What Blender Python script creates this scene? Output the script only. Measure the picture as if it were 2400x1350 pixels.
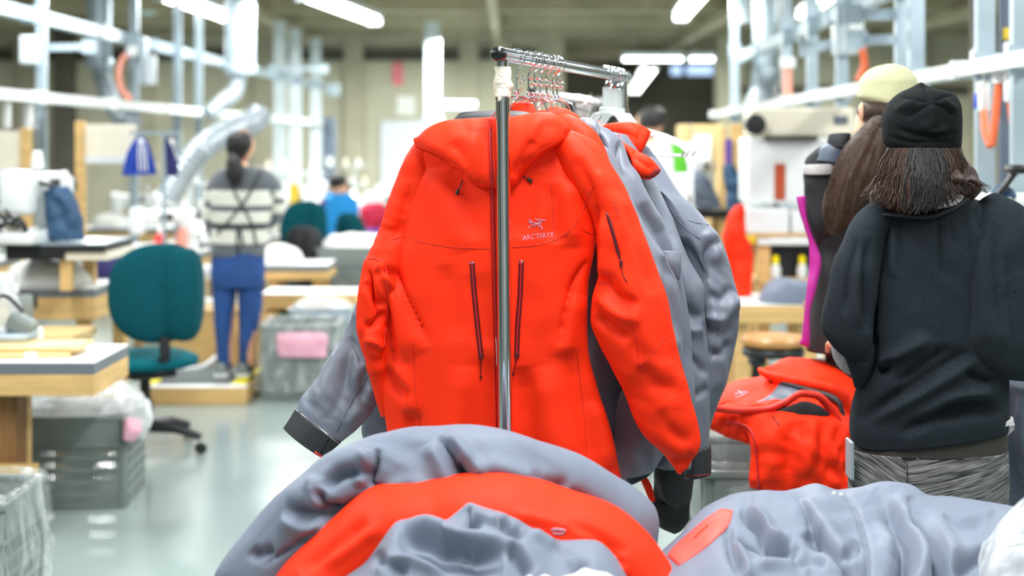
import bpy, bmesh, math, random
import numpy as np
from mathutils import Vector, Matrix
from mathutils.bvhtree import BVHTree

# ------------------------------------------------------------------ camera, world, light
for o in list(bpy.data.objects):
    bpy.data.objects.remove(o)
scene = bpy.context.scene
COL = scene.collection
FPX, HZ, HC = 50 / 36 * 2400, 337.0, 1.58        # focal length in pixels, horizon row, eye height

cam_d = bpy.data.cameras.new('camera')
cam_d.lens, cam_d.sensor_width = 50, 36
cam_d.shift_y = (HZ - 675) / 2400
cam_d.dof.use_dof = True
cam_d.dof.focus_distance = 3.36
cam_d.dof.aperture_fstop = 1.9
cam_d.clip_end = 200
cam = bpy.data.objects.new('camera', cam_d)
COL.objects.link(cam)
cam.location = (0, 0, HC)
cam.rotation_euler = (math.pi / 2, 0, 0)
scene.camera = cam

vs = scene.view_settings
vs.view_transform = 'Standard'
vs.look = 'None'
vs.gamma = 1
vs.use_curve_mapping = False
vs.exposure = -0.15

world = bpy.data.worlds.new('world')
scene.world = world
world.use_nodes = True
bg = world.node_tree.nodes['Background']
bg.inputs[0].default_value = (0.88, 0.98, 1.0, 1)
bg.inputs[1].default_value = 0.32


def area_light(name, loc, sx, sy, power, color=(0.97, 1.0, 0.985)):
    l = bpy.data.lights.new(name, 'AREA')
    l.shape, l.size, l.size_y, l.energy, l.color = 'RECTANGLE', sx, sy, power, color
    o = bpy.data.objects.new(name, l)
    COL.objects.link(o)
    o.location = loc
    return o


# rows of fluorescent battens over the work floor (they hang above the frame)
for (lx, ly, pw) in ((-2.6, 2.6, 115), (0.25, 2.75, 120), (3.0, 2.6, 90), (-2.6, 5.8, 90), (0.3, 6.0, 110), (3.2, 5.8, 105), (-2.6, -1.6, 30), (0.3, -1.6, 30), (3.0, -1.6, 30),
                     (-3.0, 9.6, 130), (0.4, 9.8, 160), (3.6, 9.8, 150), (-2.4, 14.4, 220), (1.9, 14.4, 220), (-5.5, 18.5, 500), (-0.8, 20.0, 520), (4.6, 19.5, 520), (2.4, 29, 200)):
    area_light('ceiling_light', (lx, ly, 3.05), 0.3, 2.4, pw)


# ------------------------------------------------------------------ helpers
def lin(c):
    r = []
    for v in c[:3]:
        v = v / 255.0
        r.append(v / 12.92 if v <= 0.04045 else ((v + 0.055) / 1.055) ** 2.4)
    return (r[0], r[1], r[2], 1)


def P(px, py, Y):
    return Vector(((px - 1200) * Y / FPX, Y, HC - (py - HZ) * Y / FPX))


def PX(p):
    return (1200 + p[0] * FPX / p[1], HZ + (HC - p[2]) * FPX / p[1])


MATS = {}


def mat(name, col, rough=0.6, metal=0.0, var=0.06, vscale=6.0, bump=0.0, bscale=60.0, sheen=0.0, spec=0.5, emit=None, alpha=None, trans=0.0, detail=3, coord='Object', stretch=None, coat=0.0):
    m = bpy.data.materials.new(name)
    m.use_nodes = True
    nt = m.node_tree
    b = nt.nodes['Principled BSDF']
    b.inputs['Roughness'].default_value = rough
    b.inputs['Metallic'].default_value = metal
    b.inputs['Specular IOR Level'].default_value = spec
    b.inputs['Sheen Weight'].default_value = sheen
    b.inputs['Coat Weight'].default_value = coat
    b.inputs['Transmission Weight'].default_value = trans
    tc = nt.nodes.new('ShaderNodeTexCoord')
    src = tc.outputs[coord]
    if stretch:
        mp = nt.nodes.new('ShaderNodeMapping')
        mp.inputs['Scale'].default_value = stretch
        nt.links.new(src, mp.inputs[0])
        src = mp.outputs[0]
    n = nt.nodes.new('ShaderNodeTexNoise')
    n.inputs['Scale'].default_value = vscale
    n.inputs['Detail'].default_value = detail
    nt.links.new(src, n.inputs['Vector'])
    r = nt.nodes.new('ShaderNodeValToRGB')
    c = lin(col)
    r.color_ramp.elements[0].position, r.color_ramp.elements[1].position = 0.3, 0.7
    r.color_ramp.elements[0].color = tuple(max(0, v * (1 - var)) for v in c[:3]) + (1,)
    r.color_ramp.elements[1].color = tuple(min(1, v * (1 + var)) for v in c[:3]) + (1,)
    nt.links.new(n.outputs['Fac'], r.inputs[0])
    nt.links.new(r.outputs[0], b.inputs['Base Color'])
    if bump:
        n2 = nt.nodes.new('ShaderNodeTexNoise')
        n2.inputs['Scale'].default_value = bscale
        n2.inputs['Detail'].default_value = 4
        nt.links.new(src, n2.inputs['Vector'])
        bp = nt.nodes.new('ShaderNodeBump')
        bp.inputs['Strength'].default_value = bump
        bp.inputs['Distance'].default_value = 0.02
        nt.links.new(n2.outputs['Fac'], bp.inputs['Height'])
        nt.links.new(bp.outputs[0], b.inputs['Normal'])
    if emit:
        b.inputs['Emission Color'].default_value = lin(emit[0])
        b.inputs['Emission Strength'].default_value = emit[1]
    if alpha is not None:
        b.inputs['Alpha'].default_value = alpha
    MATS[name] = m
    return m


def ripstop(name, col, cells=230.0, depth=0.25, rough=0.5):
    """woven shell fabric: fine square ripstop grid laid out on the cloth's own UVs (metres)"""
    m = mat(name, col, rough=rough, var=0.05, vscale=9, sheen=0.15)
    nt = m.node_tree
    b = nt.nodes['Principled BSDF']
    ramp = [n for n in nt.nodes if n.type == 'VALTORGB'][0]
    uv = nt.nodes.new('ShaderNodeTexCoord')
    sep = nt.nodes.new('ShaderNodeSeparateXYZ')
    nt.links.new(uv.outputs['UV'], sep.inputs[0])
    line = []
    for ax in ('X', 'Y'):
        mu = nt.nodes.new('ShaderNodeMath'); mu.operation = 'MULTIPLY'; mu.inputs[1].default_value = cells
        fr = nt.nodes.new('ShaderNodeMath'); fr.operation = 'FRACT'
        gt = nt.nodes.new('ShaderNodeMath'); gt.operation = 'LESS_THAN'; gt.inputs[1].default_value = 0.34
        nt.links.new(sep.outputs[ax], mu.inputs[0]); nt.links.new(mu.outputs[0], fr.inputs[0]); nt.links.new(fr.outputs[0], gt.inputs[0])
        line.append(gt)
    mx = nt.nodes.new('ShaderNodeMath'); mx.operation = 'MAXIMUM'
    nt.links.new(line[0].outputs[0], mx.inputs[0]); nt.links.new(line[1].outputs[0], mx.inputs[1])
    mix = nt.nodes.new('ShaderNodeMix'); mix.data_type = 'RGBA'; mix.blend_type = 'MULTIPLY'
    sc = nt.nodes.new('ShaderNodeMath'); sc.operation = 'MULTIPLY'; sc.inputs[1].default_value = depth
    nt.links.new(mx.outputs[0], sc.inputs[0]); nt.links.new(sc.outputs[0], mix.inputs['Factor'])
    nt.links.new(ramp.outputs[0], mix.inputs['A'])
    mix.inputs['B'].default_value = (0.25, 0.25, 0.27, 1)
    nt.links.new(mix.outputs['Result'], b.inputs['Base Color'])
    return m


def plastic_film(name, tint=(235, 242, 243), cloud=0.35, rough=0.12, scale=14):
    """thin crumpled polythene: partly see-through, with glints from its creases"""
    m = bpy.data.materials.new(name)
    m.use_nodes = True
    nt = m.node_tree
    out = [n for n in nt.nodes if n.type == 'OUTPUT_MATERIAL'][0]
    b = nt.nodes['Principled BSDF']
    b.inputs['Base Color'].default_value = lin(tint)
    b.inputs['Roughness'].default_value = rough
    b.inputs['Specular IOR Level'].default_value = 0.9
    tr = nt.nodes.new('ShaderNodeBsdfTransparent')
    mix = nt.nodes.new('ShaderNodeMixShader')
    tc = nt.nodes.new('ShaderNodeTexCoord')
    n = nt.nodes.new('ShaderNodeTexNoise')
    n.inputs['Scale'].default_value, n.inputs['Detail'].default_value, n.inputs['Distortion'].default_value = scale, 4, 1.2
    mpg = nt.nodes.new('ShaderNodeMapping')
    mpg.inputs['Rotation'].default_value, mpg.inputs['Scale'].default_value = (0.2, 0.3, 0), (1, 1, .35)
    nt.links.new(tc.outputs['Object'], mpg.inputs[0])
    nt.links.new(mpg.outputs[0], n.inputs['Vector'])
    mr = nt.nodes.new('ShaderNodeMapRange')
    mr.inputs[1].default_value, mr.inputs[2].default_value = 0.42, 0.72
    mr.inputs[3].default_value, mr.inputs[4].default_value = cloud * 0.35, min(1, cloud * 2.2)
    nt.links.new(n.outputs['Fac'], mr.inputs[0])
    bp = nt.nodes.new('ShaderNodeBump')
    bp.inputs['Strength'].default_value, bp.inputs['Distance'].default_value = 0.35, 0.012
    nt.links.new(n.outputs['Fac'], bp.inputs['Height'])
    nt.links.new(bp.outputs[0], b.inputs['Normal'])
    nt.links.new(mr.outputs[0], mix.inputs[0])
    nt.links.new(tr.outputs[0], mix.inputs[1])
    nt.links.new(b.outputs[0], mix.inputs[2])
    nt.links.new(mix.outputs[0], out.inputs[0])
    MATS[name] = m
    return m


def M_(m):
    return MATS[m] if isinstance(m, str) else m


def add_obj(name, me, m=None, parent=None, smooth=True):
    o = bpy.data.objects.new(name, me)
    COL.objects.link(o)
    if m is not None:
        me.materials.append(M_(m))
    if parent is not None:
        o.parent = parent
        o.matrix_parent_inverse = PINV.get(parent.name, Matrix())
    if smooth and len(me.polygons):
        me.polygons.foreach_set('use_smooth', [True] * len(me.polygons))
    return o


PINV = {}


def tag(o, label=None, cat=None, group=None, kind=None):
    if label: o['label'] = label
    if cat: o['category'] = cat
    if group: o['group'] = group
    if kind: o['kind'] = kind
    return o


def thing(name, label, cat, loc=(0, 0, 0), group=None, rz=0.0, local=False):
    """an Empty at the base of a thing.  local=False: children are modelled in world coordinates."""
    o = bpy.data.objects.new(name, None)
    o.empty_display_size = 0.05
    COL.objects.link(o)
    o.location = loc
    o.rotation_euler = (0, 0, rz)
    if not local:
        PINV[o.name] = (Matrix.Translation(Vector(loc)) @ Matrix.Rotation(rz, 4, 'Z')).inverted()
    return tag(o, label, cat, group)


def copy_tree(o, loc=None, rz=None, label=None, group=None, parent=None):
    c = o.copy()
    COL.objects.link(c)
    if parent is not None: c.parent = parent
    if loc is not None: c.location = loc
    if rz is not None: c.rotation_euler = (0, 0, rz)
    if label: c['label'] = label
    if group: c['group'] = group
    for ch in [x for x in bpy.data.objects if x.parent == o]:
        copy_tree(ch, parent=c)
    return c


class MB:
    """collects boxes, bars, tubes and lathes into one mesh"""
    def __init__(s):
        s.v, s.f = [], []

    def add(s, vs_, fs):
        k = len(s.v)
        s.v += [tuple(v) for v in vs_]
        s.f += [tuple(i + k for i in f) for f in fs]
        return s

    def box(s, x0, x1, y0, y1, z0, z1, bev=0.0, M=None):
        b = min(bev, (x1 - x0) / 2.01, (y1 - y0) / 2.01, (z1 - z0) / 2.01)
        if b <= 0:
            vs_ = [(x, y, z) for z in (z0, z1) for y in (y0, y1) for x in (x0, x1)]
            fs = [(0, 2, 3, 1), (4, 5, 7, 6), (0, 1, 5, 4), (2, 6, 7, 3), (0, 4, 6, 2), (1, 3, 7, 5)]
        else:
            bm = bmesh.new()
            bmesh.ops.create_cube(bm, size=1.0)
            for v in bm.verts:
                v.co = Vector(((x0 + x1) / 2 + v.co.x * (x1 - x0), (y0 + y1) / 2 + v.co.y * (y1 - y0), (z0 + z1) / 2 + v.co.z * (z1 - z0)))
            bmesh.ops.bevel(bm, geom=list(bm.edges), offset=b, segments=2, profile=0.5, affect='EDGES')
            bm.verts.index_update()
            vs_ = [tuple(v.co) for v in bm.verts]
            fs = [tuple(v.index for v in f.verts) for f in bm.faces]
            bm.free()
        if M is not None:
            vs_ = [tuple(M @ Vector(v)) for v in vs_]
        return s.add(vs_, fs)

    def bar(s, a, b, w, h=None, up=(0, 0, 1)):
        """square bar from a to b"""
        a, b = Vector(a), Vector(b)
        h = w if h is None else h
        t = (b - a).normalized()
        u = Vector(up)
        if abs(t.dot(u)) > 0.95: u = Vector((0, 1, 0))
        r = t.cross(u).normalized()
        u = r.cross(t)
        vs_ = [p + r * (sx * w / 2) + u * (sz * h / 2) for p in (a, b) for (sx, sz) in ((-1, -1), (1, -1), (1, 1), (-1, 1))]
        return s.add(vs_, [(0, 1, 2, 3), (7, 6, 5, 4), (0, 4, 5, 1), (1, 5, 6, 2), (2, 6, 7, 3), (3, 7, 4, 0)])

    def tube(s, pts, r, n=10, cap=True, closed=False):
        pts = [Vector(p) for p in pts]
        rr = r if isinstance(r, (list, tuple)) else [r] * len(pts)
        k = len(pts)
        vs_, fs = [], []
        pr = None
        for i, p in enumerate(pts):
            if closed:
                t = (pts[(i + 1) % k] - pts[i - 1]).normalized()
            else:
                t = (pts[min(i + 1, k - 1)] - pts[max(i - 1, 0)]).normalized()
            if pr is None:
                u = Vector((0, 0, 1)) if abs(t.z) < 0.9 else Vector((1, 0, 0))
                pr = (u - t * u.dot(t)).normalized()
            else:
                pr = (pr - t * pr.dot(t)).normalized()
            q = t.cross(pr)
            for j in range(n):
                a = 2 * math.pi * j / n
                vs_.append(p + (pr * math.cos(a) + q * math.sin(a)) * rr[i])
        m = k if closed else k - 1
        for i in range(m):
            i2 = (i + 1) % k
            for j in range(n):
                j2 = (j + 1) % n
                fs.append((i * n + j, i * n + j2, i2 * n + j2, i2 * n + j))
        if cap and not closed:
            fs.append(tuple(range(n - 1, -1, -1)))
            fs.append(tuple((k - 1) * n + j for j in range(n)))
        return s.add(vs_, fs)

    def lathe(s, prof, n=24, M=None):
        """prof: list of (radius, z)"""
        vs_, fs = [], []
        for (r, z) in prof:
            for j in range(n):
                a = 2 * math.pi * j / n
                vs_.append(Vector((r * math.cos(a), r * math.sin(a), z)))
        for i in range(len(prof) - 1):
            for j in range(n):
                j2 = (j + 1) % n
                fs.append((i * n + j, i * n + j2, (i + 1) * n + j2, (i + 1) * n + j))
        fs.append(tuple(range(n - 1, -1, -1)))
        fs.append(tuple((len(prof) - 1) * n + j for j in range(n)))
        if M is not None: vs_ = [M @ v for v in vs_]
        return s.add(vs_, fs)

    def build(s, name, m, parent=None, smooth=False):
        me = bpy.data.meshes.new(name)
        me.from_pydata(s.v, [], s.f)
        me.update()
        o = add_obj(name, me, m, parent, smooth)
        if smooth: sharp(me, 40)
        return o


def sharp(me, deg):
    bm = bmesh.new()
    bm.from_mesh(me)
    for e in bm.edges:
        e.smooth = not (len(e.link_faces) == 2 and e.calc_face_angle(0) > math.radians(deg))
    bm.to_mesh(me)
    bm.free()


def RX(a): return Matrix.Rotation(a, 4, 'X')
def RY(a): return Matrix.Rotation(a, 4, 'Y')
def RZ(a): return Matrix.Rotation(a, 4, 'Z')
def T(x, y, z): return Matrix.Translation((x, y, z))


# ---- smooth interpolation and cloth surfaces
def pchip(x, y, xi):
    x, y = np.asarray(x, float), np.asarray(y, float)
    h = np.diff(x)
    d = np.diff(y, axis=0) / h[:, None]
    m = np.zeros_like(y)
    for k in range(1, len(x) - 1):
        a, b = d[k - 1], d[k]
        w1, w2 = 2 * h[k] + h[k - 1], h[k] + 2 * h[k - 1]
        ok = a * b > 0
        m[k] = np.where(ok, (w1 + w2) / (w1 / np.where(ok, a, 1) + w2 / np.where(ok, b, 1)), 0)
    m[0], m[-1] = d[0], d[-1]
    i = np.clip(np.searchsorted(x, xi) - 1, 0, len(x) - 2)
    t = ((xi - x[i]) / h[i])[:, None]
    hh = h[i][:, None]
    return y[i] * (2 * t**3 - 3 * t**2 + 1) + m[i] * hh * (t**3 - 2 * t**2 + t) + y[i + 1] * (-2 * t**3 + 3 * t**2) + m[i + 1] * hh * (t**3 - t**2)


def resample(pts, n):
    pts = np.asarray(pts, float)
    s = np.concatenate([[0], np.cumsum(np.linalg.norm(np.diff(pts[:, :2], axis=0), axis=1) + 1e-6)])
    return pchip(s, pts, np.linspace(0, s[-1], n))


def unproj(px, py, Y):
    return np.stack([(px - 1200) * Y / FPX, Y, HC - (py - HZ) * Y / FPX], -1)


def proj(V):
    return np.stack([1200 + V[..., 0] * FPX / V[..., 1], HZ + (HC - V[..., 2]) * FPX / V[..., 1]], -1)


def grid_normals(V, cu):
    if cu:
        du = np.roll(V, -1, 1) - np.roll(V, 1, 1)
    else:
        du = np.gradient(V, axis=1)
    dv = np.gradient(V, axis=0)
    n = np.cross(du, dv)
    return n / (np.linalg.norm(n, axis=-1, keepdims=True) + 1e-12)


def crease_disp(Q, creases):
    """Q: pixel coords (...,2); crease = (kind, amp, width, [(px,py),...]).
    v/r: valley / ridge profile, s: signed step (ridge on one side, valley on the other)"""
    out = np.zeros(Q.shape[:-1])
    for kind, amp, w, pts in creases:
        pts = np.asarray(pts, float)
        if len(pts) > 2: pts = resample(pts, 4 * len(pts))
        L = np.concatenate([[0], np.cumsum(np.linalg.norm(np.diff(pts, axis=0), axis=1))])
        best = np.full(out.shape, 1e9); bs = np.zeros(out.shape); bt = np.zeros(out.shape)
        for i in range(len(pts) - 1):
            a, b = pts[i], pts[i + 1]
            ab = b - a
            l2 = ab @ ab + 1e-9
            t = np.clip(((Q - a) @ ab) / l2, 0, 1)
            dlt = Q - (a + t[..., None] * ab)
            d = np.linalg.norm(dlt, axis=-1)
            sg = np.sign(ab[0] * dlt[..., 1] - ab[1] * dlt[..., 0])
            k = d < best
            best = np.where(k, d, best); bs = np.where(k, sg, bs); bt = np.where(k, (L[i] + t * math.sqrt(l2)) / L[-1], bt)
        tap = np.clip(np.minimum(bt, 1 - bt) * 5, 0.0, 1.0) ** 0.7
        x = best / w
        if kind == 'v': g = -np.exp(-x * x)
        elif kind == 'r': g = np.exp(-x * x)
        elif kind == 'V': g = -np.exp(-x * 1.6)               # sharp pinch
        else: g = bs * 1.65 * x * np.exp(-x * x * 0.8)
        out += amp * g * tap
    return out


def wrinkle(V, amp, freq, seed, aniso=(1, 1, 1), ridged=0.5):
    """soft, slightly ridged cloth relief, a function of the cloth's own place in metres"""
    rng = np.random.RandomState(seed)
    A = np.asarray(aniso, float)
    X = V * A
    w = np.zeros(V.shape)
    for k in range(3):
        d = rng.normal(size=3); d /= np.linalg.norm(d)
        ph = rng.rand() * 6.28
        w[..., k] = np.sin((X @ d) * freq * 0.55 * 6.28 + ph)
    X = X + w * (0.22 / freq)
    out = np.zeros(V.shape[:-1])
    tot = 0
    for k in range(9):
        d = rng.normal(size=3); d /= np.linalg.norm(d)
        f = freq * (0.6 + 1.6 * rng.rand())
        a = 1 / (0.6 + f / freq)
        s = np.sin((X @ d) * f * 6.28 + rng.rand() * 6.28)
        tri = np.arcsin(np.clip(s, -1, 1)) * (2 / math.pi)          # flat facets meeting in creases
        out += a * ((1 - ridged) * s + ridged * np.where(k % 3 == 0, (1 - 2 * np.abs(tri)) * (1 if k % 2 else -1), tri))
        tot += a
    return amp * out / tot * 2.2


def grid_mesh(name, V, m, parent=None, cu=True, caps=True, uv=None, flip=False):
    nl, nr = V.shape[:2]
    verts = V.reshape(-1, 3)
    i, j = np.meshgrid(np.arange(nl - 1), np.arange(nr if cu else nr - 1), indexing='ij')
    j2 = (j + 1) % nr
    F_ = np.stack([i * nr + j, i * nr + j2, (i + 1) * nr + j2, (i + 1) * nr + j], -1).reshape(-1, 4)
    if flip: F_ = F_[:, ::-1]
    faces = F_.tolist()
    verts = verts.tolist()
    if caps and cu:
        for row in (0, nl - 1):
            c = len(verts)
            verts.append(V[row].mean(0).tolist())
            for q in range(nr):
                a, b = row * nr + q, row * nr + (q + 1) % nr
                faces.append([b, a, c] if (row == 0) != flip else [a, b, c])
    me = bpy.data.meshes.new(name)
    me.from_pydata(verts, [], faces)
    # UVs in metres along the cloth
    su = np.zeros((nl, nr + 1)); sv = np.zeros((nl, nr + 1))
    W = np.concatenate([V, V[:, :1]], 1)
    su[:, 1:] = np.cumsum(np.linalg.norm(np.diff(W, axis=1), axis=-1), 1).mean(0)[None]
    sv[1:, :] = np.cumsum(np.linalg.norm(np.diff(W, axis=0), axis=-1), 0).mean(1)[:, None]
    uvl = me.uv_layers.new(name='UVMap')
    jj2 = j + 1
    uvq = np.stack([np.stack([su[i, j], sv[i, j]], -1), np.stack([su[i, jj2], sv[i, jj2]], -1), np.stack([su[i + 1, jj2], sv[i + 1, jj2]], -1), np.stack([su[i + 1, j], sv[i + 1, j]], -1)], 2)
    uvq = uvq.reshape(-1, 4, 2)
    if flip: uvq = uvq[:, ::-1]
    flat = np.zeros(len(me.loops) * 2)
    q = uvq.reshape(-1)
    flat[:len(q)] = q
    uvl.data.foreach_set('uv', flat)
    me.update()
    return add_obj(name, me, m, parent, True)


def tubev(st, nr=48, nl=80, creases=(), wr=None, p=2.0, round_end=(0, 0), both=False):
    """cloth tube through stations (ax, ay, bx, by, Ya, Yb, front thickness, back thickness);
    a and b are the two edges as seen from the front, Y their distances"""
    S = resample(np.asarray(st, float), nl)
    A = unproj(S[:, 0], S[:, 1], S[:, 4]); B = unproj(S[:, 2], S[:, 3], S[:, 5])
    mid, half = (A + B) / 2, (B - A) / 2
    ax = np.gradient(mid, axis=0)
    N = np.cross(half, ax)
    N /= np.linalg.norm(N, axis=1, keepdims=True) + 1e-9
    N = np.where(N[:, 1:2] > 0, -N, N)
    th = np.linspace(0, 2 * math.pi, nr, endpoint=False)
    c, s = np.cos(th), np.sin(th)
    ce, se = np.sign(c) * np.abs(c) ** (2 / p), np.sign(s) * np.abs(s) ** (2 / p)
    t = np.linspace(0, 1, nl)
    sc = np.ones(nl)
    if round_end[0]: sc *= np.sqrt(np.clip(1 - np.clip(1 - t / round_end[0], 0, 1) ** 2, 0.0025, 1))
    if round_end[1]: sc *= np.sqrt(np.clip(1 - np.clip(1 - (1 - t) / round_end[1], 0, 1) ** 2, 0.0025, 1))
    th_ = np.where(s[None] > 0, S[:, 6:7], S[:, 7:8]) * sc[:, None]
    V = mid[:, None] + half[:, None] * ce[None, :, None] * (sc[:, None, None] if max(round_end) else 1) + N[:, None] * (se[None] * th_)[..., None]
    n = grid_normals(V, True)
    flip = np.mean(np.sum(n * (V - mid[:, None]), -1)) < 0
    if flip: n = -n
    d = np.zeros(V.shape[:2])
    if len(creases):
        fr = np.clip(-n[..., 1] * 1.5 + 0.15, 0, 1)
        d += crease_disp(proj(V), creases) * (1 if both else fr)
    if wr: d += wrinkle(V, *wr) * (.2 + .8 * np.abs(n[..., 1]) ** .7)      # relief lies in the cloth's face, its edges stay taut
    if len(creases) or wr:
        V = V + n * d[..., None]
    return V, flip


def cloth_tube(name, st, m, parent=None, caps=True, **kw):
    V, flip = tubev(st, **kw)
    return grid_mesh(name, V, m, parent, True, caps, flip=not flip)


def sheet(name, top, bot, Yt, Yb, m, parent=None, nu=120, nv=60, bulge=0.0, creases=(), wr=None, thick=0.004, back=None, prof=None):
    """cloth surface between a top edge and a bottom edge (pixel polylines) with distances Yt, Yb"""
    def with_y(pts, Y):
        pts = np.asarray(pts, float)
        if pts.shape[1] == 2:
            pts = np.concatenate([pts, np.full((len(pts), 1), Y)], 1)
        return resample(pts, nu)
    a, b = with_y(top, Yt), with_y(bot, Yb)
    t = np.linspace(0, 1, nv)[:, None, None]
    A = unproj(a[:, 0], a[:, 1], a[:, 2])[None]; B = unproj(b[:, 0], b[:, 1], b[:, 2])[None]
    V = A * (1 - t) + B * t
    if bulge:
        V = V + np.array([0, -1, 0.25]) * (np.sin(t * math.pi) ** 0.8 * bulge)
    rows = [V]
    if back is not None:
        # run the cloth on over its crest and down behind: back = (rows, drop, depth)
        k, drop, dep = back
        q = np.linspace(1, 0, k, endpoint=False)[:, None, None]
        rows = [A + np.array([0, 1, 0]) * (dep * np.sin(q * math.pi / 2)) - np.array([0, 0, 1]) * (drop * (1 - np.cos(q * math.pi / 2))), V]
    V = np.concatenate(rows, 0)
    n = grid_normals(V, False)
    if n[..., 1].mean() > 0: n = -n
    d = np.zeros(V.shape[:2])
    if len(creases): d += crease_disp(proj(V), creases) * np.clip(-n[..., 1] * 2 + 0.3, 0, 1)
    if wr: d += wrinkle(V, *wr)
    V = V + n * d[..., None]
    # give it thickness: a closed shell
    W = np.concatenate([V, (V - n * thick)[:, ::-1]], 1)
    nn = grid_normals(W, True)
    fl = np.sum(nn[:, :V.shape[1]] * n) < 0
    return grid_mesh(name, W, m, parent, True, False, flip=not fl)


def bvh(objs):
    vs_, fs = [], []
    for o in objs:
        k = len(vs_)
        mw = Matrix()                 # meshes are modelled in world coordinates
        vs_ += [mw @ v.co for v in o.data.vertices]
        fs += [tuple(i + k for i in p.vertices) for p in o.data.polygons]
    return BVHTree.FromPolygons(vs_, fs)


def hit(tree, px, py, off=0.0, fallback=3.36):
    o = Vector((0, 0, HC))
    d = (P(px, py, 1.0) - o).normalized()
    h = tree.ray_cast(o, d)
    if h[0] is None:
        return P(px, py, fallback), Vector((0, -1, 0))
    n = h[1] if h[1].dot(d) < 0 else -h[1]
    return h[0] + n * off, n


def ribbon(name, tree, pts, w, m, parent, h=0.0025, off=0.001, n=None, round_=True, taper=False):
    """a raised strip (seam tape, zip, stitching, cord) that follows the cloth under the given line; w in pixels"""
    pts = np.asarray(pts, float)
    q = resample(pts, n or max(6, int(np.linalg.norm(np.diff(pts, axis=0), axis=1).sum() / 9)))
    C, N, ok = [], [], []
    for a in q:
        c, nn = hit(tree, a[0], a[1], off, -1.0)
        C.append(c); N.append(nn); ok.append(c.y > 0)
    C = np.array([tuple(c) for c in C]); N = np.array([tuple(v) for v in N])
    ok = np.array(ok)
    if ok.any():
        ok &= np.abs(C[:, 1] - np.median(C[ok, 1])) < .3
        i_ = np.arange(len(C))
        C = np.stack([np.interp(i_, i_[ok], C[ok, k]) for k in range(3)], 1)[i_[ok][0]:i_[ok][-1] + 1]
        N = np.stack([np.interp(i_, i_[ok], N[ok, k]) for k in range(3)], 1)[i_[ok][0]:i_[ok][-1] + 1]
    if len(C) < 3:
        C = np.concatenate([C, C[-1:] + [[0, 0, -.002]], C[-1:] + [[0, 0, -.004]]]); N = np.concatenate([N, N[-1:], N[-1:]])
    if len(C) > 4:
        for _ in range(2):
            N[1:-1] = (N[:-2] + N[1:-1] + N[2:]) / 3
            C[1:-1] = (C[:-2] + 2 * C[1:-1] + C[2:]) / 4
    N /= np.linalg.norm(N, axis=1, keepdims=True)
    t = np.gradient(C, axis=0); t /= np.linalg.norm(t, axis=1, keepdims=True) + 1e-9
    R = np.cross(t, N); R /= np.linalg.norm(R, axis=1, keepdims=True) + 1e-9
    hw = w / 2 * C[:, 1:2] / FPX
    if taper: hw = hw * np.clip(np.minimum(np.linspace(0, 1, len(C)), np.linspace(1, 0, len(C))) * 6 + 0.15, 0, 1)[:, None]
    th = np.linspace(0, 2 * math.pi, 10, endpoint=False)
    V = C[:, None] + R[:, None] * (np.cos(th)[None, :, None] * hw[:, None]) + N[:, None] * (np.sin(th)[None, :, None] * h)
    return grid_mesh(name, V, m, parent, True, True)


def blob(name, prof_fn, m, parent, nu=40, nv=28):
    """closed lumpy surface: prof_fn(theta 0..2pi, phi 0..pi) -> xyz"""
    th = np.linspace(0, 2 * math.pi, nu, endpoint=False)[None]
    ph = np.linspace(0.02, math.pi - 0.02, nv)[:, None]
    V = prof_fn(th + 0 * ph, ph + 0 * th)
    return grid_mesh(name, V, m, parent, True, True, flip=False)


def path(pts, n=40):
    pts = np.asarray(pts, float)
    s = np.concatenate([[0], np.cumsum(np.linalg.norm(np.diff(pts, axis=0), axis=1) + 1e-6)])
    return [Vector(v) for v in pchip(s, pts, np.linspace(0, s[-1], n))]
# ------------------------------------------------------------------ materials
RED = (255, 50, 12)
mat('red_shell', RED, rough=0.62, var=0.03, vscale=5, bump=0.05, bscale=900, spec=0.2)
mat('red_seam', (214, 40, 18), rough=0.6, var=0.05)
mat('red_edge', (232, 46, 26), rough=0.55, var=0.05)
mat('zip_red', (200, 22, 18), rough=0.45, var=0.25, vscale=300)
mat('zip_maroon', (92, 12, 26), rough=0.32, var=0.3, vscale=260, coat=0.3)
mat('red_lining', (120, 22, 28), rough=0.7)
mat('coral_panel', (255, 84, 72), rough=0.55, var=0.03)
ripstop('grey_shell', (112, 119, 134))
mat('grey_cloth', (112, 121, 138), spec=.3, rough=0.58, var=0.05, vscale=7, bump=0.04, bscale=500, sheen=0.1)
mat('grey_panel', (88, 98, 114), rough=0.5, var=0.06)
mat('black_panel', (44, 46, 50), rough=0.55, var=0.1)
mat('black_cloth', (30, 31, 35), rough=0.75, var=0.15, vscale=20)
mat('embroidery', (205, 150, 175), rough=0.5, var=0.15, vscale=900, bump=0.4, bscale=1200)
mat('tone_print', (212, 38, 24), rough=0.5)
mat('chrome', (236, 238, 240), rough=0.07, metal=1.0, var=0.02, vscale=2)
mat('chrome_soft', (214, 218, 220), rough=0.22, metal=1.0, var=0.05)
mat('rubber', (18, 22, 24), rough=0.3, var=0.1)
mat('black_plastic', (28, 29, 32), rough=0.38, var=0.1)
mat('masking_tape', (238, 232, 214), rough=0.75, var=0.05, vscale=30, bump=0.5, bscale=70)
mat('clear_plastic', (240, 246, 246), rough=0.06, var=0.02, trans=0.5, alpha=0.8)
mat('hanger_clear', (236, 242, 242), rough=0.08, var=0.02, alpha=0.85)
mat('white_plastic', (226, 230, 230), rough=0.4, var=0.03)
mat('white_metal', (205, 216, 222), rough=0.35, var=0.04, vscale=3)
mat('galvanised', (172, 188, 198), rough=0.32, metal=0.35, var=0.08, vscale=5)
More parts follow.
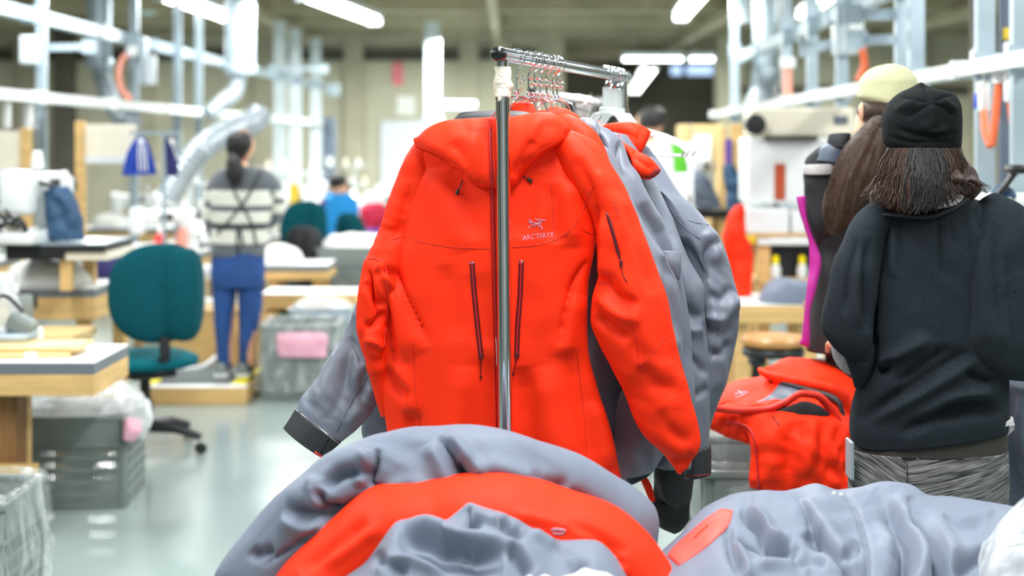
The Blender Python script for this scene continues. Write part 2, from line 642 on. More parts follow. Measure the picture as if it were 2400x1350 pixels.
mat('flex_duct', (172, 182, 190), rough=0.35, metal=0.4, var=0.15, vscale=9)
mat('cream_board', (236, 228, 208), rough=0.6, var=0.03)
mat('white_board', (214, 220, 226), rough=0.35, var=0.02)
mat('pine', (218, 180, 118), rough=0.6, var=0.16, vscale=4, stretch=(1, 1, 8), bump=0.08, bscale=30)
mat('pine_dark', (138, 98, 56), rough=0.65, var=0.25, vscale=3, stretch=(12, 12, 1), bump=0.1, bscale=20)
mat('ply', (224, 192, 136), rough=0.6, var=0.1, vscale=5)
mat('table_top', (242, 244, 244), rough=0.4, var=0.02)
mat('table_edge', (112, 118, 124), rough=0.5, var=0.06)
mat('crate_grey', (124, 133, 130), rough=0.45, var=0.07, vscale=8, bump=0.03, bscale=40)
mat('teal_fabric', (0, 72, 82), rough=0.9, var=0.1, vscale=40, spec=.2)
mat('teal_light', (0, 92, 102), rough=0.9, var=0.1, vscale=40, spec=.2)
mat('yellow_tape', (255, 232, 0), rough=0.45, var=0.03)
mat('mat_grey', (98, 104, 106), rough=0.85, var=0.1, vscale=60, bump=0.3, bscale=150)
mat('navy_cloth', (46, 76, 108), rough=0.7, var=0.18, vscale=6)
mat('navy_dark', (38, 36, 96), rough=0.75, var=0.2, vscale=6)
mat('royal_blue', (22, 62, 168), rough=0.7, var=0.12, vscale=6)
mat('white_cloth', (240, 240, 236), rough=0.8, var=0.05, vscale=8, bump=0.2, bscale=20)
mat('pink_cloth', (240, 178, 198), rough=0.8, var=0.08, vscale=8)
mat('green_cloth', (40, 140, 84), rough=0.8, var=0.25, vscale=8)
mat('bright_green', (92, 190, 40), rough=0.7, var=0.1)
mat('magenta_cloth', (176, 30, 140), rough=0.55, var=0.08, vscale=5)
mat('maroon_cloth', (168, 18, 62), rough=0.7, var=0.1)
mat('sky_blue_cloth', (14, 140, 214), rough=0.7, var=0.1)
mat('purple_cloth', (98, 64, 160), rough=0.7, var=0.1)
mat('skin', (226, 172, 140), rough=0.5, var=0.05, vscale=15)
mat('hair_black', (24, 22, 22), rough=0.42, var=0.4, vscale=12, stretch=(14, 14, 1), bump=0.5, bscale=30)
mat('hair_brown', (62, 42, 32), rough=0.38, var=0.7, vscale=14, stretch=(16, 16, 1), bump=0.6, bscale=34)
mat('orange_hose', (236, 112, 66), rough=0.5, var=0.05)
mat('blue_plug', (30, 70, 190), rough=0.4)
mat('yellow_label', (232, 196, 46), rough=0.5, var=0.2, vscale=60)
mat('brown_strip', (176, 72, 34), rough=0.5, var=0.1)
mat('tan_leather', (190, 140, 84), rough=0.35, var=0.15, vscale=12)
mat('bottle_red', (226, 58, 58), rough=0.3)
mat('concrete_column', (178, 172, 150), rough=0.85, var=0.08, vscale=2, bump=0.1, bscale=20)
mat('tube_glow', (255, 255, 250), rough=0.5, emit=((255, 255, 248), 12.0))
mat('lamp_glow', (255, 255, 250), rough=0.5, emit=((255, 253, 246), 12.0))
mat('window_glow', (200, 220, 255), rough=0.4, emit=((186, 212, 255), 1.6))
mat('exit_glow', (120, 220, 225), rough=0.4, emit=((130, 226, 230), 0.9))
mat('dark_steel', (74, 70, 62), rough=0.6, var=0.15, vscale=3)
mat('sign_red', (238, 130, 140), rough=0.5)
mat('paper', (240, 240, 236), rough=0.7)
plastic_film('film', cloud=0.24)
plastic_film('film_thin', cloud=0.14, scale=9)
plastic_film('film_white', tint=(246, 249, 250), cloud=0.85, rough=0.25, scale=6)

# polished concrete floor
mf = mat('concrete_floor', (146, 160, 157), rough=0.16, var=0.13, vscale=0.55, detail=6, bump=0.02, bscale=3)
nt = mf.node_tree
nz = nt.nodes.new('ShaderNodeTexNoise'); nz.inputs['Scale'].default_value = 1.3; nz.inputs['Detail'].default_value = 6
mr = nt.nodes.new('ShaderNodeMapRange'); mr.inputs[3].default_value, mr.inputs[4].default_value = 0.09, 0.27
tc = nt.nodes.new('ShaderNodeTexCoord')
nt.links.new(tc.outputs['Object'], nz.inputs['Vector']); nt.links.new(nz.outputs['Fac'], mr.inputs[0])
nt.links.new(mr.outputs[0], nt.nodes['Principled BSDF'].inputs['Roughness'])
mat('concrete_wall', (190, 186, 164), rough=0.85, var=0.12, vscale=0.7, detail=6, bump=0.15, bscale=6)
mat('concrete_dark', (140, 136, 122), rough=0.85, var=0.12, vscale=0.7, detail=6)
mat('deck_dark', (160, 152, 128), rough=0.8, var=0.2, vscale=1.5, stretch=(1, 6, 1))


def struct(o, label=None):
    o['kind'] = 'structure'
    if label: o['label'] = label
    return o


# ------------------------------------------------------------------ the hall
struct(MB().box(-13, 14, -4, 40, -0.2, 0).build('floor', 'concrete_floor'), 'polished grey-green concrete floor')
WY = 24.0
wl = struct(MB().box(-13, (1305 - 1200) * WY / FPX, WY, WY + 0.3, 0, 4.2).build('wall_back', 'concrete_wall'), 'beige concrete back wall behind the work stations')
xo1 = (1685 - 1200) * WY / FPX
wr_ = struct(MB().box(xo1 + 0.25, 14, WY, WY + 0.3, 0, 4.2).build('wall_right', 'concrete_wall'), 'beige concrete wall right of the dark opening')
for px in (60, 340, 620, 830, 1100, 1175, 1300):      # precast panel ribs
    x = (px - 1200) * WY / FPX
    MB().box(x - 0.16, x + 0.16, WY - 0.12, WY, 0, 4.0, 0.01).build('wall_rib', 'concrete_column', wl)
for px in (1780, 1990, 2150, 2290):
    x = (px - 1200) * WY / FPX
    MB().box(x - 0.16, x + 0.16, WY - 0.12, WY, 0, 4.0, 0.01).build('wall_rib', 'concrete_column', wr_)
MB().box(-13, 1305 / FPX, WY - 0.1, WY, 2.98, 3.15).build('ledge', 'dark_steel', wl)
MB().box(xo1 + 0.3, 14, WY - 0.1, WY, 2.4, 2.55).build('ledge', 'dark_steel', wr_)
struct(MB().box(-13.3, -13, -4, 37, 0, 4.2).build('wall_left', 'concrete_wall'), 'concrete side wall')
struct(MB().box(14, 14.3, -4, 37, 0, 4.2).build('wall_side', 'concrete_wall'), 'concrete side wall')
struct(MB().box(-13.3, 14.3, -4.3, -4, 0, 4.2).build('wall_front', 'concrete_dark'), 'concrete wall of the hall behind the viewer')
for k_, (xa_, xb_) in enumerate(((-6.2, -3.4), (-1.3, -.35), (.5, 2.6), (4.4, 7.2))):  # unseen white doors, added so the chrome post mirrors bright streaks
    dr = struct(MB().box(xa_, xb_, -4.0, -3.95, 0, 3.0).build('door_%d' % (k_ + 1), 'white_metal'), 'white loading door behind the viewer')
    for q in range(5): MB().box(xa_, xb_, -3.955, -3.93, .3 + q * .6, .33 + q * .6).build('door_rib', 'galvanised', dr)
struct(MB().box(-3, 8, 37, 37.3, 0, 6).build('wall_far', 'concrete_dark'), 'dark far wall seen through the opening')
ceil_ = MB().box(-13, 14, 11, 37, 3.62, 3.75)
ceil_ = struct(ceil_.build('ceiling', 'deck_dark'), 'dark ribbed ceiling deck')
for k in range(9):
    y = 12.5 + k * 2.2
    MB().box(-13, 14, y, y + 0.16, 3.36, 3.62).build('ceiling_beam', 'deck_dark', ceil_)
for k in range(5):
    x = -6.5 + k * 3.1
    MB().box(x, x + 0.12, 11, 37, 3.24, 3.36).build('ceiling_rail', 'deck_dark', ceil_)
# things fixed on the walls
x0, x1 = P(893, 300, WY).x, P(1003, 300, WY).x
wbd = thing('whiteboard', 'white board on the concrete back wall beside the pale downpipe', 'whiteboard', ((x0 + x1) / 2, WY - 0.1, 0.9))
MB().box(x0, x1, WY - 0.06, WY - 0.02, P(0, 437, WY).z, P(0, 283, WY).z, 0.01).build('board', 'white_board', wbd)
MB().box(x0 - .02, x1 + .02, WY - 0.1, WY - 0.06, P(0, 441, WY).z, P(0, 434, WY).z).build('pen_tray', 'white_metal', wbd)
o = MB().box(P(920, 0, WY).x, P(945, 0, WY).x, WY - 0.05, WY - 0.001, P(0, 200, WY).z, P(0, 147, WY).z, 0.01).build('wall_sign', 'sign_red')
tag(o, 'small pale red upright sign on the concrete back wall', 'sign')
o = MB().box(P(930, 0, WY).x, P(972, 0, WY).x, WY - 0.03, WY - 0.001, P(0, 268, WY).z, P(0, 225, WY).z, 0.005).build('paper_notice', 'paper')
tag(o, 'pale paper notice on the back wall below the red sign', 'notice')
# dark door leaves / ducts standing against the wall at left
o = MB().box(P(128, 0, 23).x, P(172, 0, 23).x, 22.9, 23.2, 0, 3.5, 0.02).build('steel_column', 'dark_steel')
tag(o, 'dark steel column at far left against the back wall', 'column')
xc = (1690 - 1200) * WY / FPX
o = MB().box(xc - 0.12, xc + 0.25, WY - 0.5, WY, 0, 3.4, 0.02).build('concrete_pillar', 'concrete_column')
tag(o, 'beige concrete pillar at the right side of the dark opening', 'pillar')
# pale downpipe with branch
y = 20.0
pp = thing('downpipe', 'tall pale grey pipe with side branch in front of back wall', 'pipe', (P(1013, 0, y).x, y, 0))
MB().box(P(996, 0, y).x, P(1031, 0, y).x, y - .1, y + .1, 0, 3.3, 0.03).build('pipe', 'white_metal', pp)
MB().box(P(1031, 0, y).x, P(1118, 0, y).x, y - .06, y + .06, P(0, 256, y).z, P(0, 238, y).z, 0.02).build('branch', 'white_metal', pp)
MB().lathe([(.16, 0), (.16, .1)], 16, T(P(1013, 0, y).x, y, P(0, 288, y).z)).build('collar', 'white_metal', pp)
# grey steel cabinet / duct standing before the wall
o = thing('steel_locker', 'tall blue grey steel locker near the back wall', 'locker', (P(775, 0, 21).x, 21, 0))
MB().box(P(757, 0, 21).x, P(783, 0, 21).x, 20.9, 21.3, 0, P(0, 275, 21).z, 0.02).build('body', 'grey_panel', o)
MB().box(P(768, 0, 21).x, P(782, 0, 21).x, 20.88, 20.9, P(0, 390, 21).z, P(0, 368, 21).z).build('card', 'white_plastic', o)

# far windows seen through the opening (bright panes)
for i, (a, b, c, d) in enumerate(((1570, 1600, 152, 178), (1607, 1672, 152, 178), (1304, 1350, 126, 148))):
    yy = 36.9
    z0 = P(0, d, yy).z
    w = struct(MB().box(P(a, 0, yy).x, P(b, 0, yy).x, yy - .02, yy + .05, z0, P(0, c, yy).z).build('window_%d' % (i + 1), 'white_metal'), 'small high pale window in the far wall')
    MB().box(P(a, 0, yy).x + .03, P(b, 0, yy).x - .03, yy - .04, yy - .021, z0 + .03, P(0, c, yy).z - .03).build('pane', 'window_glow', w)


# ---- fluorescent fixtures in view
def fixture(label, a, b, w=0.12, group='bright fluorescent ceiling fixtures', n=2):
    a, b = Vector(a), Vector(b)
    t = thing('fluorescent_fixture', label, 'light', tuple((a + b) / 2), group)
    d = (b - a).normalized()
    s = Vector((-d.y, d.x, 0)).normalized()
    up = Vector((0, 0, 1))
    MB().bar(a + up * .085, b + up * .085, w * 1.5, 0.06).build('housing', 'white_metal', t)
    for k in range(n):
        q = s * ((k - (n - 1) / 2) * w * 0.85)
        MB().tube([a + q, b + q], 0.026, 10).build('tube', 'tube_glow', t, True)
    for e in (a, b):
        MB().bar(e - d * .02 + up * .03, e + d * .02 + up * .03, w * 1.4, 0.14).build('end_cap', 'white_metal', t)
    for k in (0.2, 0.8):
        e = a.lerp(b, k)
        MB().tube([e + up * .1, Vector((e.x, e.y, 3.7))], 0.008, 6).build('hanger_rod', 'galvanised', t)
    return t


fixture('bright fluorescent fixture at upper left crossing the pale duct', P(380, -8, 13.7), P(533, 44, 16.4))
fixture('bright fluorescent fixture left of the pale downpipe', P(715, -8, 13.7), P(878, 52, 16.7))
fixture('bright fluorescent fixture right of centre above the dark opening', P(1650, -20, 13.3), P(1596, 42, 16.2))
fixture('bright fluorescent fixture at upper right among the white posts', P(1965, -22, 13.3), P(1884, 36, 16.0))
fixture('long horizontal fluorescent fixture far away in the opening', P(1458, 139, 23.6), P(1601, 139, 23.6), 0.1, n=1)
fixture('short horizontal fluorescent fixture beside the long far one', P(1614, 139, 23.6), P(1674, 139, 23.6), 0.1, n=1)
fixture('slanting far row of fluorescent tubes running away in the opening', P(1528, 158, 26.5), P(1487, 215, 36.0), 0.2)
for (a, b, c, d, lab) in ((1238, 1285, -12, 14, 'turquoise lit exit sign over the chrome bar'), (2158, 2190, -12, 14, 'turquoise lit exit sign at the upper right'), (330, 365, 5, 34, 'dim turquoise exit sign at the upper left')):
    t = thing('exit_sign', lab, 'sign', tuple(P((a + b) / 2, d, 20)), 'turquoise hanging exit signs')
    MB().box(P(a, 0, 20).x, P(b, 0, 20).x, 19.95, 20.05, P(0, d, 20).z, P(0, c, 20).z, .01).build('case', 'white_metal', t)
    MB().box(P(a, 0, 20).x + .02, P(b, 0, 20).x - .02, 19.93, 19.949, P(0, d, 20).z + .02, P(0, c, 20).z - .02).build('face', 'exit_glow', t)
    MB().tube([P((a + b) / 2, c, 20), (P((a + b) / 2, c, 20).x, 20, 3.62)], .01, 6).build('stem', 'galvanised', t)


# ------------------------------------------------------------------ clothes rack
def rack(label, A, B, z, foot=0.26, tape=True, lean=0.0):
    """garment rack: chrome bar from A to B (xy), posts at both ends, wheeled feet"""
    A, B = Vector(A), Vector(B)
    t = thing('garment_rack', label, 'clothes rack', (A.x, A.y, 0))
    d = (B - A).normalized()
    s = Vector((d.y, -d.x))
    up = Vector((0, 0, 1))
    v3 = lambda p, z: Vector((p.x, p.y, z))
    bar = MB().tube([v3(A - d * .015, z), v3(B + d * .012, z)], 0.0165, 28).build('bar', 'chrome', t, True)
    cap = MB().lathe([(.002, .02), (.008, .0195), (.014, .016), (.0172, .009), (.018, 0), (.018, -.006)], 24, T(A.x - d.x * .02, A.y - d.y * .02, z) @ Matrix(((s.x, 0, -d.x, 0), (s.y, 0, -d.y, 0), (0, 1, 0, 0), (0, 0, 0, 1))))
    cap.build('end_cap', 'rubber', t, True)
    MB().tube([v3(B - d * .05, z), v3(B + d * .012, z)], 0.0195, 24).build('sleeve', 'chrome_soft', t, True)
    zi = z - 0.1
    for k, q in enumerate((A, B)):
        q = q + d * (.004 if k == 0 else -.012)
        lx = lean if k == 0 else 0
        foot_p = Vector((q.x + lx, q.y, .12))
        top_p = v3(q, z - .012)
        mid_p = top_p.lerp(foot_p, (z - .012 - zi) / (z - .132))
        MB().tube([top_p, mid_p], 0.0135, 20).build('upper_post', 'chrome', t, True)
        MB().tube([mid_p, foot_p], 0.0166, 28).build('post', 'chrome', t, True)
        MB().tube([mid_p + up * .002, mid_p - up * .004], 0.0172, 28).build('collar', 'chrome_soft', t, True)
        f0, f1 = Vector((foot_p.x, foot_p.y)) - s * foot, Vector((foot_p.x, foot_p.y)) + s * foot
        MB().tube([v3(f0, .115), v3(f1, .115)], 0.0155, 16).build('foot_bar', 'chrome', t, True)
        for e in (f0, f1):
            c = MB()
            c.lathe([(.006, -.012), (.034, -.011), (.037, -.006), (.037, .006), (.034, .011), (.006, .012)], 24, T(e.x + .015, e.y, .038) @ RY(math.pi / 2))
            w = c.build('caster_wheel', 'rubber', t, True)
            MB().box(e.x - .012, e.x - .002, e.y - .014, e.y + .014, .03, .085).box(e.x + .032, e.x + .042, e.y - .014, e.y + .014, .03, .085).box(e.x - .012, e.x + .042, e.y - .014, e.y + .014, .08, .1).build('caster_fork', 'galvanised', t)
    MB().tube([v3(A, .115), v3(B, .115)], 0.0145, 16).build('bottom_bar', 'chrome', t, True)
    if tape:
        # masking tape wound untidily round the joint below the bar
        n, r = 26, 26
        zt, zb = z - .028, z - .104
        V = np.zeros((n, r, 3))
        rng = np.random.RandomState(4)
        for i in range(n):
            u = i / (n - 1)
            for j in range(r):
                a = 2 * math.pi * j / r
                rad = .0185 + .0016 * math.sin(3 * a + 7 * u) + .0012 * math.sin(9 * u + a) + (.010 * math.exp(-((u - .58) / .14) ** 2) * max(0, math.cos(a)) ** 6) - (.004 * (u > .93) * (1 + math.sin(4 * a)))
                V[i, j] = (A.x + d.x * .004 + rad * math.cos(a), A.y + d.y * .004 + rad * math.sin(a), zt + (zb - zt) * u - (.006 * math.sin(2 * a) if i == n - 1 else 0))
        grid_mesh('masking_tape', V, 'masking_tape', t, True, False)
    return t


RA, RB = (P(1176, 128, 3.3).x, 3.3), (P(1464, 181, 4.38).x, 4.38)
RZ_ = 1.787
rack('chrome garment rack with masking tape on its joint, hung with shell jackets', RA, RB, RZ_, lean=0.014)
rack('second chrome garment rack standing behind the first one', (0.08, 5.5), (0.40, 7.0), 1.784, tape=False)
RD = (Vector(RB) - Vector(RA)).normalized()


def on_bar(y):
    k = (y - RA[1]) / (RB[1] - RA[1])
    return Vector((RA[0] + (RB[0] - RA[0]) * k, y, RZ_))


# ------------------------------------------------------------------ wire hangers
def wire_hanger(loc, ang, label, group, mat_='chrome', width=0.155, loop=True, r=0.0021, parent_z=0.0):
    """loc: point on top of the bar.  The hanger hangs square to the bar."""
    t = thing('wire_hanger', label, 'hanger', loc, group, rz=ang, local=True)
    hk = []
    for k in range(13):
        a = math.radians(-50 + k * 220 / 12)
        hk.append((0.0215 * math.cos(a), 0, -0.0195 + 0.0215 * math.sin(a)))
    hk = hk[::-1]
    hk = [(x, y, z) for x, y, z in hk]
    hk = hk[::-1] if hk[0][0] > 0 else hk
    # free end left, stem leaves on the right side and swings back to the centre line
    pts = [(-x, y, z) for x, y, z in [(0.0215 * math.cos(math.radians(a)), 0, -0.0195 + 0.0215 * math.sin(math.radians(a))) for a in range(200, -41, -16)]]
    pts = [(-x, y, z) for x, y, z in pts]
    pts += [(0.004, 0, -0.046), (0.0, 0, -0.056), (0.0, 0, -0.10)]
    MB().tube(pts, r, 8).build('hook', mat_, t, True)
    if loop:
        MB().tube([(0.0085 + 0.0085 * math.cos(a), 0.003, -0.072 + 0.0085 * math.sin(a)) for a in np.linspace(0, 6.28, 20)[:-1]], r, 8, closed=True).build('ring', mat_, t, True)
    MB().tube([(0.005 * math.cos(a), 0.005 * math.sin(a), -0.098 - 0.0028 * a / 6.28 * 1.6) for a in np.linspace(0, 6.28 * 4, 50)], r * 0.95, 6).build('coil', mat_, t, True)
    w = width
    MB().tube([(0, 0, -.112), (.02, 0, -.114), (.04, 0, -.122), (.052, 0, -.15), (w * .6, 0, -.183), (w - .01, 0, -.222), (w, 0, -.236), (w - .01, 0, -.246), (-w + .01, 0, -.246), (-w, 0, -.236), (-w + .01, 0, -.222), (-w * .6, 0, -.183), (-.052, 0, -.15), (-.04, 0, -.122), (-.02, 0, -.114)], r, 8, closed=True).build('shoulder_wire', mat_, t, True)
    return t


HA = -math.atan2(RD.x, RD.y)           # hangers hang square to the bar
HY = [3.40, 3.487, 3.53, 3.575, 3.625, 3.68, 3.712]
HL = ['chrome wire hanger of the front red jacket behind the post', 'first chrome wire hanger on the bar behind the front jacket', 'second chrome wire hanger on the bar behind the front jacket',
      'third chrome wire hanger on the bar behind the front jacket', 'fourth chrome wire hanger on the bar behind the front jacket', 'fifth chrome wire hanger on the bar, its ring facing the sixth', 'sixth and rearmost chrome wire hanger on the bar still with a jacket']
h0 = None
for y, lb in zip(HY, HL):
    p = on_bar(y) + Vector((0, 0, .0185))
    if h0 is None:
        h0 = wire_hanger(p, HA, lb, 'chrome wire hangers on the rack')
    else:
        copy_tree(h0, p, HA + random.Random(int(y * 1000)).uniform(-.12, .12), lb)


# bunch of empty clear hangers pushed to the far end
def clear_hanger(loc, ang, label):
    t = thing('clear_hanger', label, 'hanger', loc, 'empty clear plastic hangers at the far end of the rack', rz=ang, local=True)
    pts = [(0.0215 * math.cos(math.radians(a)), 0, -0.0195 + 0.0215 * math.sin(math.radians(a))) for a in range(190, -61, -16)] + [(0.003, 0, -.05), (0, 0, -.062)]
    MB().tube(pts, .0021, 8).build('hook', 'chrome', t, True)
    MB().tube([(0, 0, -.06), (0, 0, -.125)], .0065, 10).build('stem', 'clear_plastic', t, True)
    MB().box(-.016, .016, -.007, .007, -.14, -.118, .004).build('boss', 'clear_plastic', t)
    w = .235
    MB().tube([(0, 0, -.134), (.03, 0, -.138), (.055, 0, -.175), (w * .6, 0, -.2), (w - .015, 0, -.232), (w, 0, -.248), (w - .012, 0, -.26), (-w + .012, 0, -.26), (-w, 0, -.248), (-w + .015, 0, -.232), (-w * .6, 0, -.2), (-.055, 0, -.175), (-.03, 0, -.138)], .0042, 8, closed=True).build('shoulder_frame', 'hanger_clear', t, True)
    return t


c0 = None
for k, y in enumerate((4.16, 4.195, 4.225, 4.26, 4.29, 4.325)):
    p = on_bar(y) + Vector((0, 0, .0185))
    lb = ['foremost', 'second', 'third', 'fourth', 'fifth', 'rearmost'][k] + ' of the empty clear hangers at the far end of the rack'
    if c0 is None: c0 = clear_hanger(p, HA + .1, lb)
    else: copy_tree(c0, p, HA + .1 + (-.1, .12, -.2, .05, -.05)[k - 1], lb)
# ------------------------------------------------------------------ front red jacket
J = thing('shell_jacket', 'bright red hooded shell jacket facing forward at the front of the rack', 'jacket', (0, 3.42, P(0, 1165, 3.42).z), 'shell jackets on the rack')
Ya, Yb = 3.48, 3.385
tor = [(1040, 288, 1300, 284, 3.44, 3.42, .035, .03), (1008, 312, 1335, 305, 3.45, 3.41, .05, .035), (985, 345, 1356, 335, 3.46, 3.4, .06, .04), (962, 400, 1385, 395, Ya, 3.4, .07, .05), (946, 470, 1402, 460, Ya, Yb, .075, .06), (930, 540, 1402, 530, Ya, Yb, .078, .06),
       (908, 600, 1392, 595, Ya, Yb, .078, .07), (898, 667, 1379, 667, Ya, Yb, .078, .07), (892, 756, 1376, 756, Ya, Yb, .078, .07), (888, 822, 1379, 822, Ya, Yb, .078, .07), (893, 902, 1398, 902, Ya, Yb, .08, .075),
       (905, 982, 1422, 982, Ya, Yb, .085, .08), (915, 1047, 1440, 1047, Ya, Yb, .09, .085), (925, 1110, 1452, 1105, Ya, Yb, .09, .09), (932, 1160, 1464, 1152, Ya, Yb, .085, .09)]
tor_cr = [('V', 0.0216, 9, [(922, 625), (955, 705), (985, 770), (1003, 810)]), ('r', 0.0108, 26, [(915, 660), (950, 760), (985, 830)]),
          ('V', 0.0203, 8, [(1378, 610), (1345, 665), (1325, 730), (1311, 812)]), ('r', 0.0108, 26, [(1355, 690), (1335, 760), (1320, 840)]),
          ('v', 0.0189, 26, [(1148, 820), (1140, 920), (1132, 1040), (1120, 1100)]), ('r', 0.0121, 32, [(1095, 860), (1085, 960), (1060, 1080)]),
          ('v', 0.0189, 24, [(1222, 860), (1236, 960), (1245, 1100)]), ('r', 0.0121, 34, [(1275, 860), (1290, 980), (1320, 1110)]),
          ('v', 0.0135, 26, [(1330, 820), (1362, 930), (1385, 1040), (1395, 1110)]), ('r', 0.0108, 22, [(1395, 940), (1415, 1020), (1428, 1100)]),
          ('v', 0.0162, 14, [(902, 860), (925, 905), (960, 935)]), ('r', 0.0121, 14, [(920, 850), (955, 900), (970, 980)]), ('v', 0.0162, 18, [(960, 960), (968, 1010), (975, 1080)]),
          ('v', 0.0121, 28, [(1050, 400), (1090, 470), (1120, 560)]), ('r', 0.0108, 34, [(1010, 400), (1050, 480), (1090, 590)]), ('v', 0.0108, 30, [(1250, 400), (1240, 470), (1222, 560)]),
          ('v', 0.0135, 20, [(1292, 430), (1297, 500), (1300, 570)]), ('r', 0.0121, 24, [(1330, 420), (1340, 500), (1345, 580)]),
          ('v', 0.0081, 10, [(1300, 1108), (1345, 1092), (1400, 1102)]), ('v', 0.0081, 8, [(1355, 1122), (1395, 1110), (1445, 1120)]), ('r', 0.0081, 10, [(1330, 1125), (1380, 1128), (1440, 1135)]),
          ('v', 0.0095, 24, [(1040, 620), (1060, 700), (1075, 800)]), ('v', 0.0108, 30, [(1120, 640), (1140, 740), (1150, 830)]),
          ('v', 0.0121, 16, [(905, 700), (915, 780), (930, 850)]), ('r', 0.0108, 16, [(930, 660), (935, 760), (950, 850)])]
jt = cloth_tube('body', tor, 'red_shell', J, nr=150, nl=190, creases=tor_cr, wr=(.0045, 5.5, 11, (1, 1, .45), .8), p=2.5)
slR = [(1268, 320, 1338, 309, 3.41, 3.4, .035, .03), (1296, 358, 1396, 334, 3.39, 3.36, .05, .04), (1334, 415, 1438, 392, 3.37, 3.345, .055, .05), (1366, 470, 1466, 440, 3.36, 3.34, .056, .05), (1390, 520, 1492, 504, 3.355, 3.33, .056, .05), (1400, 576, 1520, 572, 3.35, 3.325, .058, .05),
       (1402, 640, 1546, 642, 3.35, 3.325, .06, .05), (1388, 700, 1567, 703, 3.35, 3.325, .062, .05), (1385, 750, 1578, 765, 3.35, 3.325, .062, .05), (1402, 800, 1590, 822, 3.35, 3.325, .06, .05), (1431, 858, 1603, 870, 3.35, 3.325, .056, .05), (1460, 915, 1618, 930, 3.35, 3.325, .052, .05),
       (1484, 975, 1635, 985, 3.35, 3.325, .048, .045), (1508, 1018, 1643, 1034, 3.35, 3.325, .044, .04), (1553, 1062, 1637, 1058, 3.35, 3.325, .034, .03), (1592, 1112, 1612, 1096, 3.345, 3.33, .012, .012)]
slR_cr = [('V', 0.0280, 12, [(1394, 480), (1392, 530), (1396, 600)]), ('r', 0.0168, 16, [(1412, 500), (1420, 580), (1418, 660)]), ('v', 0.0140, 12, [(1404, 640), (1440, 690), (1500, 715)]), ('r', 0.0140, 14, [(1400, 690), (1440, 730), (1500, 755)]), ('v', 0.0154, 12, [(1400, 740), (1440, 775), (1475, 800)]),
          ('v', 0.0098, 14, [(1430, 640), (1470, 735), (1496, 850)]), ('v', 0.0112, 18, [(1470, 480), (1500, 580), (1535, 690)]), ('r', 0.0098, 26, [(1440, 600), (1500, 760), (1560, 930)]), ('v', 0.0112, 20, [(1500, 860), (1540, 900), (1590, 910)]), ('v', 0.0084, 10, [(1575, 1085), (1600, 1085), (1630, 1065)]),
          ('v', 0.0098, 16, [(1350, 370), (1385, 450), (1392, 500)]), ('r', 0.0084, 20, [(1400, 400), (1440, 480), (1470, 560)]), ('v', 0.0084, 16, [(1545, 960), (1570, 1010), (1620, 1040)])]
jr = cloth_tube('sleeve', slR, 'red_shell', J, nr=96, nl=150, p=1.75, creases=slR_cr, wr=(.005, 7, 5, (1, 1, .6), .85))
slL = [(1006, 312, 1060, 312, 3.47, 3.45, .03, .03), (968, 350, 1040, 360, 3.49, 3.45, .045, .04), (948, 410, 1020, 425, 3.5, 3.44, .055, .05), (926, 475, 990, 492, 3.5, 3.44, .055, .05), (908, 535, 965, 556, 3.5, 3.44, .055, .05), (888, 580, 948, 606, 3.49, 3.43, .054, .05), (862, 618, 922, 660, 3.47, 3.42, .05, .05),
       (848, 680, 908, 710, 3.46, 3.42, .045, .05), (846, 742, 900, 772, 3.46, 3.42, .042, .05), (850, 790, 900, 812, 3.46, 3.43, .036, .05), (868, 848, 902, 850, 3.47, 3.44, .03, .05), (880, 910, 912, 905, 3.48, 3.46, .025, .04), (898, 975, 920, 965, 3.49, 3.47, .02, .03)]
slL_cr = [('V', 0.0256, 7, [(862, 632), (872, 680), (890, 740)]), ('v', 0.0224, 9, [(856, 660), (880, 700), (905, 720)]), ('r', 0.0160, 10, [(880, 620), (905, 650), (925, 690)]), ('v', 0.0192, 8, [(850, 770), (880, 760), (905, 730)]), ('r', 0.0160, 9, [(850, 795), (875, 800), (900, 820)]),
          ('v', 0.0160, 9, [(875, 640), (905, 636), (930, 650)]), ('v', 0.0128, 16, [(960, 430), (945, 500), (925, 570)])]
jl = cloth_tube('sleeve', slL, 'red_shell', J, nr=80, nl=130, creases=slL_cr, wr=(.006, 8, 9, (1, 1, 1), .85))
# folded-forward hood: a cowl from shoulder to shoulder.  edges: top / bottom
hd = [(973, 333, 972, 339, 3.45, 3.43, .012, .012), (990, 325, 998, 349, 3.43, 3.40, .024, .02), (1012, 308, 1024, 360, 3.42, 3.375, .038, .03), (1034, 293, 1052, 378, 3.41, 3.36, .046, .035), (1060, 284, 1078, 398, 3.40, 3.352, .05, .04), (1100, 279, 1103, 430, 3.39, 3.348, .05, .045), (1146, 276, 1148, 440, 3.385, 3.346, .048, .05),
      (1176, 275, 1176, 441, 3.38, 3.345, .046, .05), (1200, 274, 1200, 436, 3.375, 3.342, .048, .05), (1232, 270, 1222, 408, 3.37, 3.338, .05, .045), (1266, 266, 1246, 376, 3.37, 3.335, .05, .04), (1292, 268, 1272, 354, 3.37, 3.335, .044, .035), (1312, 284, 1300, 338, 3.37, 3.34, .034, .03), (1328, 303, 1322, 325, 3.375, 3.35, .02, .02), (1339, 312, 1338, 316, 3.38, 3.365, .009, .009)]
hd_cr = [('r', 0.0104, 16, [(980, 338), (1030, 352), (1075, 388), (1098, 420)]), ('v', 0.0091, 20, [(1060, 330), (1085, 370), (1104, 420)]), ('v', 0.0104, 18, [(1250, 330), (1230, 372), (1206, 418)]), ('r', 0.0091, 16, [(1325, 318), (1270, 350), (1230, 385)]), ('v', 0.0078, 22, [(1130, 300), (1132, 360), (1130, 420)]), ('r', 0.0078, 24, [(1105, 310), (1112, 370), (1122, 420)]), ('v', 0.0065, 18, [(1290, 280), (1270, 310), (1245, 350)])]
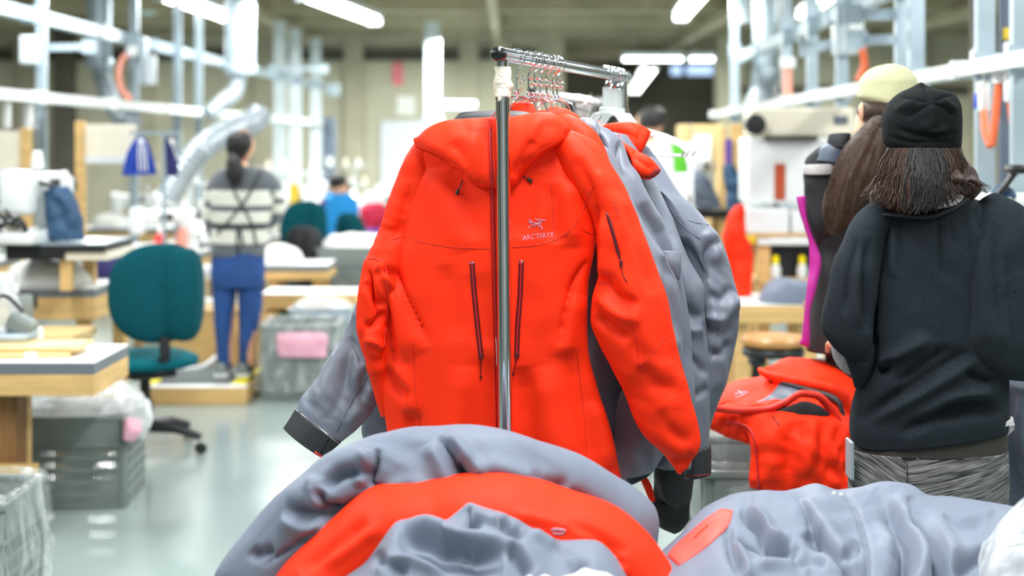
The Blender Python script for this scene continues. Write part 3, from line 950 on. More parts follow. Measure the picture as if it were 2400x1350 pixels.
jh = cloth_tube('hood', hd, 'red_shell', J, nr=90, nl=130, creases=hd_cr, wr=(.002, 7, 3), p=2.2)
cloth_tube('hood_lining', [(1075, 274, 1250, 270, 3.45, 3.44, .03, .03), (1060, 285, 1270, 280, 3.46, 3.44, .04, .03), (1050, 310, 1290, 300, 3.46, 3.44, .03, .03)], 'black_panel', J, nr=40, nl=16)
JT = bvh([jt, jr, jl, jh])

# seams
seamw = 1.7
for pts in ([(898, 570), (925, 560), (955, 552), (962, 556), (972, 564), (1010, 572), (1080, 581), (1160, 583)], [(1192, 580), (1240, 577), (1295, 566), (1330, 545)], [(1330, 545), (1345, 530), (1382, 548)], [(916, 575), (918, 650), (930, 700)],
            [(1345, 312), (1370, 330), (1395, 358)], [(1433, 387), (1410, 405), (1385, 450), (1352, 520), (1325, 556)], [(1292, 420), (1296, 500), (1298, 566)],
            [(1420, 640), (1446, 690), (1470, 740), (1492, 800), (1497, 860)], [(1497, 860), (1530, 830), (1560, 790)], [(1352, 815), (1360, 900), (1372, 1010), (1376, 1100)], [(968, 800), (972, 900), (985, 1000)],
            [(1104, 433), (1125, 437), (1150, 438)], [(1200, 436), (1215, 431), (1222, 424)], [(1375, 1144), (1420, 1144), (1458, 1150)], [(905, 640), (912, 700), (915, 790), (925, 850)], [(1380, 545), (1396, 552)]):
    ribbon('seam', JT, pts, seamw, 'red_seam', J, h=.0008, off=.0006)
ribbon('hood_edge', JT, [(974, 338), (1013, 355), (1050, 376), (1075, 393), (1088, 408)], 2.0, 'red_shell', J, h=.001)
ribbon('hood_edge', JT, [(1334, 314), (1298, 336), (1264, 355), (1240, 376), (1218, 401)], 2.0, 'red_shell', J, h=.001)
# centre-front zip, mostly behind the post
z1 = ribbon('main_zip', JT, [(1149, 282), (1151, 360), (1154, 440), (1157, 560), (1161, 700), (1166, 850), (1170, 1000), (1174, 1120)], 8, 'zip_red', J, h=.002, off=.0015)
ribbon('zip_flap', JT, [(1143, 282), (1145, 360), (1148, 440), (1151, 560), (1155, 700), (1160, 850), (1164, 1000)], 2.4, 'red_seam', J, h=.0022, off=.001)
# teeth
tm = MB()
for k in range(150):
    y = 290 + k * 5.2
    if y > 1060: break
    x = np.interp(y, [282, 360, 440, 560, 700, 850, 1000, 1120], [1152, 1154, 1157, 1160, 1164, 1169, 1173, 1177])
    c, n = hit(JT, x, y, .004)
    tm.box(c.x - .0022, c.x + .0022, c.y - .0012, c.y + .0012, c.z - .0009, c.z + .0009)
tt = tm.build('zip_teeth', 'red_lining', z1); tt['kind'] = 'stuff'
c, n = hit(JT, 1150, 290, .006)
zp = MB().box(c.x - .0055, c.x + .0055, c.y - .004, c.y + .002, c.z - .016, c.z + .008, .002).build('zip_pull', 'red_edge', z1)
MB().tube([(c.x + .0045 * math.cos(a), c.y - .005, c.z - .024 + .012 * math.sin(a)) for a in np.linspace(0, 6.28, 18)[:-1]], .0012, 7, closed=True).build('pull_loop', 'red_edge', z1, True)
MB().tube([(c.x - .001, c.y - .005, c.z - .034), (c.x - .003, c.y - .006, c.z - .05), (c.x - .005, c.y - .006, c.z - .066)], .0011, 7).build('pull_cord', 'red_edge', z1, True)
# chest pocket zips
for pts, tail in (([(1106, 612), (1111, 680), (1119, 760), (1128, 838)], [(1128, 838), (1127, 865), (1126, 884)]), ([(1222, 610), (1219, 690), (1213, 770), (1211, 838)], [(1211, 836), (1206, 862), (1203, 876)])):
    z2 = ribbon('pocket_zip', JT, pts, 12.5, 'zip_maroon', J, h=.0022, off=.0012)
    mid = [(x, y) for x, y in pts]
    ribbon('zip_tape', JT, mid, 3.0, 'zip_red', z2, h=.001, off=.0036)
    c, n = hit(JT, pts[-1][0], pts[-1][1] - 6, .005)
    MB().box(c.x - .004, c.x + .004, c.y - .003, c.y + .002, c.z - .008, c.z + .006, .0015).build('zip_pull', 'zip_maroon', z2)
    ribbon('pull_cord', JT, tail, 2.2, 'zip_maroon', z2, h=.0012, off=.002)
    c, n = hit(JT, tail[-1][0], tail[-1][1], .003)
    MB().lathe([(.001, -.004), (.0032, -.001), (.003, .003), (.001, .004)], 10, T(c.x, c.y, c.z)).build('cord_knot', 'zip_maroon', z2, True)
# sleeve pocket zip
z3 = ribbon('sleeve_zip', JT, [(1421, 495), (1432, 530), (1443, 570), (1455, 612)], 8.5, 'zip_maroon', J, h=.002, off=.001, taper=True)
c, n = hit(JT, 1456, 616, .004)
MB().box(c.x - .004, c.x + .004, c.y - .003, c.y + .002, c.z - .009, c.z + .006, .0015).build('zip_pull', 'zip_maroon', z3)
ribbon('pull_cord', JT, [(1458, 622), (1459, 645), (1470, 662)], 2.2, 'zip_maroon', z3, h=.0012, off=.002)
# drawcord toggles below the hood
for pts, tog in (([(1086, 422), (1079, 438), (1072, 452)], ((1074, 446), (1069, 457))), ([(1227, 414), (1234, 418)], ((1236, 418), (1247, 426)))):
    ribbon('drawcord', JT, pts, 3.0, 'black_plastic', J, h=.0015, off=.004)
    a, _ = hit(JT, *tog[0], .005); b, _ = hit(JT, *tog[1], .005)
    b = Vector((b.x, a.y, b.z))
    MB().tube([a, a.lerp(b, .3), b], [.0028, .0042, .0038], 10).build('toggle', 'black_plastic', J, True)
# cord at the left underarm
ribbon('underarm_zip', JT, [(866, 606), (880, 604), (896, 614), (906, 640), (908, 700), (906, 760)], 4.0, 'red_edge', J, h=.002, off=.001)
ribbon('underarm_cord', JT, [(904, 768), (899, 790), (900, 812)], 2.6, 'red_edge', J, h=.0015, off=.002)
ribbon('underarm_cord', JT, [(905, 768), (908, 795), (915, 812), (924, 820)], 2.6, 'red_edge', J, h=.0015, off=.002)
ribbon('cuff_edge', JT, [(1567, 1098), (1592, 1108), (1610, 1100), (1634, 1070)], 3.5, 'red_seam', J, h=.0015)
# size tape on the pocket flap
ribbon('white_tape', JT, [(1164, 790), (1165, 820), (1166, 856)], 2.4, 'white_plastic', J, h=.001, off=.003)


# embroidered emblem and lettering
def px_mesh(name, polys_px, tree, m, parent, off=.0012, h=.0014):
    """flat lettering triangles given in pixels, laid on the cloth"""
    pass


def emblem_stroke(pts, w):
    ribbon('emblem', JT, [(1200 + x / 15.0, 490 + y / 15.0) for x, y in pts], w, 'embroidery', EM, h=.0009, off=.0011, n=max(4, 2 * len(pts)))


EM = ribbon('emblem', JT, [(1200 + x / 15.0, 490 + y / 15.0) for x, y in ((800, 490), (880, 500), (960, 470), (1010, 440))], 2.4, 'embroidery', J, h=.0009, off=.0011, n=10)
for pts, w in (([(570, 365), (660, 410), (740, 455), (800, 490)], 1.6), ([(580, 475), (630, 450), (680, 420)], 1.8), ([(640, 520), (655, 470), (680, 430)], 1.8), ([(610, 500), (650, 460)], 1.5), ([(680, 450), (700, 510), (730, 560)], 1.5), ([(800, 490), (760, 540), (700, 580), (650, 610)], 1.6),
               ([(650, 600), (620, 640), (605, 680)], 3.2), ([(730, 560), (790, 610), (820, 620)], 1.5), ([(830, 500), (825, 560), (815, 620)], 2.0), ([(840, 530), (900, 535), (960, 505)], 3.4), ([(820, 330), (850, 375), (890, 410)], 1.6), ([(870, 375), (900, 385), (925, 400)], 2.6), ([(900, 415), (940, 385), (990, 390)], 1.6),
               ([(1010, 440), (1000, 390), (1020, 345)], 2.2), ([(1020, 345), (1060, 400), (1095, 425)], 2.2), ([(1095, 425), (1140, 400), (1170, 370)], 2.4), ([(1020, 440), (1030, 500), (970, 560), (910, 600)], 1.6), ([(910, 600), (980, 620), (1040, 625)], 2.6), ([(1040, 620), (1055, 670), (1030, 735)], 2.8)):
    emblem_stroke(pts, w)


def lettering(text, origin, u, v, tree, m, parent, off=.0012, name='lettering'):
    """text laid on the cloth: origin/u/v in pixels (u: advance per unit, v: up per unit), each letter a mesh of its own"""
    adv = 0.0
    for ch in text:
        cu = bpy.data.curves.new('lettering', 'FONT')
        cu.body = ch
        cu.resolution_u = 2
        ob = bpy.data.objects.new('lettering', cu)
        COL.objects.link(ob)
        bpy.context.view_layer.update()
        me = bpy.data.meshes.new_from_object(ob.evaluated_get(bpy.context.evaluated_depsgraph_get()))
        w = max([x.co.x for x in me.vertices] + [0]) if len(me.vertices) else 0.3
        bpy.data.objects.remove(ob); bpy.data.curves.remove(cu)
        if len(me.vertices):
            bm = bmesh.new(); bm.from_mesh(me)
            r = bmesh.ops.extrude_face_region(bm, geom=list(bm.faces))
            top = {g for g in r['geom'] if isinstance(g, bmesh.types.BMVert)}
            for x in bm.verts:
                q = (origin[0] + u[0] * (adv + x.co.x) + v[0] * x.co.y, origin[1] + u[1] * (adv + x.co.x) + v[1] * x.co.y)
                x.co = hit(tree, q[0], q[1], off if x in top else off * .2)[0]
            bmesh.ops.recalc_face_normals(bm, faces=list(bm.faces))
            bm.to_mesh(me); bm.free()
            add_obj(name, me, m, parent, False)
        adv += w + 0.07
    return adv


lettering("ARC'TERYX", (1225, 563.5), (12.9, -1.55), (1.0, -17.0), JT, 'embroidery', J)
for k in range(7):                       # worn tone-on-tone print on the sleeve, not legible
    x_, y_ = 1434 + 2.1 * k, 474 + 5.6 * k
    ribbon('sleeve_print', JT, [(x_, y_), (x_ + 3, y_ - 1.5 + (k % 3)), (x_ + 6, y_ - 2)], 1.6, 'tone_print', J, h=.0005, off=.0006)


# ------------------------------------------------------------------ the jackets behind it
def jacket(name, label, parts, group='shell jackets on the rack', base=None):
    t = thing(name, label, 'jacket', base or (0.05, 3.6, 0.9), group)
    for nm, fn in parts:
        fn(nm, t)
    return t


def tubef(st, m, **kw):
    return lambda nm, t: cloth_tube(nm, st, m, t, **kw)


# grey jacket whose sleeve swings out at lower left
g = thing('shell_jacket', 'grey ripstop jacket directly behind the red one, black-cuffed sleeve swinging out left', 'jacket', (0, 3.6, .9), 'shell jackets on the rack')
cloth_tube('body', [(1040, 300, 1330, 295, 3.66, 3.55, .03, .03), (985, 345, 1400, 335, 3.66, 3.55, .035, .03), (940, 450, 1440, 440, 3.66, 3.55, .04, .03), (905, 600, 1440, 600, 3.66, 3.55, .05, .03), (880, 756, 1430, 756, 3.66, 3.55, .05, .03), (864, 900, 1440, 900, 3.66, 3.55, .055, .03), (848, 1000, 1465, 1000, 3.66, 3.55, .055, .03), (856, 1050, 1480, 1060, 3.66, 3.55, .05, .03), (866, 1100, 1490, 1118, 3.66, 3.55, .04, .03)], 'grey_shell', g, nr=90, nl=110, wr=(.006, 6, 21))
gs = [(930, 480, 1000, 500, 3.66, 3.62, .05, .04), (895, 590, 975, 640, 3.65, 3.6, .052, .04), (846, 684, 955, 760, 3.63, 3.58, .052, .04), (806, 782, 925, 860, 3.61, 3.55, .052, .04), (752, 872, 890, 938, 3.59, 3.53, .05, .04), (720, 915, 850, 995, 3.58, 3.52, .047, .04), (691, 960, 796, 1040, 3.57, 3.52, .043, .04)]
gcr = [('v', .016, 16, [(830, 740), (815, 830), (800, 900), (775, 990)]), ('r', .012, 20, [(800, 810), (770, 880), (735, 950)]), ('v', .010, 10, [(870, 850), (850, 900), (850, 960)]), ('r', .008, 12, [(880, 900), (845, 950), (810, 1010)]), ('v', .009, 8, [(806, 790), (830, 810), (850, 860)])]
gs = [r_[:6] + (r_[6] * .62, r_[7] * .62) for r_ in gs]
gl = cloth_tube('sleeve', gs, 'grey_shell', g, nr=80, nl=120, creases=gcr, p=1.55, wr=(.006, 8, 8, (1, 1, 1), .85))
cuf = [(693, 957, 799, 1038, 3.57, 3.52, .029, .027), (678, 982, 780, 1055, 3.57, 3.52, .028, .026), (664, 1003, 759, 1076, 3.57, 3.52, .026, .024)]
gc = cloth_tube('cuff', cuf, 'black_panel', g, nr=60, nl=24, caps=True, p=1.55)
G1 = bvh([gl, gc])
ribbon('cuff_seam', G1, [(693, 960), (735, 992), (772, 1022), (796, 1040)], 2.4, 'chrome_soft', g, h=.0008)
ribbon('cuff_lining', G1, [(738, 1059), (748, 1066), (757, 1074)], 5, 'red_edge', g, h=.003, off=-.001)
ribbon('cuff_tab', G1, [(752, 1062), (762, 1040), (772, 1024)], 5, 'black_cloth', g, h=.001)
ribbon('seam', G1, [(872, 870), (845, 905), (815, 960), (790, 1010)], 2, 'grey_panel', g, h=.0008)

# fan of sleeves at right, front to back
fan = [
    ('grey ripstop jacket, first sleeve showing right of the red sleeve', [(1352, 305, 1412, 338, 3.53, 3.5, .03, .03), (1380, 360, 1428, 352, 3.52, 3.48, .04, .035), (1405, 440, 1468, 440, 3.5, 3.46, .05, .04), (1430, 540, 1516, 540, 3.49, 3.45, .05, .04), (1460, 620, 1562, 608, 3.48, 3.44, .05, .04), (1480, 700, 1592, 680, 3.48, 3.44, .05, .04), (1490, 780, 1598, 770, 3.48, 3.44, .05, .04), (1480, 860, 1600, 860, 3.48, 3.44, .05, .04), (1450, 950, 1590, 960, 3.49, 3.45, .05, .04), (1440, 1060, 1560, 1060, 3.5, 3.46, .045, .04), (1430, 1130, 1530, 1110, 3.5, 3.46, .04, .04)], 3.60, 31),
    ('grey ripstop jacket, second sleeve right of the red sleeve with flap', [(1360, 295, 1430, 305, 3.6, 3.58, .025, .025), (1395, 318, 1456, 328, 3.59, 3.56, .035, .03), (1420, 370, 1478, 384, 3.57, 3.54, .045, .035), (1450, 460, 1512, 452, 3.55, 3.52, .05, .04), (1480, 540, 1552, 520, 3.54, 3.51, .05, .04), (1520, 610, 1582, 600, 3.53, 3.5, .05, .04), (1540, 690, 1606, 690, 3.53, 3.5, .05, .04), (1545, 800, 1622, 800, 3.53, 3.5, .05, .04), (1540, 920, 1626, 920, 3.53, 3.5, .05, .04), (1535, 1020, 1625, 1030, 3.53, 3.5, .045, .04), (1530, 1090, 1620, 1100, 3.53, 3.5, .04, .04)], 3.66, 32),
    ('grey ripstop jacket, third sleeve from the red one, ending in a black cuff', [(1400, 300, 1470, 318, 3.66, 3.64, .025, .025), (1455, 350, 1512, 380, 3.65, 3.62, .04, .03), (1495, 425, 1548, 452, 3.63, 3.6, .045, .035), (1520, 500, 1572, 515, 3.62, 3.58, .05, .04), (1550, 580, 1610, 605, 3.6, 3.57, .05, .04), (1580, 660, 1648, 680, 3.59, 3.56, .05, .04), (1600, 740, 1652, 750, 3.59, 3.56, .05, .04), (1605, 850, 1660, 850, 3.59, 3.56, .05, .04), (1600, 960, 1662, 960, 3.59, 3.56, .048, .04), (1605, 1056, 1663, 1050, 3.59, 3.56, .044, .04)], 3.72, 33),
    ('outermost grey ripstop jacket at the right end of the fan', [(1430, 300, 1485, 320, 3.73, 3.7, .025, .025), (1470, 330, 1530, 385, 3.71, 3.68, .04, .035), (1530, 420, 1590, 455, 3.69, 3.66, .05, .04), (1560, 500, 1648, 508, 3.67, 3.64, .055, .045), (1590, 580, 1694, 570, 3.66, 3.62, .058, .05), (1620, 650, 1721, 655, 3.65, 3.61, .06, .05), (1640, 720, 1734, 716, 3.64, 3.6, .06, .05), (1648, 800, 1725, 800, 3.64, 3.6, .058, .05), (1645, 890, 1702, 890, 3.64, 3.6, .052, .045), (1620, 990, 1668, 985, 3.65, 3.62, .04, .035), (1600, 1050, 1652, 1050, 3.66, 3.63, .035, .03)], 3.78, 34)]
fcr = [
    [('v', 0.0168, 14, [(1560, 600), (1575, 700), (1580, 800)])],
    [('V', 0.0224, 9, [(1454, 330), (1450, 380), (1448, 420)]), ('r', 0.0140, 12, [(1475, 390), (1510, 470), (1550, 540)]), ('v', 0.0168, 14, [(1500, 480), (1550, 570), (1575, 640)])],
    [('v', 0.0168, 10, [(1600, 720), (1625, 735), (1648, 745)]), ('r', 0.0140, 12, [(1600, 760), (1625, 775), (1648, 770)]), ('v', 0.0140, 10, [(1600, 830), (1630, 850), (1655, 880)]), ('v', 0.0140, 9, [(1610, 930), (1640, 920), (1658, 905)]), ('r', 0.0140, 16, [(1560, 560), (1600, 650), (1625, 720)])],
    [('V', 0.0280, 12, [(1690, 566), (1665, 575), (1652, 600), (1650, 660)]), ('v', 0.0196, 14, [(1600, 560), (1625, 620), (1645, 690)]), ('r', 0.0168, 14, [(1650, 540), (1670, 560), (1680, 620)]), ('v', 0.0182, 12, [(1650, 770), (1690, 780), (1730, 720)]), ('r', 0.0168, 12, [(1655, 740), (1690, 750), (1725, 690)]), ('v', 0.0168, 10, [(1655, 830), (1685, 830), (1715, 800)]), ('r', 0.0112, 12, [(1690, 800), (1695, 860), (1680, 920)]), ('v', 0.0140, 12, [(1655, 690), (1690, 700), (1718, 670)])]]
fanobjs = []
for (lab, st, yb, sd), cr in zip(fan, fcr):
    t = thing('shell_jacket', lab, 'jacket', (0.1, yb, .9), 'shell jackets on the rack')
    dx = (yb - 3.6) * 320
    body = [(1090 + dx, 292, 1340 + dx, 288, yb + .05, yb - .04, .022, .022), (1050 + dx, 340, 1400 + dx, 335, yb + .05, yb - .04, .022, .022), (1030 + dx, 450, 1430 + dx, 450, yb + .05, yb - .04, .025, .022), (1010 + dx, 620, 1450 + dx, 620, yb + .05, yb - .04, .028, .025), (1000 + dx, 800, 1450 + dx, 800, yb + .05, yb - .04, .03, .028), (1000 + dx, 1000, 1460 + dx, 1000, yb + .05, yb - .04, .03, .028), (1005 + dx, 1105, 1470 + dx, 1095, yb + .05, yb - .04, .028, .026)]
    cloth_tube('body', body, 'grey_shell', t, nr=64, nl=60, wr=(.004, 6, sd + 40))
    s = cloth_tube('sleeve', st, 'grey_shell', t, nr=72, nl=130, p=1.6, creases=cr, wr=(.006, 6.5, sd, (1, 1, .6), .95))
    fanobjs.append((t, s))
t3, s3 = fanobjs[2]
c3 = cloth_tube('cuff', [(1604, 1052, 1664, 1046, 3.59, 3.56, .046, .042), (1606, 1085, 1665, 1080, 3.59, 3.56, .046, .042), (1608, 1118, 1664, 1114, 3.59, 3.56, .044, .04)], 'black_panel', t3, nr=48, nl=14)
ribbon('cuff_lining', bvh([c3]), [(1610, 1117), (1635, 1114), (1662, 1112)], 5, 'red_lining', t3, h=.003)
t4, s4 = fanobjs[3]
F4 = bvh([s4])
ribbon('seam', F4, [(1585, 505), (1620, 520), (1660, 528)], 2, 'grey_panel', t4, h=.0008)
ribbon('seam', F4, [(1560, 470), (1600, 530), (1640, 560)], 2, 'grey_panel', t4, h=.0008)
ribbon('red_tab', F4, [(1643, 668), (1648, 672)], 6, 'red_edge', t4, h=.002)
t2, s2 = fanobjs[1]
cloth_tube('pocket_flap', [(1552, 588, 1597, 590, 3.46, 3.46, .008, .006), (1556, 615, 1597, 620, 3.455, 3.455, .012, .006), (1572, 640, 1595, 648, 3.46, 3.46, .01, .006), (1586, 652, 1594, 653, 3.465, 3.465, .006, .004)], 'grey_shell', t2, nr=32, nl=24)
# collars standing out of the fan
cloth_tube('collar', [(1347, 282, 1352, 296, 3.58, 3.56, .015, .012), (1375, 280, 1370, 318, 3.58, 3.55, .024, .02), (1402, 292, 1396, 322, 3.57, 3.54, .022, .02), (1408, 303, 1404, 324, 3.56, 3.53, .012, .012)], 'grey_shell', t2, nr=40, nl=30)
cloth_tube('hood', [(1408, 303, 1410, 308, 3.74, 3.73, .01, .01), (1440, 297, 1436, 322, 3.72, 3.7, .03, .025), (1477, 289, 1470, 345, 3.7, 3.67, .038, .03), (1503, 295, 1490, 362, 3.69, 3.66, .034, .03), (1519, 303, 1503, 358, 3.68, 3.66, .02, .02), (1526, 309, 1508, 350, 3.68, 3.66, .008, .008)], 'red_shell', t4, nr=48, nl=50, creases=[('v', .006, 10, [(1440, 310), (1470, 315), (1500, 330)])])
hB = cloth_tube('hood', [(1448, 318, 1452, 330, 3.62, 3.61, .012, .01), (1466, 338, 1476, 372, 3.6, 3.58, .03, .02), (1490, 352, 1490, 408, 3.585, 3.56, .036, .03), (1515, 366, 1506, 418, 3.57, 3.55, .034, .03), (1536, 383, 1520, 420, 3.565, 3.55, .026, .024), (1549, 399, 1530, 416, 3.56, 3.55, .012, .012)], 'red_shell', t3, nr=48, nl=50, creases=[('v', .008, 10, [(1480, 360), (1510, 385), (1535, 398)])])
cloth_tube('hood_opening', [(1505, 404, 1505, 412, 3.542, 3.542, .004, .01), (1522, 396, 1515, 416, 3.54, 3.54, .005, .01), (1540, 394, 1528, 417, 3.542, 3.542, .005, .01), (1548, 398, 1540, 410, 3.546, 3.546, .004, .01)], 'red_lining', t3, nr=28, nl=20)
# further red jacket shoulders between hangers and grey ones
t = thing('shell_jacket', 'red shell jacket tucked behind the front one, its raised collar under the hangers', 'jacket', (0.08, 3.55, .9), 'shell jackets on the rack')
cloth_tube('collar', [(1196, 246, 1200, 275, 3.54, 3.53, .014, .012), (1215, 240, 1212, 285, 3.53, 3.52, .025, .02), (1236, 239, 1240, 300, 3.52, 3.51, .03, .03), (1250, 246, 1262, 310, 3.51, 3.5, .022, .02), (1256, 256, 1275, 310, 3.51, 3.5, .012, .012)], 'red_shell', t, nr=48, nl=40)
cloth_tube('body', [(1200, 262, 1330, 255, 3.55, 3.52, .02, .02), (1150, 300, 1400, 330, 3.55, 3.52, .03, .025), (1100, 400, 1400, 430, 3.55, 3.52, .03, .025), (1080, 560, 1350, 560, 3.55, 3.52, .03, .025), (1080, 1000, 1340, 1000, 3.55, 3.52, .03, .025), (1085, 1090, 1345, 1080, 3.55, 3.52, .03, .025)], 'red_shell', t, nr=60, nl=60, wr=(.004, 6, 77))
t = thing('shell_jacket', 'red shell jacket whose rounded shoulder shows right of the front hood', 'jacket', (0.1, 3.62, .9), 'shell jackets on the rack')
cloth_tube('hood', [(1282, 262, 1290, 285, 3.6, 3.57, .02, .02), (1300, 252, 1310, 300, 3.58, 3.55, .03, .03), (1325, 256, 1330, 315, 3.56, 3.53, .034, .03), (1350, 274, 1350, 318, 3.55, 3.52, .03, .03), (1366, 292, 1362, 322, 3.54, 3.52, .018, .02)], 'red_shell', t, nr=56, nl=50, creases=[('V', .012, 8, [(1322, 275), (1325, 295), (1345, 310)])])
cloth_tube('shoulder', [(1290, 290, 1330, 272, 3.5, 3.54, .02, .02), (1320, 312, 1372, 296, 3.48, 3.5, .03, .03), (1345, 340, 1406, 330, 3.46, 3.48, .035, .03), (1370, 400, 1430, 390, 3.45, 3.47, .035, .03), (1390, 480, 1450, 480, 3.45, 3.47, .03, .03)], 'red_shell', t, nr=48, nl=50)
cloth_tube('body', [(1170, 282, 1340, 275, 3.64, 3.6, .02, .02), (1110, 400, 1400, 430, 3.64, 3.6, .03, .025), (1090, 560, 1350, 560, 3.64, 3.6, .03, .025), (1090, 1085, 1340, 1070, 3.64, 3.6, .03, .025)], 'red_shell', t, nr=60, nl=50, wr=(.004, 6, 79))
# grey collar behind the hood of the front jacket
cloth_tube('collar', [(1070, 275, 1078, 290, 3.56, 3.55, .012, .012), (1085, 264, 1092, 292, 3.54, 3.53, .02, .02), (1130, 262, 1130, 290, 3.53, 3.52, .025, .02), (1200, 262, 1200, 290, 3.52, 3.51, .025, .02), (1250, 264, 1248, 286, 3.51, 3.5, .014, .012)], 'black_panel', g, nr=40, nl=40)
# black lower hems and long cuffs hanging under the fan
t = thing('shell_jacket', 'black and dark grey jacket hems and sleeve hanging lowest under the red sleeve', 'jacket', (0.25, 3.75, .7), 'shell jackets on the rack')
cloth_tube('body', [(1400, 700, 1490, 720, 3.6, 3.6, .02, .02), (1405, 850, 1530, 850, 3.6, 3.6, .03, .03), (1430, 960, 1560, 960, 3.6, 3.6, .035, .03), (1450, 1060, 1580, 1050, 3.6, 3.6, .035, .03), (1466, 1130, 1530, 1105, 3.6, 3.6, .03, .03)], 'grey_panel', t, nr=48, nl=50, wr=(.006, 8, 3))
cloth_tube('hem', [(1455, 1070, 1535, 1040, 3.56, 3.56, .02, .03), (1462, 1110, 1535, 1075, 3.56, 3.56, .024, .03), (1470, 1138, 1528, 1108, 3.56, 3.56, .02, .02)], 'black_panel', t, nr=40, nl=20)
cloth_tube('sleeve', [(1530, 980, 1625, 1000, 3.72, 3.72, .03, .03), (1535, 1060, 1630, 1080, 3.72, 3.72, .035, .03), (1532, 1130, 1622, 1150, 3.72, 3.72, .036, .03), (1528, 1180, 1616, 1190, 3.72, 3.72, .034, .03)], 'black_panel', t, nr=48, nl=40, wr=(.008, 9, 14))
cu = cloth_tube('cuff', [(1524, 1172, 1617, 1180, 3.72, 3.72, .036, .032), (1522, 1200, 1616, 1205, 3.72, 3.72, .036, .032), (1545, 1235, 1616, 1215, 3.72, 3.72, .03, .03), (1578, 1251, 1600, 1240, 3.72, 3.72, .012, .012)], 'black_cloth', t, nr=40, nl=20)
ribbon('red_trim', bvh([cu]), [(1525, 1180), (1528, 1205), (1545, 1228)], 3, 'red_edge', t, h=.002)
cloth_tube('red_lining', [(1498, 1118, 1512, 1112, 3.68, 3.68, .006, .006), (1512, 1150, 1528, 1140, 3.68, 3.68, .008, .006), (1524, 1180, 1536, 1172, 3.68, 3.68, .006, .006)], 'red_shell', t, nr=20, nl=16)
# ------------------------------------------------------------------ crates, heaps, film
def crate(label, loc, rz=0.0, w=.6, d=.4, h=.4, group='grey plastic crates', m='crate_grey', name='plastic_crate'):
    t = thing(name, label, 'crate', loc, group, rz=rz, local=True)
    x, y = w / 2, d / 2
    b = MB()
    for sx in (-1, 1):
        for sy in (-1, 1):
            b.box(sx * x - (.035 if sx > 0 else 0), sx * x + (.035 if sx < 0 else 0), sy * y - (.035 if sy > 0 else 0), sy * y + (.035 if sy < 0 else 0), 0, h * .98, .006)
    b.box(-x + .01, x - .01, -y + .01, y - .01, 0.004, .014)
    b.build('corner_frame', m, t, True)
    r = MB()
    zr = h * .70
    for sy in (-1, 1):
        r.box(-x + .03, x - .03, sy * y - .006, sy * y + .006, zr, h, .003).box(-x - .008, x + .008, sy * y - .011, sy * y + .011, h - .022, h, .004)
        r.box(-x, x, sy * y - .009, sy * y + .009, zr - .012, zr + .004, .003)
    for sx in (-1, 1):
        r.box(sx * x - .006, sx * x + .006, -y + .03, y - .03, zr, h, .003).box(sx * x - .011, sx * x + .011, -y - .008, y + .008, h - .022, h, .004)
        r.box(sx * x - .009, sx * x + .009, -y, y, zr - .012, zr + .004, .003)
    r.build('rim', m, t, True)
    nz = max(3, int(zr / .05))
    for sy in (-1, 1):
        g_ = MB()
        for k in range(nz + 1):
            z = .012 + (zr - .02) * k / nz
            g_.box(-x + .03, x - .03, sy * y - .004, sy * y + .004, z - .008, z + .008)
        n = int((w - .07) / .016)
        for k in range(n):
            xx = -x + .035 + (w - .07) * (k + .5) / n
            g_.box(xx - .0048, xx + .0048, sy * y - .0035, sy * y + .0035, .01, zr)
        g_.build('grille', m, t)
    for sx in (-1, 1):
        g_ = MB()
        for k in range(nz + 1):
            z = .012 + (zr - .02) * k / nz
            g_.box(sx * x - .004, sx * x + .004, -y + .03, y - .03, z - .008, z + .008)
        n = int((d - .07) / .016)
        for k in range(n):
            yy = -y + .035 + (d - .07) * (k + .5) / n
            g_.box(sx * x - .0035, sx * x + .0035, yy - .0048, yy + .0048, .01, zr)
        g_.build('grille', m, t)
    return t


def heap(name, label, cat, cx, cy, z, rx, ry, h, m, seed=1, group=None, amp=.03, freq=3.0, parent=None, power=1.6, n=48, rz=0.0):
    """a soft heap of cloth or film lying on something: a lumpy mound with a tucked-under rim"""
    th = np.linspace(0, 2 * math.pi, n, endpoint=False)[None]
    r = np.linspace(0.02, 1.0, n // 2)[:, None]
    rr = r ** .8
    e = 2.6
    c, s = np.cos(th), np.sin(th)
    sq = (np.abs(c) ** e + np.abs(s) ** e) ** (-1 / e)
    X = rx * rr * c * sq; Y = ry * rr * s * sq
    if rz: X, Y = X * math.cos(rz) - Y * math.sin(rz), X * math.sin(rz) + Y * math.cos(rz)
    Z = h * np.clip(1 - rr ** (power * 2), 0, 1) ** (1 / power) + 0 * th
    V = np.stack([cx + X, cy + Y, z + Z], -1)
    w = wrinkle(V, amp, freq, seed, (1, 1, .6), .7)
    k = np.clip((1 - rr) * 6, .15, 1)
    V[..., 2] = np.maximum(V[..., 2] + w * k, z + .002)
    V[..., 0] += wrinkle(V, amp * .5, freq, seed + 5) * .8
    V = V[::-1]
    base = V[:1].copy(); base[..., 2] = z
    V = np.concatenate([base, V], 0)
    o = grid_mesh(name, V, m, parent, True, True, flip=False)
    if label: tag(o, label, cat, group)
    return o


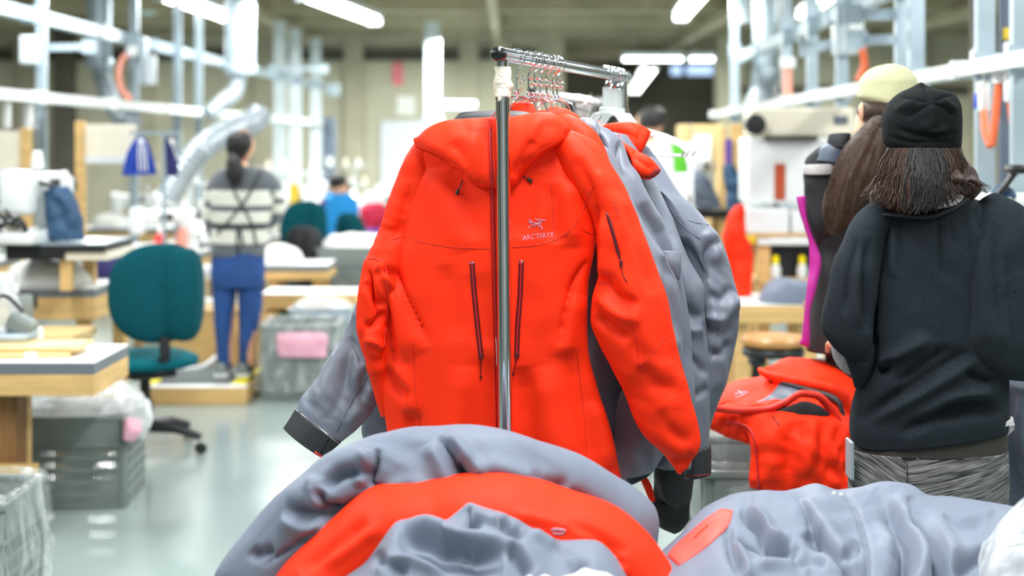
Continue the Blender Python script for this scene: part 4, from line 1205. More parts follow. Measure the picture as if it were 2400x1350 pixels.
def film_wrap(name, label, x0, x1, y0, y1, zt, zb, m, seed, parent=None, amp=.02, cat='plastic bag', inner=.12):
    """polythene liner folded over a crate's rim: inner skirt, rim, outer skirt with creases"""
    n = 140
    th = np.linspace(0, 2 * math.pi, n, endpoint=False)
    e = 7.0
    c, s = np.cos(th), np.sin(th)
    sq = (np.abs(c) ** e + np.abs(s) ** e) ** (-1 / e)
    cx, cy, hx, hy = (x0 + x1) / 2, (y0 + y1) / 2, (x1 - x0) / 2, (y1 - y0) / 2
    rows = []
    prof = [(-.03, zt - inner), (-.025, zt - inner * .5), (-.016, zt - .004), (0.002, zt + .012), (.016, zt + .004)] + [(.016 + .02 * k / 10, zt - (zt - zb) * k / 12) for k in range(1, 13)]
    pr = np.array([(0, a, b) for a, b in prof]); pr[:, 0] = np.arange(len(pr))
    pr = pchip(pr[:, 0], pr[:, 1:], np.linspace(0, len(pr) - 1, 60))
    V = np.zeros((60, n, 3))
    for i, (off, z) in enumerate(pr):
        V[i, :, 0] = cx + (hx + off) * c * sq
        V[i, :, 1] = cy + (hy + off) * s * sq
        V[i, :, 2] = z
    w = wrinkle(V, amp, 5, seed, (1, 1, .35), .8) + wrinkle(V, amp * .5, 13, seed + 1, (1, 1, .5), .8)
    k = np.clip((np.arange(60) - 14) / 30, 0.12, 1)[:, None]
    V[..., 0] += np.clip(w * k, -.008, 1) * (c * sq)[None]
    V[..., 1] += np.clip(w * k, -.008, 1) * (s * sq)[None]
    V[..., 2] += wrinkle(V, amp * .7, 7, seed + 3) * np.where(np.arange(60) > 50, 1, .3)[:, None]
    V[..., 2] = np.maximum(V[..., 2], .005)
    o = grid_mesh(name, V, m, parent, True, False)
    if label: tag(o, label, cat)
    return o


# ------------------------------------------------------------------ foreground heap of jackets, left
crate('lower grey crate under the left heap of jackets in the foreground', (-.13, 2.74, 0), 0, .6, .46, .4, 'crates under the foreground heaps')
crate('upper grey crate holding the left heap of jackets in the foreground', (-.13, 2.74, .402), 0, .6, .46, .34, 'crates under the foreground heaps')
GP = 'jackets heaped in the foreground crates'
arch_o = [(500, 1420), (532, 1349), (583, 1278), (656, 1186), (748, 1108), (844, 1053), (930, 1026), (1032, 1014), (1096, 1030), (1197, 1067), (1307, 1104), (1372, 1150), (1436, 1200), (1477, 1252), (1500, 1300)]
arch_i = [(640, 1440), (700, 1349), (765, 1290), (826, 1245), (884, 1196), (930, 1188), (985, 1186), (1060, 1182), (1118, 1174), (1186, 1166), (1270, 1186), (1340, 1208), (1400, 1230), (1452, 1254), (1490, 1310)]
st = []
N_ = 15
ao, ai = resample(arch_o, N_), resample(arch_i, N_)
for k in range(N_):
    u = k / (N_ - 1)
    st.append((ao[k][0], ao[k][1], ai[k][0], ai[k][1], 2.98 - .03 * math.sin(u * 3.14), 2.80 + .05 * abs(u - .5), .085 if 0 < k < 14 else .05, .12))
acr = [('V', 0.0405, 13, [(1030, 1018), (1060, 1060), (1085, 1110), (1120, 1160)]), ('r', 0.0216, 18, [(1045, 1020), (1090, 1070), (1135, 1130)]), ('V', 0.0351, 11, [(1078, 1078), (1090, 1110), (1135, 1165)]), ('r', 0.0189, 20, [(1000, 1040), (1030, 1090), (1060, 1150)]),
       ('V', 0.0324, 12, [(884, 1050), (880, 1085), (870, 1130), (900, 1150)]), ('r', 0.0216, 16, [(860, 1055), (850, 1100), (840, 1140)]), ('v', 0.0297, 15, [(760, 1145), (800, 1110), (850, 1105), (876, 1115)]), ('V', 0.0324, 12, [(748, 1150), (757, 1180), (800, 1195)]), ('r', 0.0189, 14, [(742, 1115), (735, 1150), (750, 1200)]),
       ('v', 0.0324, 18, [(660, 1188), (730, 1205), (790, 1200), (870, 1180)]), ('r', 0.0189, 20, [(650, 1215), (720, 1240), (790, 1230)]), ('V', 0.0189, 8, [(610, 1330), (690, 1280), (770, 1225), (840, 1190)]), ('v', 0.0189, 14, [(580, 1285), (600, 1300), (640, 1290)]),
       ('v', 0.0243, 18, [(1130, 1160), (1170, 1140), (1230, 1150), (1290, 1170)]), ('r', 0.0189, 26, [(1110, 1090), (1200, 1110), (1300, 1150)]), ('v', 0.0135, 14, [(1240, 1110), (1270, 1130), (1330, 1140)]), ('r', 0.0135, 16, [(900, 1150), (960, 1130), (1020, 1150)]), ('v', 0.0162, 14, [(900, 1175), (960, 1155), (1000, 1165)]), ('v', 0.0162, 16, [(1330, 1150), (1390, 1190), (1440, 1225)])]
ja = thing('shell_jacket', 'grey jacket arching over the left foreground heap', 'jacket', (-.19, 2.85, .75), GP)
cloth_tube('shell', st, 'grey_cloth', ja, nr=110, nl=260, creases=acr, wr=(.009, 3.6, 6, (1, 1, 1), .97), p=1.75)
hm = [(1380, 1156, 1372, 1166, 2.9, 2.9, .012, .02), (1420, 1180, 1405, 1196, 2.9, 2.9, .014, .02), (1455, 1212, 1436, 1226, 2.9, 2.88, .014, .02), (1472, 1250, 1458, 1258, 2.88, 2.86, .014, .02), (1500, 1300, 1484, 1302, 2.84, 2.82, .014, .02), (1545, 1352, 1520, 1356, 2.8, 2.78, .014, .02)]
cloth_tube('hem_facing', hm, 'red_shell', ja, nr=32, nl=60)
cloth_tube('hem_cord', [(a + 12, b + 16, c + 22, d + 14, y - .02, y2 - .02, .006, .008) for (a, b, c, d, y, y2, f, k) in hm[:5]], 'zip_maroon', ja, nr=16, nl=40)
jb = thing('shell_jacket', 'red jacket lying under the grey arch in the left foreground heap', 'jacket', (-.19, 2.75, .75), GP)
ro = [(630, 1430), (700, 1325), (770, 1262), (835, 1205), (900, 1165), (985, 1155), (1070, 1150), (1180, 1142), (1280, 1160), (1370, 1190), (1450, 1230), (1500, 1290), (1545, 1352), (1600, 1420)]
ri = [(760, 1470), (812, 1380), (862, 1345), (905, 1300), (955, 1262), (1020, 1260), (1085, 1240), (1150, 1235), (1234, 1263), (1325, 1300), (1399, 1318), (1440, 1350), (1480, 1400), (1520, 1460)]
ro, ri = resample(ro, 14), resample(ri, 14)
st = [(ro[k][0], ro[k][1], ri[k][0], ri[k][1], 2.86, 2.66, .06, .12) for k in range(14)]
jbo = cloth_tube('shell', st, 'red_shell', jb, nr=90, nl=180, creases=[('v', .012, 14, [(700, 1340), (780, 1280), (860, 1220)]), ('r', .008, 14, [(760, 1330), (830, 1280), (900, 1230)]), ('v', .012, 12, [(1330, 1230), (1400, 1255), (1470, 1300)]), ('V', .016, 8, [(1370, 1262), (1430, 1285), (1470, 1330)]), ('r', .008, 14, [(1200, 1200), (1300, 1225), (1400, 1265)])], wr=(.004, 5, 4))
TB = bvh([jbo])
ribbon('emblem', TB, [(1292, 1243), (1300, 1239), (1312, 1241), (1326, 1244)], 6, 'embroidery', jb, h=.0015)
ribbon('emblem', TB, [(1296, 1250), (1310, 1252), (1322, 1250)], 4, 'embroidery', jb, h=.0015)
jc = thing('shell_jacket', 'pale grey jacket lump at the bottom of the left foreground heap', 'jacket', (-.1, 2.55, .74), GP)
go = [(740, 1440), (798, 1352), (849, 1310), (885, 1264), (940, 1222), (1037, 1223), (1068, 1200), (1101, 1178), (1151, 1194), (1234, 1222), (1325, 1258), (1399, 1276), (1454, 1326), (1490, 1420)]
gb = [(760, 1560), (830, 1560), (880, 1560), (930, 1560), (980, 1560), (1040, 1560), (1090, 1560), (1140, 1560), (1190, 1560), (1250, 1560), (1320, 1560), (1380, 1560), (1430, 1560), (1490, 1560)]
gcr2 = [('V', 0.0435, 12, [(1101, 1178), (1094, 1205), (1092, 1228), (1130, 1232)]), ('r', 0.0203, 14, [(1110, 1185), (1120, 1210), (1170, 1235)]), ('v', 0.0377, 18, [(930, 1255), (990, 1262), (1060, 1285), (1180, 1310)]), ('r', 0.0203, 20, [(950, 1225), (1020, 1240), (1100, 1255), (1200, 1290)]), ('v', 0.0319, 16, [(930, 1275), (1000, 1305), (1100, 1330), (1180, 1345)]), ('v', 0.0261, 14, [(1180, 1210), (1190, 1240), (1230, 1250)]), ('v', 0.0290, 18, [(1195, 1280), (1215, 1310), (1240, 1345)]), ('r', 0.0203, 16, [(1230, 1240), (1290, 1270), (1360, 1330)]), ('v', 0.0203, 14, [(1300, 1270), (1340, 1310), (1370, 1345)]), ('v', 0.0217, 14, [(870, 1290), (900, 1320), (960, 1345)]), ('r', 0.0174, 16, [(880, 1330), (960, 1320), (1040, 1345)])]
sheet('shell', go, gb, 2.66, 2.46, 'grey_cloth', jc, nu=200, nv=110, bulge=.05, creases=gcr2, wr=(.009, 4, 12, (1, 1, 1), .97), back=(16, .09, .12), thick=.012)
fw = heap('plastic_liner', 'crumpled clear plastic edge at the bottom centre of the frame', 'plastic bag', P(1345, 1350, 2.44).x, 2.44, .800, .10, .04, .04, 'film_white', 5, amp=.012, freq=12)

# ------------------------------------------------------------------ foreground heap, right
crate('lower grey crate under the right heap of jackets in the foreground', (.76, 2.84, 0), 0, .62, .46, .4, 'crates under the foreground heaps')
crate('upper grey crate holding the right heap of jackets in the foreground', (.76, 2.84, .402), 0, .62, .46, .34, 'crates under the foreground heaps')
jd = thing('shell_jacket', 'grey jacket with coral panel spread over the right foreground heap', 'jacket', (.62, 2.85, .75), GP)
tp = [(1470, 1405, 2.75), (1537, 1322, 2.8), (1610, 1256, 2.86), (1680, 1190, 2.92), (1732, 1169, 2.95), (1811, 1154, 2.98), (1875, 1142, 3.0), (1920, 1133, 3.0), (1980, 1150, 3.0), (2025, 1149, 3.0), (2085, 1142, 3.0), (2145, 1153, 3.0), (2186, 1169, 3.0), (2250, 1175, 3.0), (2325, 1182, 3.0), (2374, 1190, 3.0), (2440, 1205, 3.0), (2520, 1280, 2.95)]
bt = [(1480, 1560, 2.5), (1540, 1560, 2.5), (1640, 1560, 2.5), (1760, 1560, 2.5), (1900, 1560, 2.5), (2000, 1560, 2.5), (2120, 1560, 2.5), (2250, 1560, 2.5), (2380, 1560, 2.5), (2460, 1560, 2.5), (2530, 1560, 2.5)]
dcr = [('V', 0.0300, 12, [(1868, 1172), (1895, 1215), (1905, 1245), (1945, 1290), (1990, 1345), (2010, 1380)]), ('r', 0.0195, 20, [(1890, 1165), (1925, 1225), (1975, 1300), (2015, 1350)]), ('V', 0.0180, 8, [(1980, 1155), (2005, 1200), (2025, 1255), (2033, 1320), (2030, 1400)]), ('r', 0.0180, 18, [(2040, 1165), (2075, 1225), (2100, 1290)]),
       ('v', 0.0480, 24, [(2040, 1165), (2085, 1210), (2118, 1260), (2120, 1310), (2090, 1365)]), ('V', 0.0510, 17, [(2128, 1168), (2150, 1215), (2185, 1270), (2205, 1340), (2215, 1400)]), ('r', 0.0270, 22, [(2100, 1160), (2140, 1230), (2165, 1300), (2150, 1370)]), ('r', 0.0270, 26, [(2185, 1185), (2215, 1260), (2240, 1340)]),
       ('V', 0.0510, 12, [(1735, 1195), (1765, 1222), (1788, 1245), (1795, 1265), (1830, 1285), (1860, 1283)]), ('r', 0.0300, 12, [(1750, 1190), (1790, 1225), (1808, 1255), (1850, 1270)]), ('V', 0.0360, 10, [(1715, 1262), (1760, 1272), (1810, 1295), (1850, 1300), (1872, 1275)]), ('r', 0.0210, 14, [(1712, 1240), (1735, 1300), (1760, 1360)]), ('v', 0.0240, 12, [(1706, 1230), (1715, 1290), (1745, 1350)]),
       ('v', 0.0270, 16, [(1890, 1240), (1910, 1262), (1930, 1265)]), ('v', 0.0240, 14, [(1975, 1320), (2000, 1290), (2012, 1260)]), ('v', 0.0330, 14, [(2235, 1340), (2270, 1315), (2310, 1290), (2315, 1280)]), ('r', 0.0180, 16, [(2210, 1200), (2270, 1215), (2330, 1195)]), ('v', 0.0180, 18, [(2210, 1210), (2260, 1230), (2310, 1225)]), ('r', 0.0180, 16, [(1760, 1330), (1830, 1325), (1900, 1340)]), ('v', 0.0180, 14, [(1860, 1345), (1900, 1310), (1935, 1325)]), ('r', 0.0150, 26, [(1760, 1180), (1840, 1180), (1900, 1210)])]
sh = sheet('shell', tp, bt, 3, 2.5, 'grey_cloth', jd, nu=300, nv=150, bulge=.06, creases=dcr, wr=(.009, 3.6, 17, (1, 1, 1), .97), back=(18, .12, .14), thick=.014)
TD = bvh([sh])


def patch_on(name, tree, left, right, m, parent, off=.003, n=24, k=14):
    a, b = resample(left, n), resample(right, n)
    V = np.zeros((n, k * 2, 3))
    for i in range(n):
        for j in range(k):
            u = j / (k - 1)
            q = a[i] * (1 - u) + b[i] * u
            V[i, j] = hit(tree, q[0], q[1], off, 2.9)[0]
            V[i, 2 * k - 1 - j] = hit(tree, q[0], q[1], off - .006, 2.9)[0]
    return grid_mesh(name, V, m, parent, True, True, flip=True)


pc = patch_on('coral_panel', TD, [(1690, 1194), (1650, 1222), (1612, 1256), (1580, 1285), (1566, 1304)], [(1717, 1198), (1712, 1222), (1670, 1270), (1620, 1308), (1590, 1326)], 'coral_panel', jd)
ribbon('panel_print', bvh([pc, sh]), [(1628, 1262), (1645, 1244), (1660, 1232)], 5, 'red_shell', jd, h=.001)
ribbon('panel_border', TD, [(1560, 1310), (1552, 1325), (1556, 1345)], 16, 'grey_panel', jd, h=.002)
for q in ((1955, 1160), (1972, 1163)):
    c, n = hit(TD, *q, .002)
    MB().lathe([(.001, -.003), (.005, -.002), (.005, .002), (.001, .003)], 12, T(*c) @ RX(math.pi / 2)).build('snap', 'white_plastic', jd, True)
o = cloth_tube('white_bag', [(2392, 1180, 2480, 1170, 2.78, 2.8, .05, .08), (2348, 1218, 2490, 1200, 2.74, 2.78, .08, .1), (2325, 1248, 2500, 1240, 2.72, 2.76, .1, .1), (2312, 1300, 2510, 1300, 2.7, 2.74, .1, .1), (2308, 1360, 2510, 1360, 2.66, 2.72, .1, .1), (2310, 1480, 2500, 1480, 2.62, 2.7, .08, .1)], 'film_white', None, nr=70, nl=80, wr=(.016, 6, 30), round_end=(.2, .2))
tag(o, 'whitish crumpled plastic bag at the bottom right corner on the heap', 'plastic bag')

# ------------------------------------------------------------------ crate of red jackets before the two women
CY = 4.15
crate('grey crate with plastic liner overflowing with red jackets beside the women', (.765, CY + .28, 0), 0, .40, .5, .62, None)
film_wrap('crate_liner', 'clear crumpled plastic liner folded over the crate of red jackets', (.565), .965, CY + .05, CY + .51, .628, .46, 'film_thin', 6, amp=.012)
GR = 'red jackets piled in the crate beside the women'
j1 = thing('shell_jacket', 'red jacket hanging over the crate front, open zip at its left edge', 'jacket', (.75, 4.2, .6), GR)
z_ = cloth_tube('front', [(1640, 968, 2010, 950, 4.22, 4.22, .05, .1), (1650, 985, 2010, 990, 4.19, 4.19, .07, .08), (1745, 1004, 2004, 1030, 4.13, 4.13, .06, .05), (1760, 1050, 2002, 1060, 4.11, 4.11, .055, .04), (1757, 1110, 2002, 1110, 4.11, 4.11, .05, .035), (1757, 1143, 2002, 1152, 4.11, 4.11, .035, .03)], 'red_shell', j1, nr=110, nl=90, creases=[('v', .016, 14, [(1860, 985), (1850, 1040), (1848, 1110)]), ('r', .014, 16, [(1905, 975), (1900, 1040), (1890, 1120)]), ('V', .018, 9, [(1885, 985), (1890, 1010), (1885, 1030)]), ('v', .014, 14, [(1930, 985), (1930, 1060), (1960, 1130)]), ('r', .010, 14, [(1800, 1000), (1810, 1060), (1805, 1130)]), ('v', .012, 10, [(1960, 1000), (1975, 1060), (1990, 1130)])], wr=(.009, 7, 23, (1, 1, 1), .9))
TZ = bvh([z_])
ribbon('zip', TZ, [(1700, 990), (1740, 993), (1762, 1010), (1772, 1050), (1776, 1100), (1780, 1143)], 7, 'zip_red', j1, h=.004)
ribbon('drawcord', TZ, [(1810, 975), (1818, 985), (1825, 996)], 3, 'black_plastic', j1, h=.003)
j2 = thing('shell_jacket', 'red and grey jacket lying flat on the crate with pale chest emblem', 'jacket', (.7, 4.3, .65), GR)
b2 = cloth_tube('body', [(1668, 962, 1690, 955, 4.25, 4.3, .012, .02), (1690, 915, 1750, 975, 4.42, 4.2, .03, .05), (1740, 895, 1830, 985, 4.45, 4.16, .04, .06), (1800, 890, 1880, 965, 4.46, 4.15, .045, .06), (1870, 885, 1930, 985, 4.46, 4.14, .045, .06), (1930, 900, 1960, 1000, 4.44, 4.14, .03, .05), (1965, 930, 1980, 1000, 4.4, 4.16, .015, .03)], 'red_shell', j2, nr=80, nl=90, wr=(.006, 6, 9), creases=[('V', .02, 10, [(1820, 960), (1860, 945), (1900, 955)])])
T2 = bvh([b2])
patch_on('grey_yoke', T2, [(1828, 900), (1805, 928), (1752, 953)], [(1876, 908), (1868, 928), (1806, 954)], 'grey_panel', j2, off=.004, k=10)
for pts in ([(1722, 926), (1735, 920), (1750, 918)], [(1724, 932), (1738, 928), (1752, 920)], [(1730, 916), (1742, 925)]):
    ribbon('emblem', T2, pts, 3, 'pink_cloth', j2, h=.0015)
ribbon('edge_piping', T2, [(1680, 952), (1730, 958), (1790, 957), (1840, 938), (1880, 925)], 5, 'zip_red', j2, h=.004)
j3 = thing('shell_jacket', 'red jacket with thick curled collar on top of the crate pile', 'jacket', (.85, 4.35, .72), GR)
cl = [(1788, 862, 1792, 885, 4.36, 4.34, .03, .03), (1830, 880, 1826, 905, 4.3, 4.28, .035, .03), (1890, 892, 1884, 918, 4.26, 4.24, .035, .03), (1950, 902, 1940, 930, 4.24, 4.22, .035, .03), (1985, 925, 1966, 945, 4.22, 4.2, .03, .03), (1996, 975, 1974, 975, 4.2, 4.18, .03, .03), (1994, 1030, 1978, 1028, 4.18, 4.18, .02, .02)]
cloth_tube('collar', cl, 'red_shell', j3, nr=44, nl=80, wr=(.003, 9, 2))
cloth_tube('back', [(1790, 868, 1800, 880, 4.4, 4.36, .02, .03), (1850, 850, 1850, 905, 4.55, 4.3, .04, .05), (1920, 856, 1920, 915, 4.58, 4.28, .045, .05), (1990, 865, 1980, 950, 4.58, 4.28, .045, .05), (2040, 890, 2030, 980, 4.55, 4.3, .03, .05)], 'red_shell', j3, nr=60, nl=60, wr=(.006, 7, 12))
j4 = thing('shell_jacket', 'grey jacket back with red stripe on top of the crate pile', 'jacket', (.95, 4.5, .75), GR)
b4 = cloth_tube('body', [(1880, 846, 1890, 860, 4.62, 4.6, .015, .02), (1920, 846, 1930, 880, 4.62, 4.48, .025, .03), (1965, 850, 1970, 920, 4.62, 4.4, .03, .03), (2005, 862, 2005, 955, 4.62, 4.36, .03, .03), (2060, 880, 2050, 990, 4.62, 4.36, .02, .03)], 'grey_panel', j4, nr=50, nl=50, wr=(.006, 8, 5))
cv = [(1672, 956), (1730, 962), (1790, 960), (1838, 944), (1880, 922), (1912, 926), (1942, 950), (1964, 985)]
cloth_tube('flap_edge', [(x_, y_ - 7, x_ + 2, y_ + 7, 4.13, 4.12, .012, .02) for x_, y_ in cv], 'red_edge', j2, nr=20, nl=70)
cloth_tube('dark_inside', [(1796, 966, 1798, 970, 4.135, 4.135, .003, .02), (1840, 955, 1842, 980, 4.12, 4.12, .006, .02), (1885, 940, 1885, 988, 4.115, 4.115, .006, .02), (1920, 950, 1915, 984, 4.115, 4.115, .006, .02), (1945, 970, 1938, 982, 4.12, 4.12, .003, .02)], 'black_cloth', j2, nr=24, nl=40)  # black strip painting in the shade of the gap under the flap
cloth_tube('collar_lining', [(1800, 882, 1800, 890, 4.31, 4.3, .006, .02), (1850, 896, 1846, 906, 4.245, 4.245, .008, .02), (1910, 912, 1905, 924, 4.205, 4.205, .008, .02), (1955, 926, 1946, 938, 4.18, 4.18, .008, .02), (1974, 945, 1962, 950, 4.165, 4.165, .008, .02), (1982, 985, 1970, 985, 4.155, 4.155, .006, .02), (1980, 1025, 1972, 1025, 4.15, 4.15, .004, .02)], 'black_panel', j3, nr=18, nl=60)  # dark line along the collar's inner edge
T4 = bvh([b4])
ribbon('red_stripe', T4, [(1900, 885), (1925, 872), (1945, 862)], 18, 'red_edge', j4, h=.004)


# ------------------------------------------------------------------ people
def person_body(parent, base, H, rz, arms=None, sit=None, skin='skin', name='body', leg_spread=.055, head_yaw=0.0):
    """one continuous body grown round a skeleton; facing local +Y.  arms: ((elbow),(wrist)) for right and left in local, height-relative units"""
    arms = arms or (((.118, .02, .63), (.07, .18, .61)), ((-.118, .02, .63), (-.07, .18, .61)))
    vs_, es, rs = [], [], []

    def v(p, r):
        vs_.append(Vector(p) * H); rs.append(r * H)
        return len(vs_) - 1

    def e(a, b): es.append((a, b))
    pel = v((0, 0, .53), .064); wa = v((0, 0, .61), .055); ch = v((0, .0, .72), .062); nb = v((0, -.003, .81), .042)
    nk = v((0, .0, .845), .031); hb = v((0, .008, .875), .034)
    for a, b in ((pel, wa), (wa, ch), (ch, nb), (nb, nk), (nk, hb)): e(a, b)
    for k, s in ((0, 1), (1, -1)):
        hp = v((s * leg_spread * .85, 0, .50), .044); e(pel, hp)
        if sit:
            kn = v((s * leg_spread * 1.2, .24, .50), .034); an = v((s * leg_spread * 1.2, .24, .26), .026); ft = v((s * leg_spread * 1.3, .33, .245), .02)
        else:
            kn = v((s * leg_spread * .85, .008, .285), .027); an = v((s * leg_spread * .9, -.008, .05), .019); ft = v((s * leg_spread * .95, .06, .022), .014)
        e(hp, kn); e(kn, an); e(an, ft)
        sh_ = v((s * .088, .0, .79), .032); e(nb, sh_)
        el, wr2 = arms[k]
        ei = v(el, .021); wi = v(wr2, .016); e(sh_, ei); e(ei, wi)
        d = (Vector(wr2) - Vector(el)).normalized()
        side = d.cross(Vector((0, 0, 1))).normalized()
        dn = side.cross(d)
        pm = v(Vector(wr2) + d * .03, .018); e(wi, pm)
        pe = v(Vector(wr2) + d * .045, .017); e(pm, pe)
        for q, (o_, ln) in enumerate(((-.018, .040), (-.006, .046), (.006, .043), (.018, .034))):
            f1 = v(Vector(wr2) + d * .058 + side * o_, .0052); f2 = v(Vector(wr2) + d * (.058 + ln * .5) + side * o_ * 1.1 - dn * .004, .0048); f3 = v(Vector(wr2) + d * (.058 + ln * .85) + side * o_ * 1.1 - dn * .016, .004)
            e(pe, f1); e(f1, f2); e(f2, f3)
        t1 = v(Vector(wr2) + d * .03 - side * (.022 * s), .0058); t2 = v(Vector(wr2) + d * .055 - side * (.032 * s), .005)
        e(pm, t1); e(t1, t2)
    me = bpy.data.meshes.new(name)
    me.from_pydata([tuple(x) for x in vs_], es, [])
    ob = bpy.data.objects.new(name, me)
    COL.objects.link(ob)
    ob.modifiers.new('skin', 'SKIN')
    for i, r in enumerate(rs):
        me.skin_vertices[0].data[i].radius = (r, r)
        me.skin_vertices[0].data[i].use_root = (i == 0)
    ss = ob.modifiers.new('sub', 'SUBSURF'); ss.levels = ss.render_levels = 2
    bpy.context.view_layer.update()
    m2 = bpy.data.meshes.new_from_object(ob.evaluated_get(bpy.context.evaluated_depsgraph_get()))
    bpy.data.objects.remove(ob)
    # head with face: skull, brow, eye sockets, nose, lips, chin
    bm = bmesh.new(); bm.from_mesh(m2)
    n0 = len(bm.verts)
    bmesh.ops.create_uvsphere(bm, u_segments=36, v_segments=28, radius=1.0)
    bm.verts.ensure_lookup_table()
    R = Matrix.Rotation(head_yaw, 3, 'Z')
    for x in bm.verts[n0:]:
        c = x.co.copy()
        f = max(0, c.y)
        jaw = 1 - .30 * max(0, -c.z - .15) * (0.6 + .4 * f)
        p = Vector((c.x * .047 * jaw, c.y * .058 * (1 - .12 * max(0, -c.z)) + .010, c.z * .067))
        g = lambda cx, cz, w: math.exp(-((c.x - cx) ** 2 + (c.z - cz) ** 2) / (w * w)) * (1 if c.y > 0 else 0)
        p.y += .013 * g(0, -.18, .13) + .007 * g(0, .02, .10) - .006 * (g(.38, .05, .16) + g(-.38, .05, .16)) + .004 * (g(.38, .22, .2) + g(-.38, .22, .2)) + .005 * g(0, -.48, .16) - .003 * g(0, -.50, .05) + .005 * g(0, -.82, .2)
        p.x += math.copysign(.007, c.x) * math.exp(-((c.y + .05) ** 2 + (c.z + .08) ** 2) / .02) * (1 if abs(c.x) > .8 else 0)
        x.co = (R @ p + Vector((0, .006, .933))) * H
    bm.to_mesh(m2); bm.free()
    M = Matrix.Translation(base) @ Matrix.Rotation(rz, 4, 'Z')
    m2.transform(M)
    o = add_obj(name, m2, skin, parent, True)
    return o, M, H


def strands(name, roots, m, parent, seed, r=.0022, n=7):
    """many fine locks as one part"""
    b = MB()
    rng = random.Random(seed)
    for pts in roots:
        q = path([tuple(p) for p in pts], 9)
        k = len(q)
        b.tube(q, [r * (1 - .75 * i / (k - 1)) * rng.uniform(.7, 1.2) for i in range(k)], 5)
    o = b.build(name, m, parent, True)
    o['kind'] = 'stuff'
    return o


mat('charcoal_knit', (36, 43, 49), rough=0.95, var=0.5, vscale=260, bump=.25, bscale=320, spec=.2, stretch=(1, 1, 3))
mat('beanie_knit', (11, 17, 19), rough=0.9, var=0.2, vscale=200, bump=.3, bscale=260, spec=.2)
mat('waistband', (50, 48, 42), rough=0.7, var=.06)
mat('light_jersey', (196, 192, 192), rough=.85, var=.08, vscale=60, bump=.15, bscale=120)
mat('cap_cotton', (196, 195, 156), rough=.85, var=.06, vscale=20, bump=.1, bscale=200)
mp_ = mat('space_dye', (120, 120, 120), rough=.8, var=.2)
nt = mp_.node_tree
tc = nt.nodes.new('ShaderNodeTexCoord'); mpn = nt.nodes.new('ShaderNodeMapping')
rot = nt.nodes.new('ShaderNodeMapping'); rot.inputs['Rotation'].default_value = (0, .22, 0); nt.links.new(tc.outputs['Object'], rot.inputs[0]); mpn.inputs['Scale'].default_value = (15, 15, 300)
nz = nt.nodes.new('ShaderNodeTexNoise'); nz.inputs['Scale'].default_value = 1.0; nz.inputs['Detail'].default_value = 3
rp = nt.nodes.new('ShaderNodeValToRGB')
rp.color_ramp.elements[0].position, rp.color_ramp.elements[0].color = .36, lin((30, 32, 36))
rp.color_ramp.elements[1].position, rp.color_ramp.elements[1].color = .66, lin((140, 138, 138))
nt.links.new(rot.outputs[0], mpn.inputs[0]); nt.links.new(mpn.outputs[0], nz.inputs['Vector']); nt.links.new(nz.outputs['Fac'], rp.inputs[0]); nt.links.new(rp.outputs[0], nt.nodes['Principled BSDF'].inputs['Base Color'])

md = mp_.copy(); MATS['space_dye_left'] = md
[n for n in md.node_tree.nodes if n.type == 'MAPPING' and abs(n.inputs['Rotation'].default_value[1]) > .1][0].inputs['Rotation'].default_value = (0, -.55, 0)
# --- woman in black beanie (seen from behind)
Y0 = 3.62
wx = P(2180, 0, Y0).x
w1 = thing('person', 'person in black beanie, charcoal batwing top and streaked grey leggings, back turned', 'person', (wx, Y0, 0))
person_body(w1, (wx - .012, Y0 + .02, 0), 1.70, -.05, arms=(((.118, .05, .62), (.06, .20, .62)), ((-.105, .05, .62), (-.085, .2, .60))))
top_ = [(2128, 462, 2250, 456, Y0, Y0, .05, .05), (2085, 478, 2296, 470, Y0, Y0, .075, .06), (2040, 500, 2345, 488, Y0, Y0, .09, .07), (2018, 545, 2380, 540, Y0, Y0, .105, .08), (2012, 620, 2382, 620, Y0, Y0, .115, .09), (2018, 720, 2372, 720, Y0, Y0, .115, .1), (2020, 820, 2366, 810, Y0, Y0, .115, .1), (2010, 905, 2360, 885, Y0, Y0, .12, .1), (1998, 960, 2361, 935, Y0, Y0, .125, .11), (1993, 1005, 2362, 968, Y0, Y0, .128, .115), (1996, 1044, 2358, 1002, Y0, Y0, .122, .11)]
tcr = [('v', 0.0136, 7, [(2105, 500), (2108, 560), (2104, 640)]), ('v', 0.0136, 7, [(2080, 505), (2078, 570), (2068, 660)]), ('v', 0.0119, 6, [(2060, 512), (2056, 580)]), ('v', 0.0136, 7, [(2200, 500), (2205, 570), (2215, 660)]), ('v', 0.0119, 6, [(2230, 495), (2240, 560), (2250, 640)]), ('v', 0.0119, 6, [(2255, 490), (2270, 560), (2285, 640)]), ('v', 0.0102, 6, [(2285, 488), (2305, 545)]), ('v', 0.0102, 6, [(2310, 488), (2335, 540)]), ('r', 0.0102, 10, [(2215, 500), (2225, 560), (2235, 640)]), ('r', 0.0102, 10, [(2094, 505), (2094, 570), (2088, 650)]),
       ('V', 0.0374, 12, [(2040, 780), (2045, 850), (2060, 870), (2100, 840)]), ('r', 0.0238, 16, [(2050, 860), (2110, 830), (2180, 790)]), ('v', 0.0272, 14, [(2010, 985), (2090, 935), (2180, 880), (2270, 820)]), ('r', 0.0221, 16, [(2040, 985), (2120, 945), (2210, 890), (2290, 840)]), ('v', 0.0272, 13, [(2110, 1020), (2190, 975), (2270, 950), (2350, 950)]), ('r', 0.0204, 14, [(2150, 985), (2240, 930), (2330, 920)]), ('v', 0.0204, 12, [(2100, 900), (2160, 860), (2230, 810)]), ('v', 0.0238, 12, [(2200, 985), (2270, 968), (2355, 965)]), ('v', 0.0204, 10, [(2260, 870), (2300, 890), (2340, 895)]), ('V', 0.0238, 9, [(2040, 700), (2042, 760), (2040, 820)])]
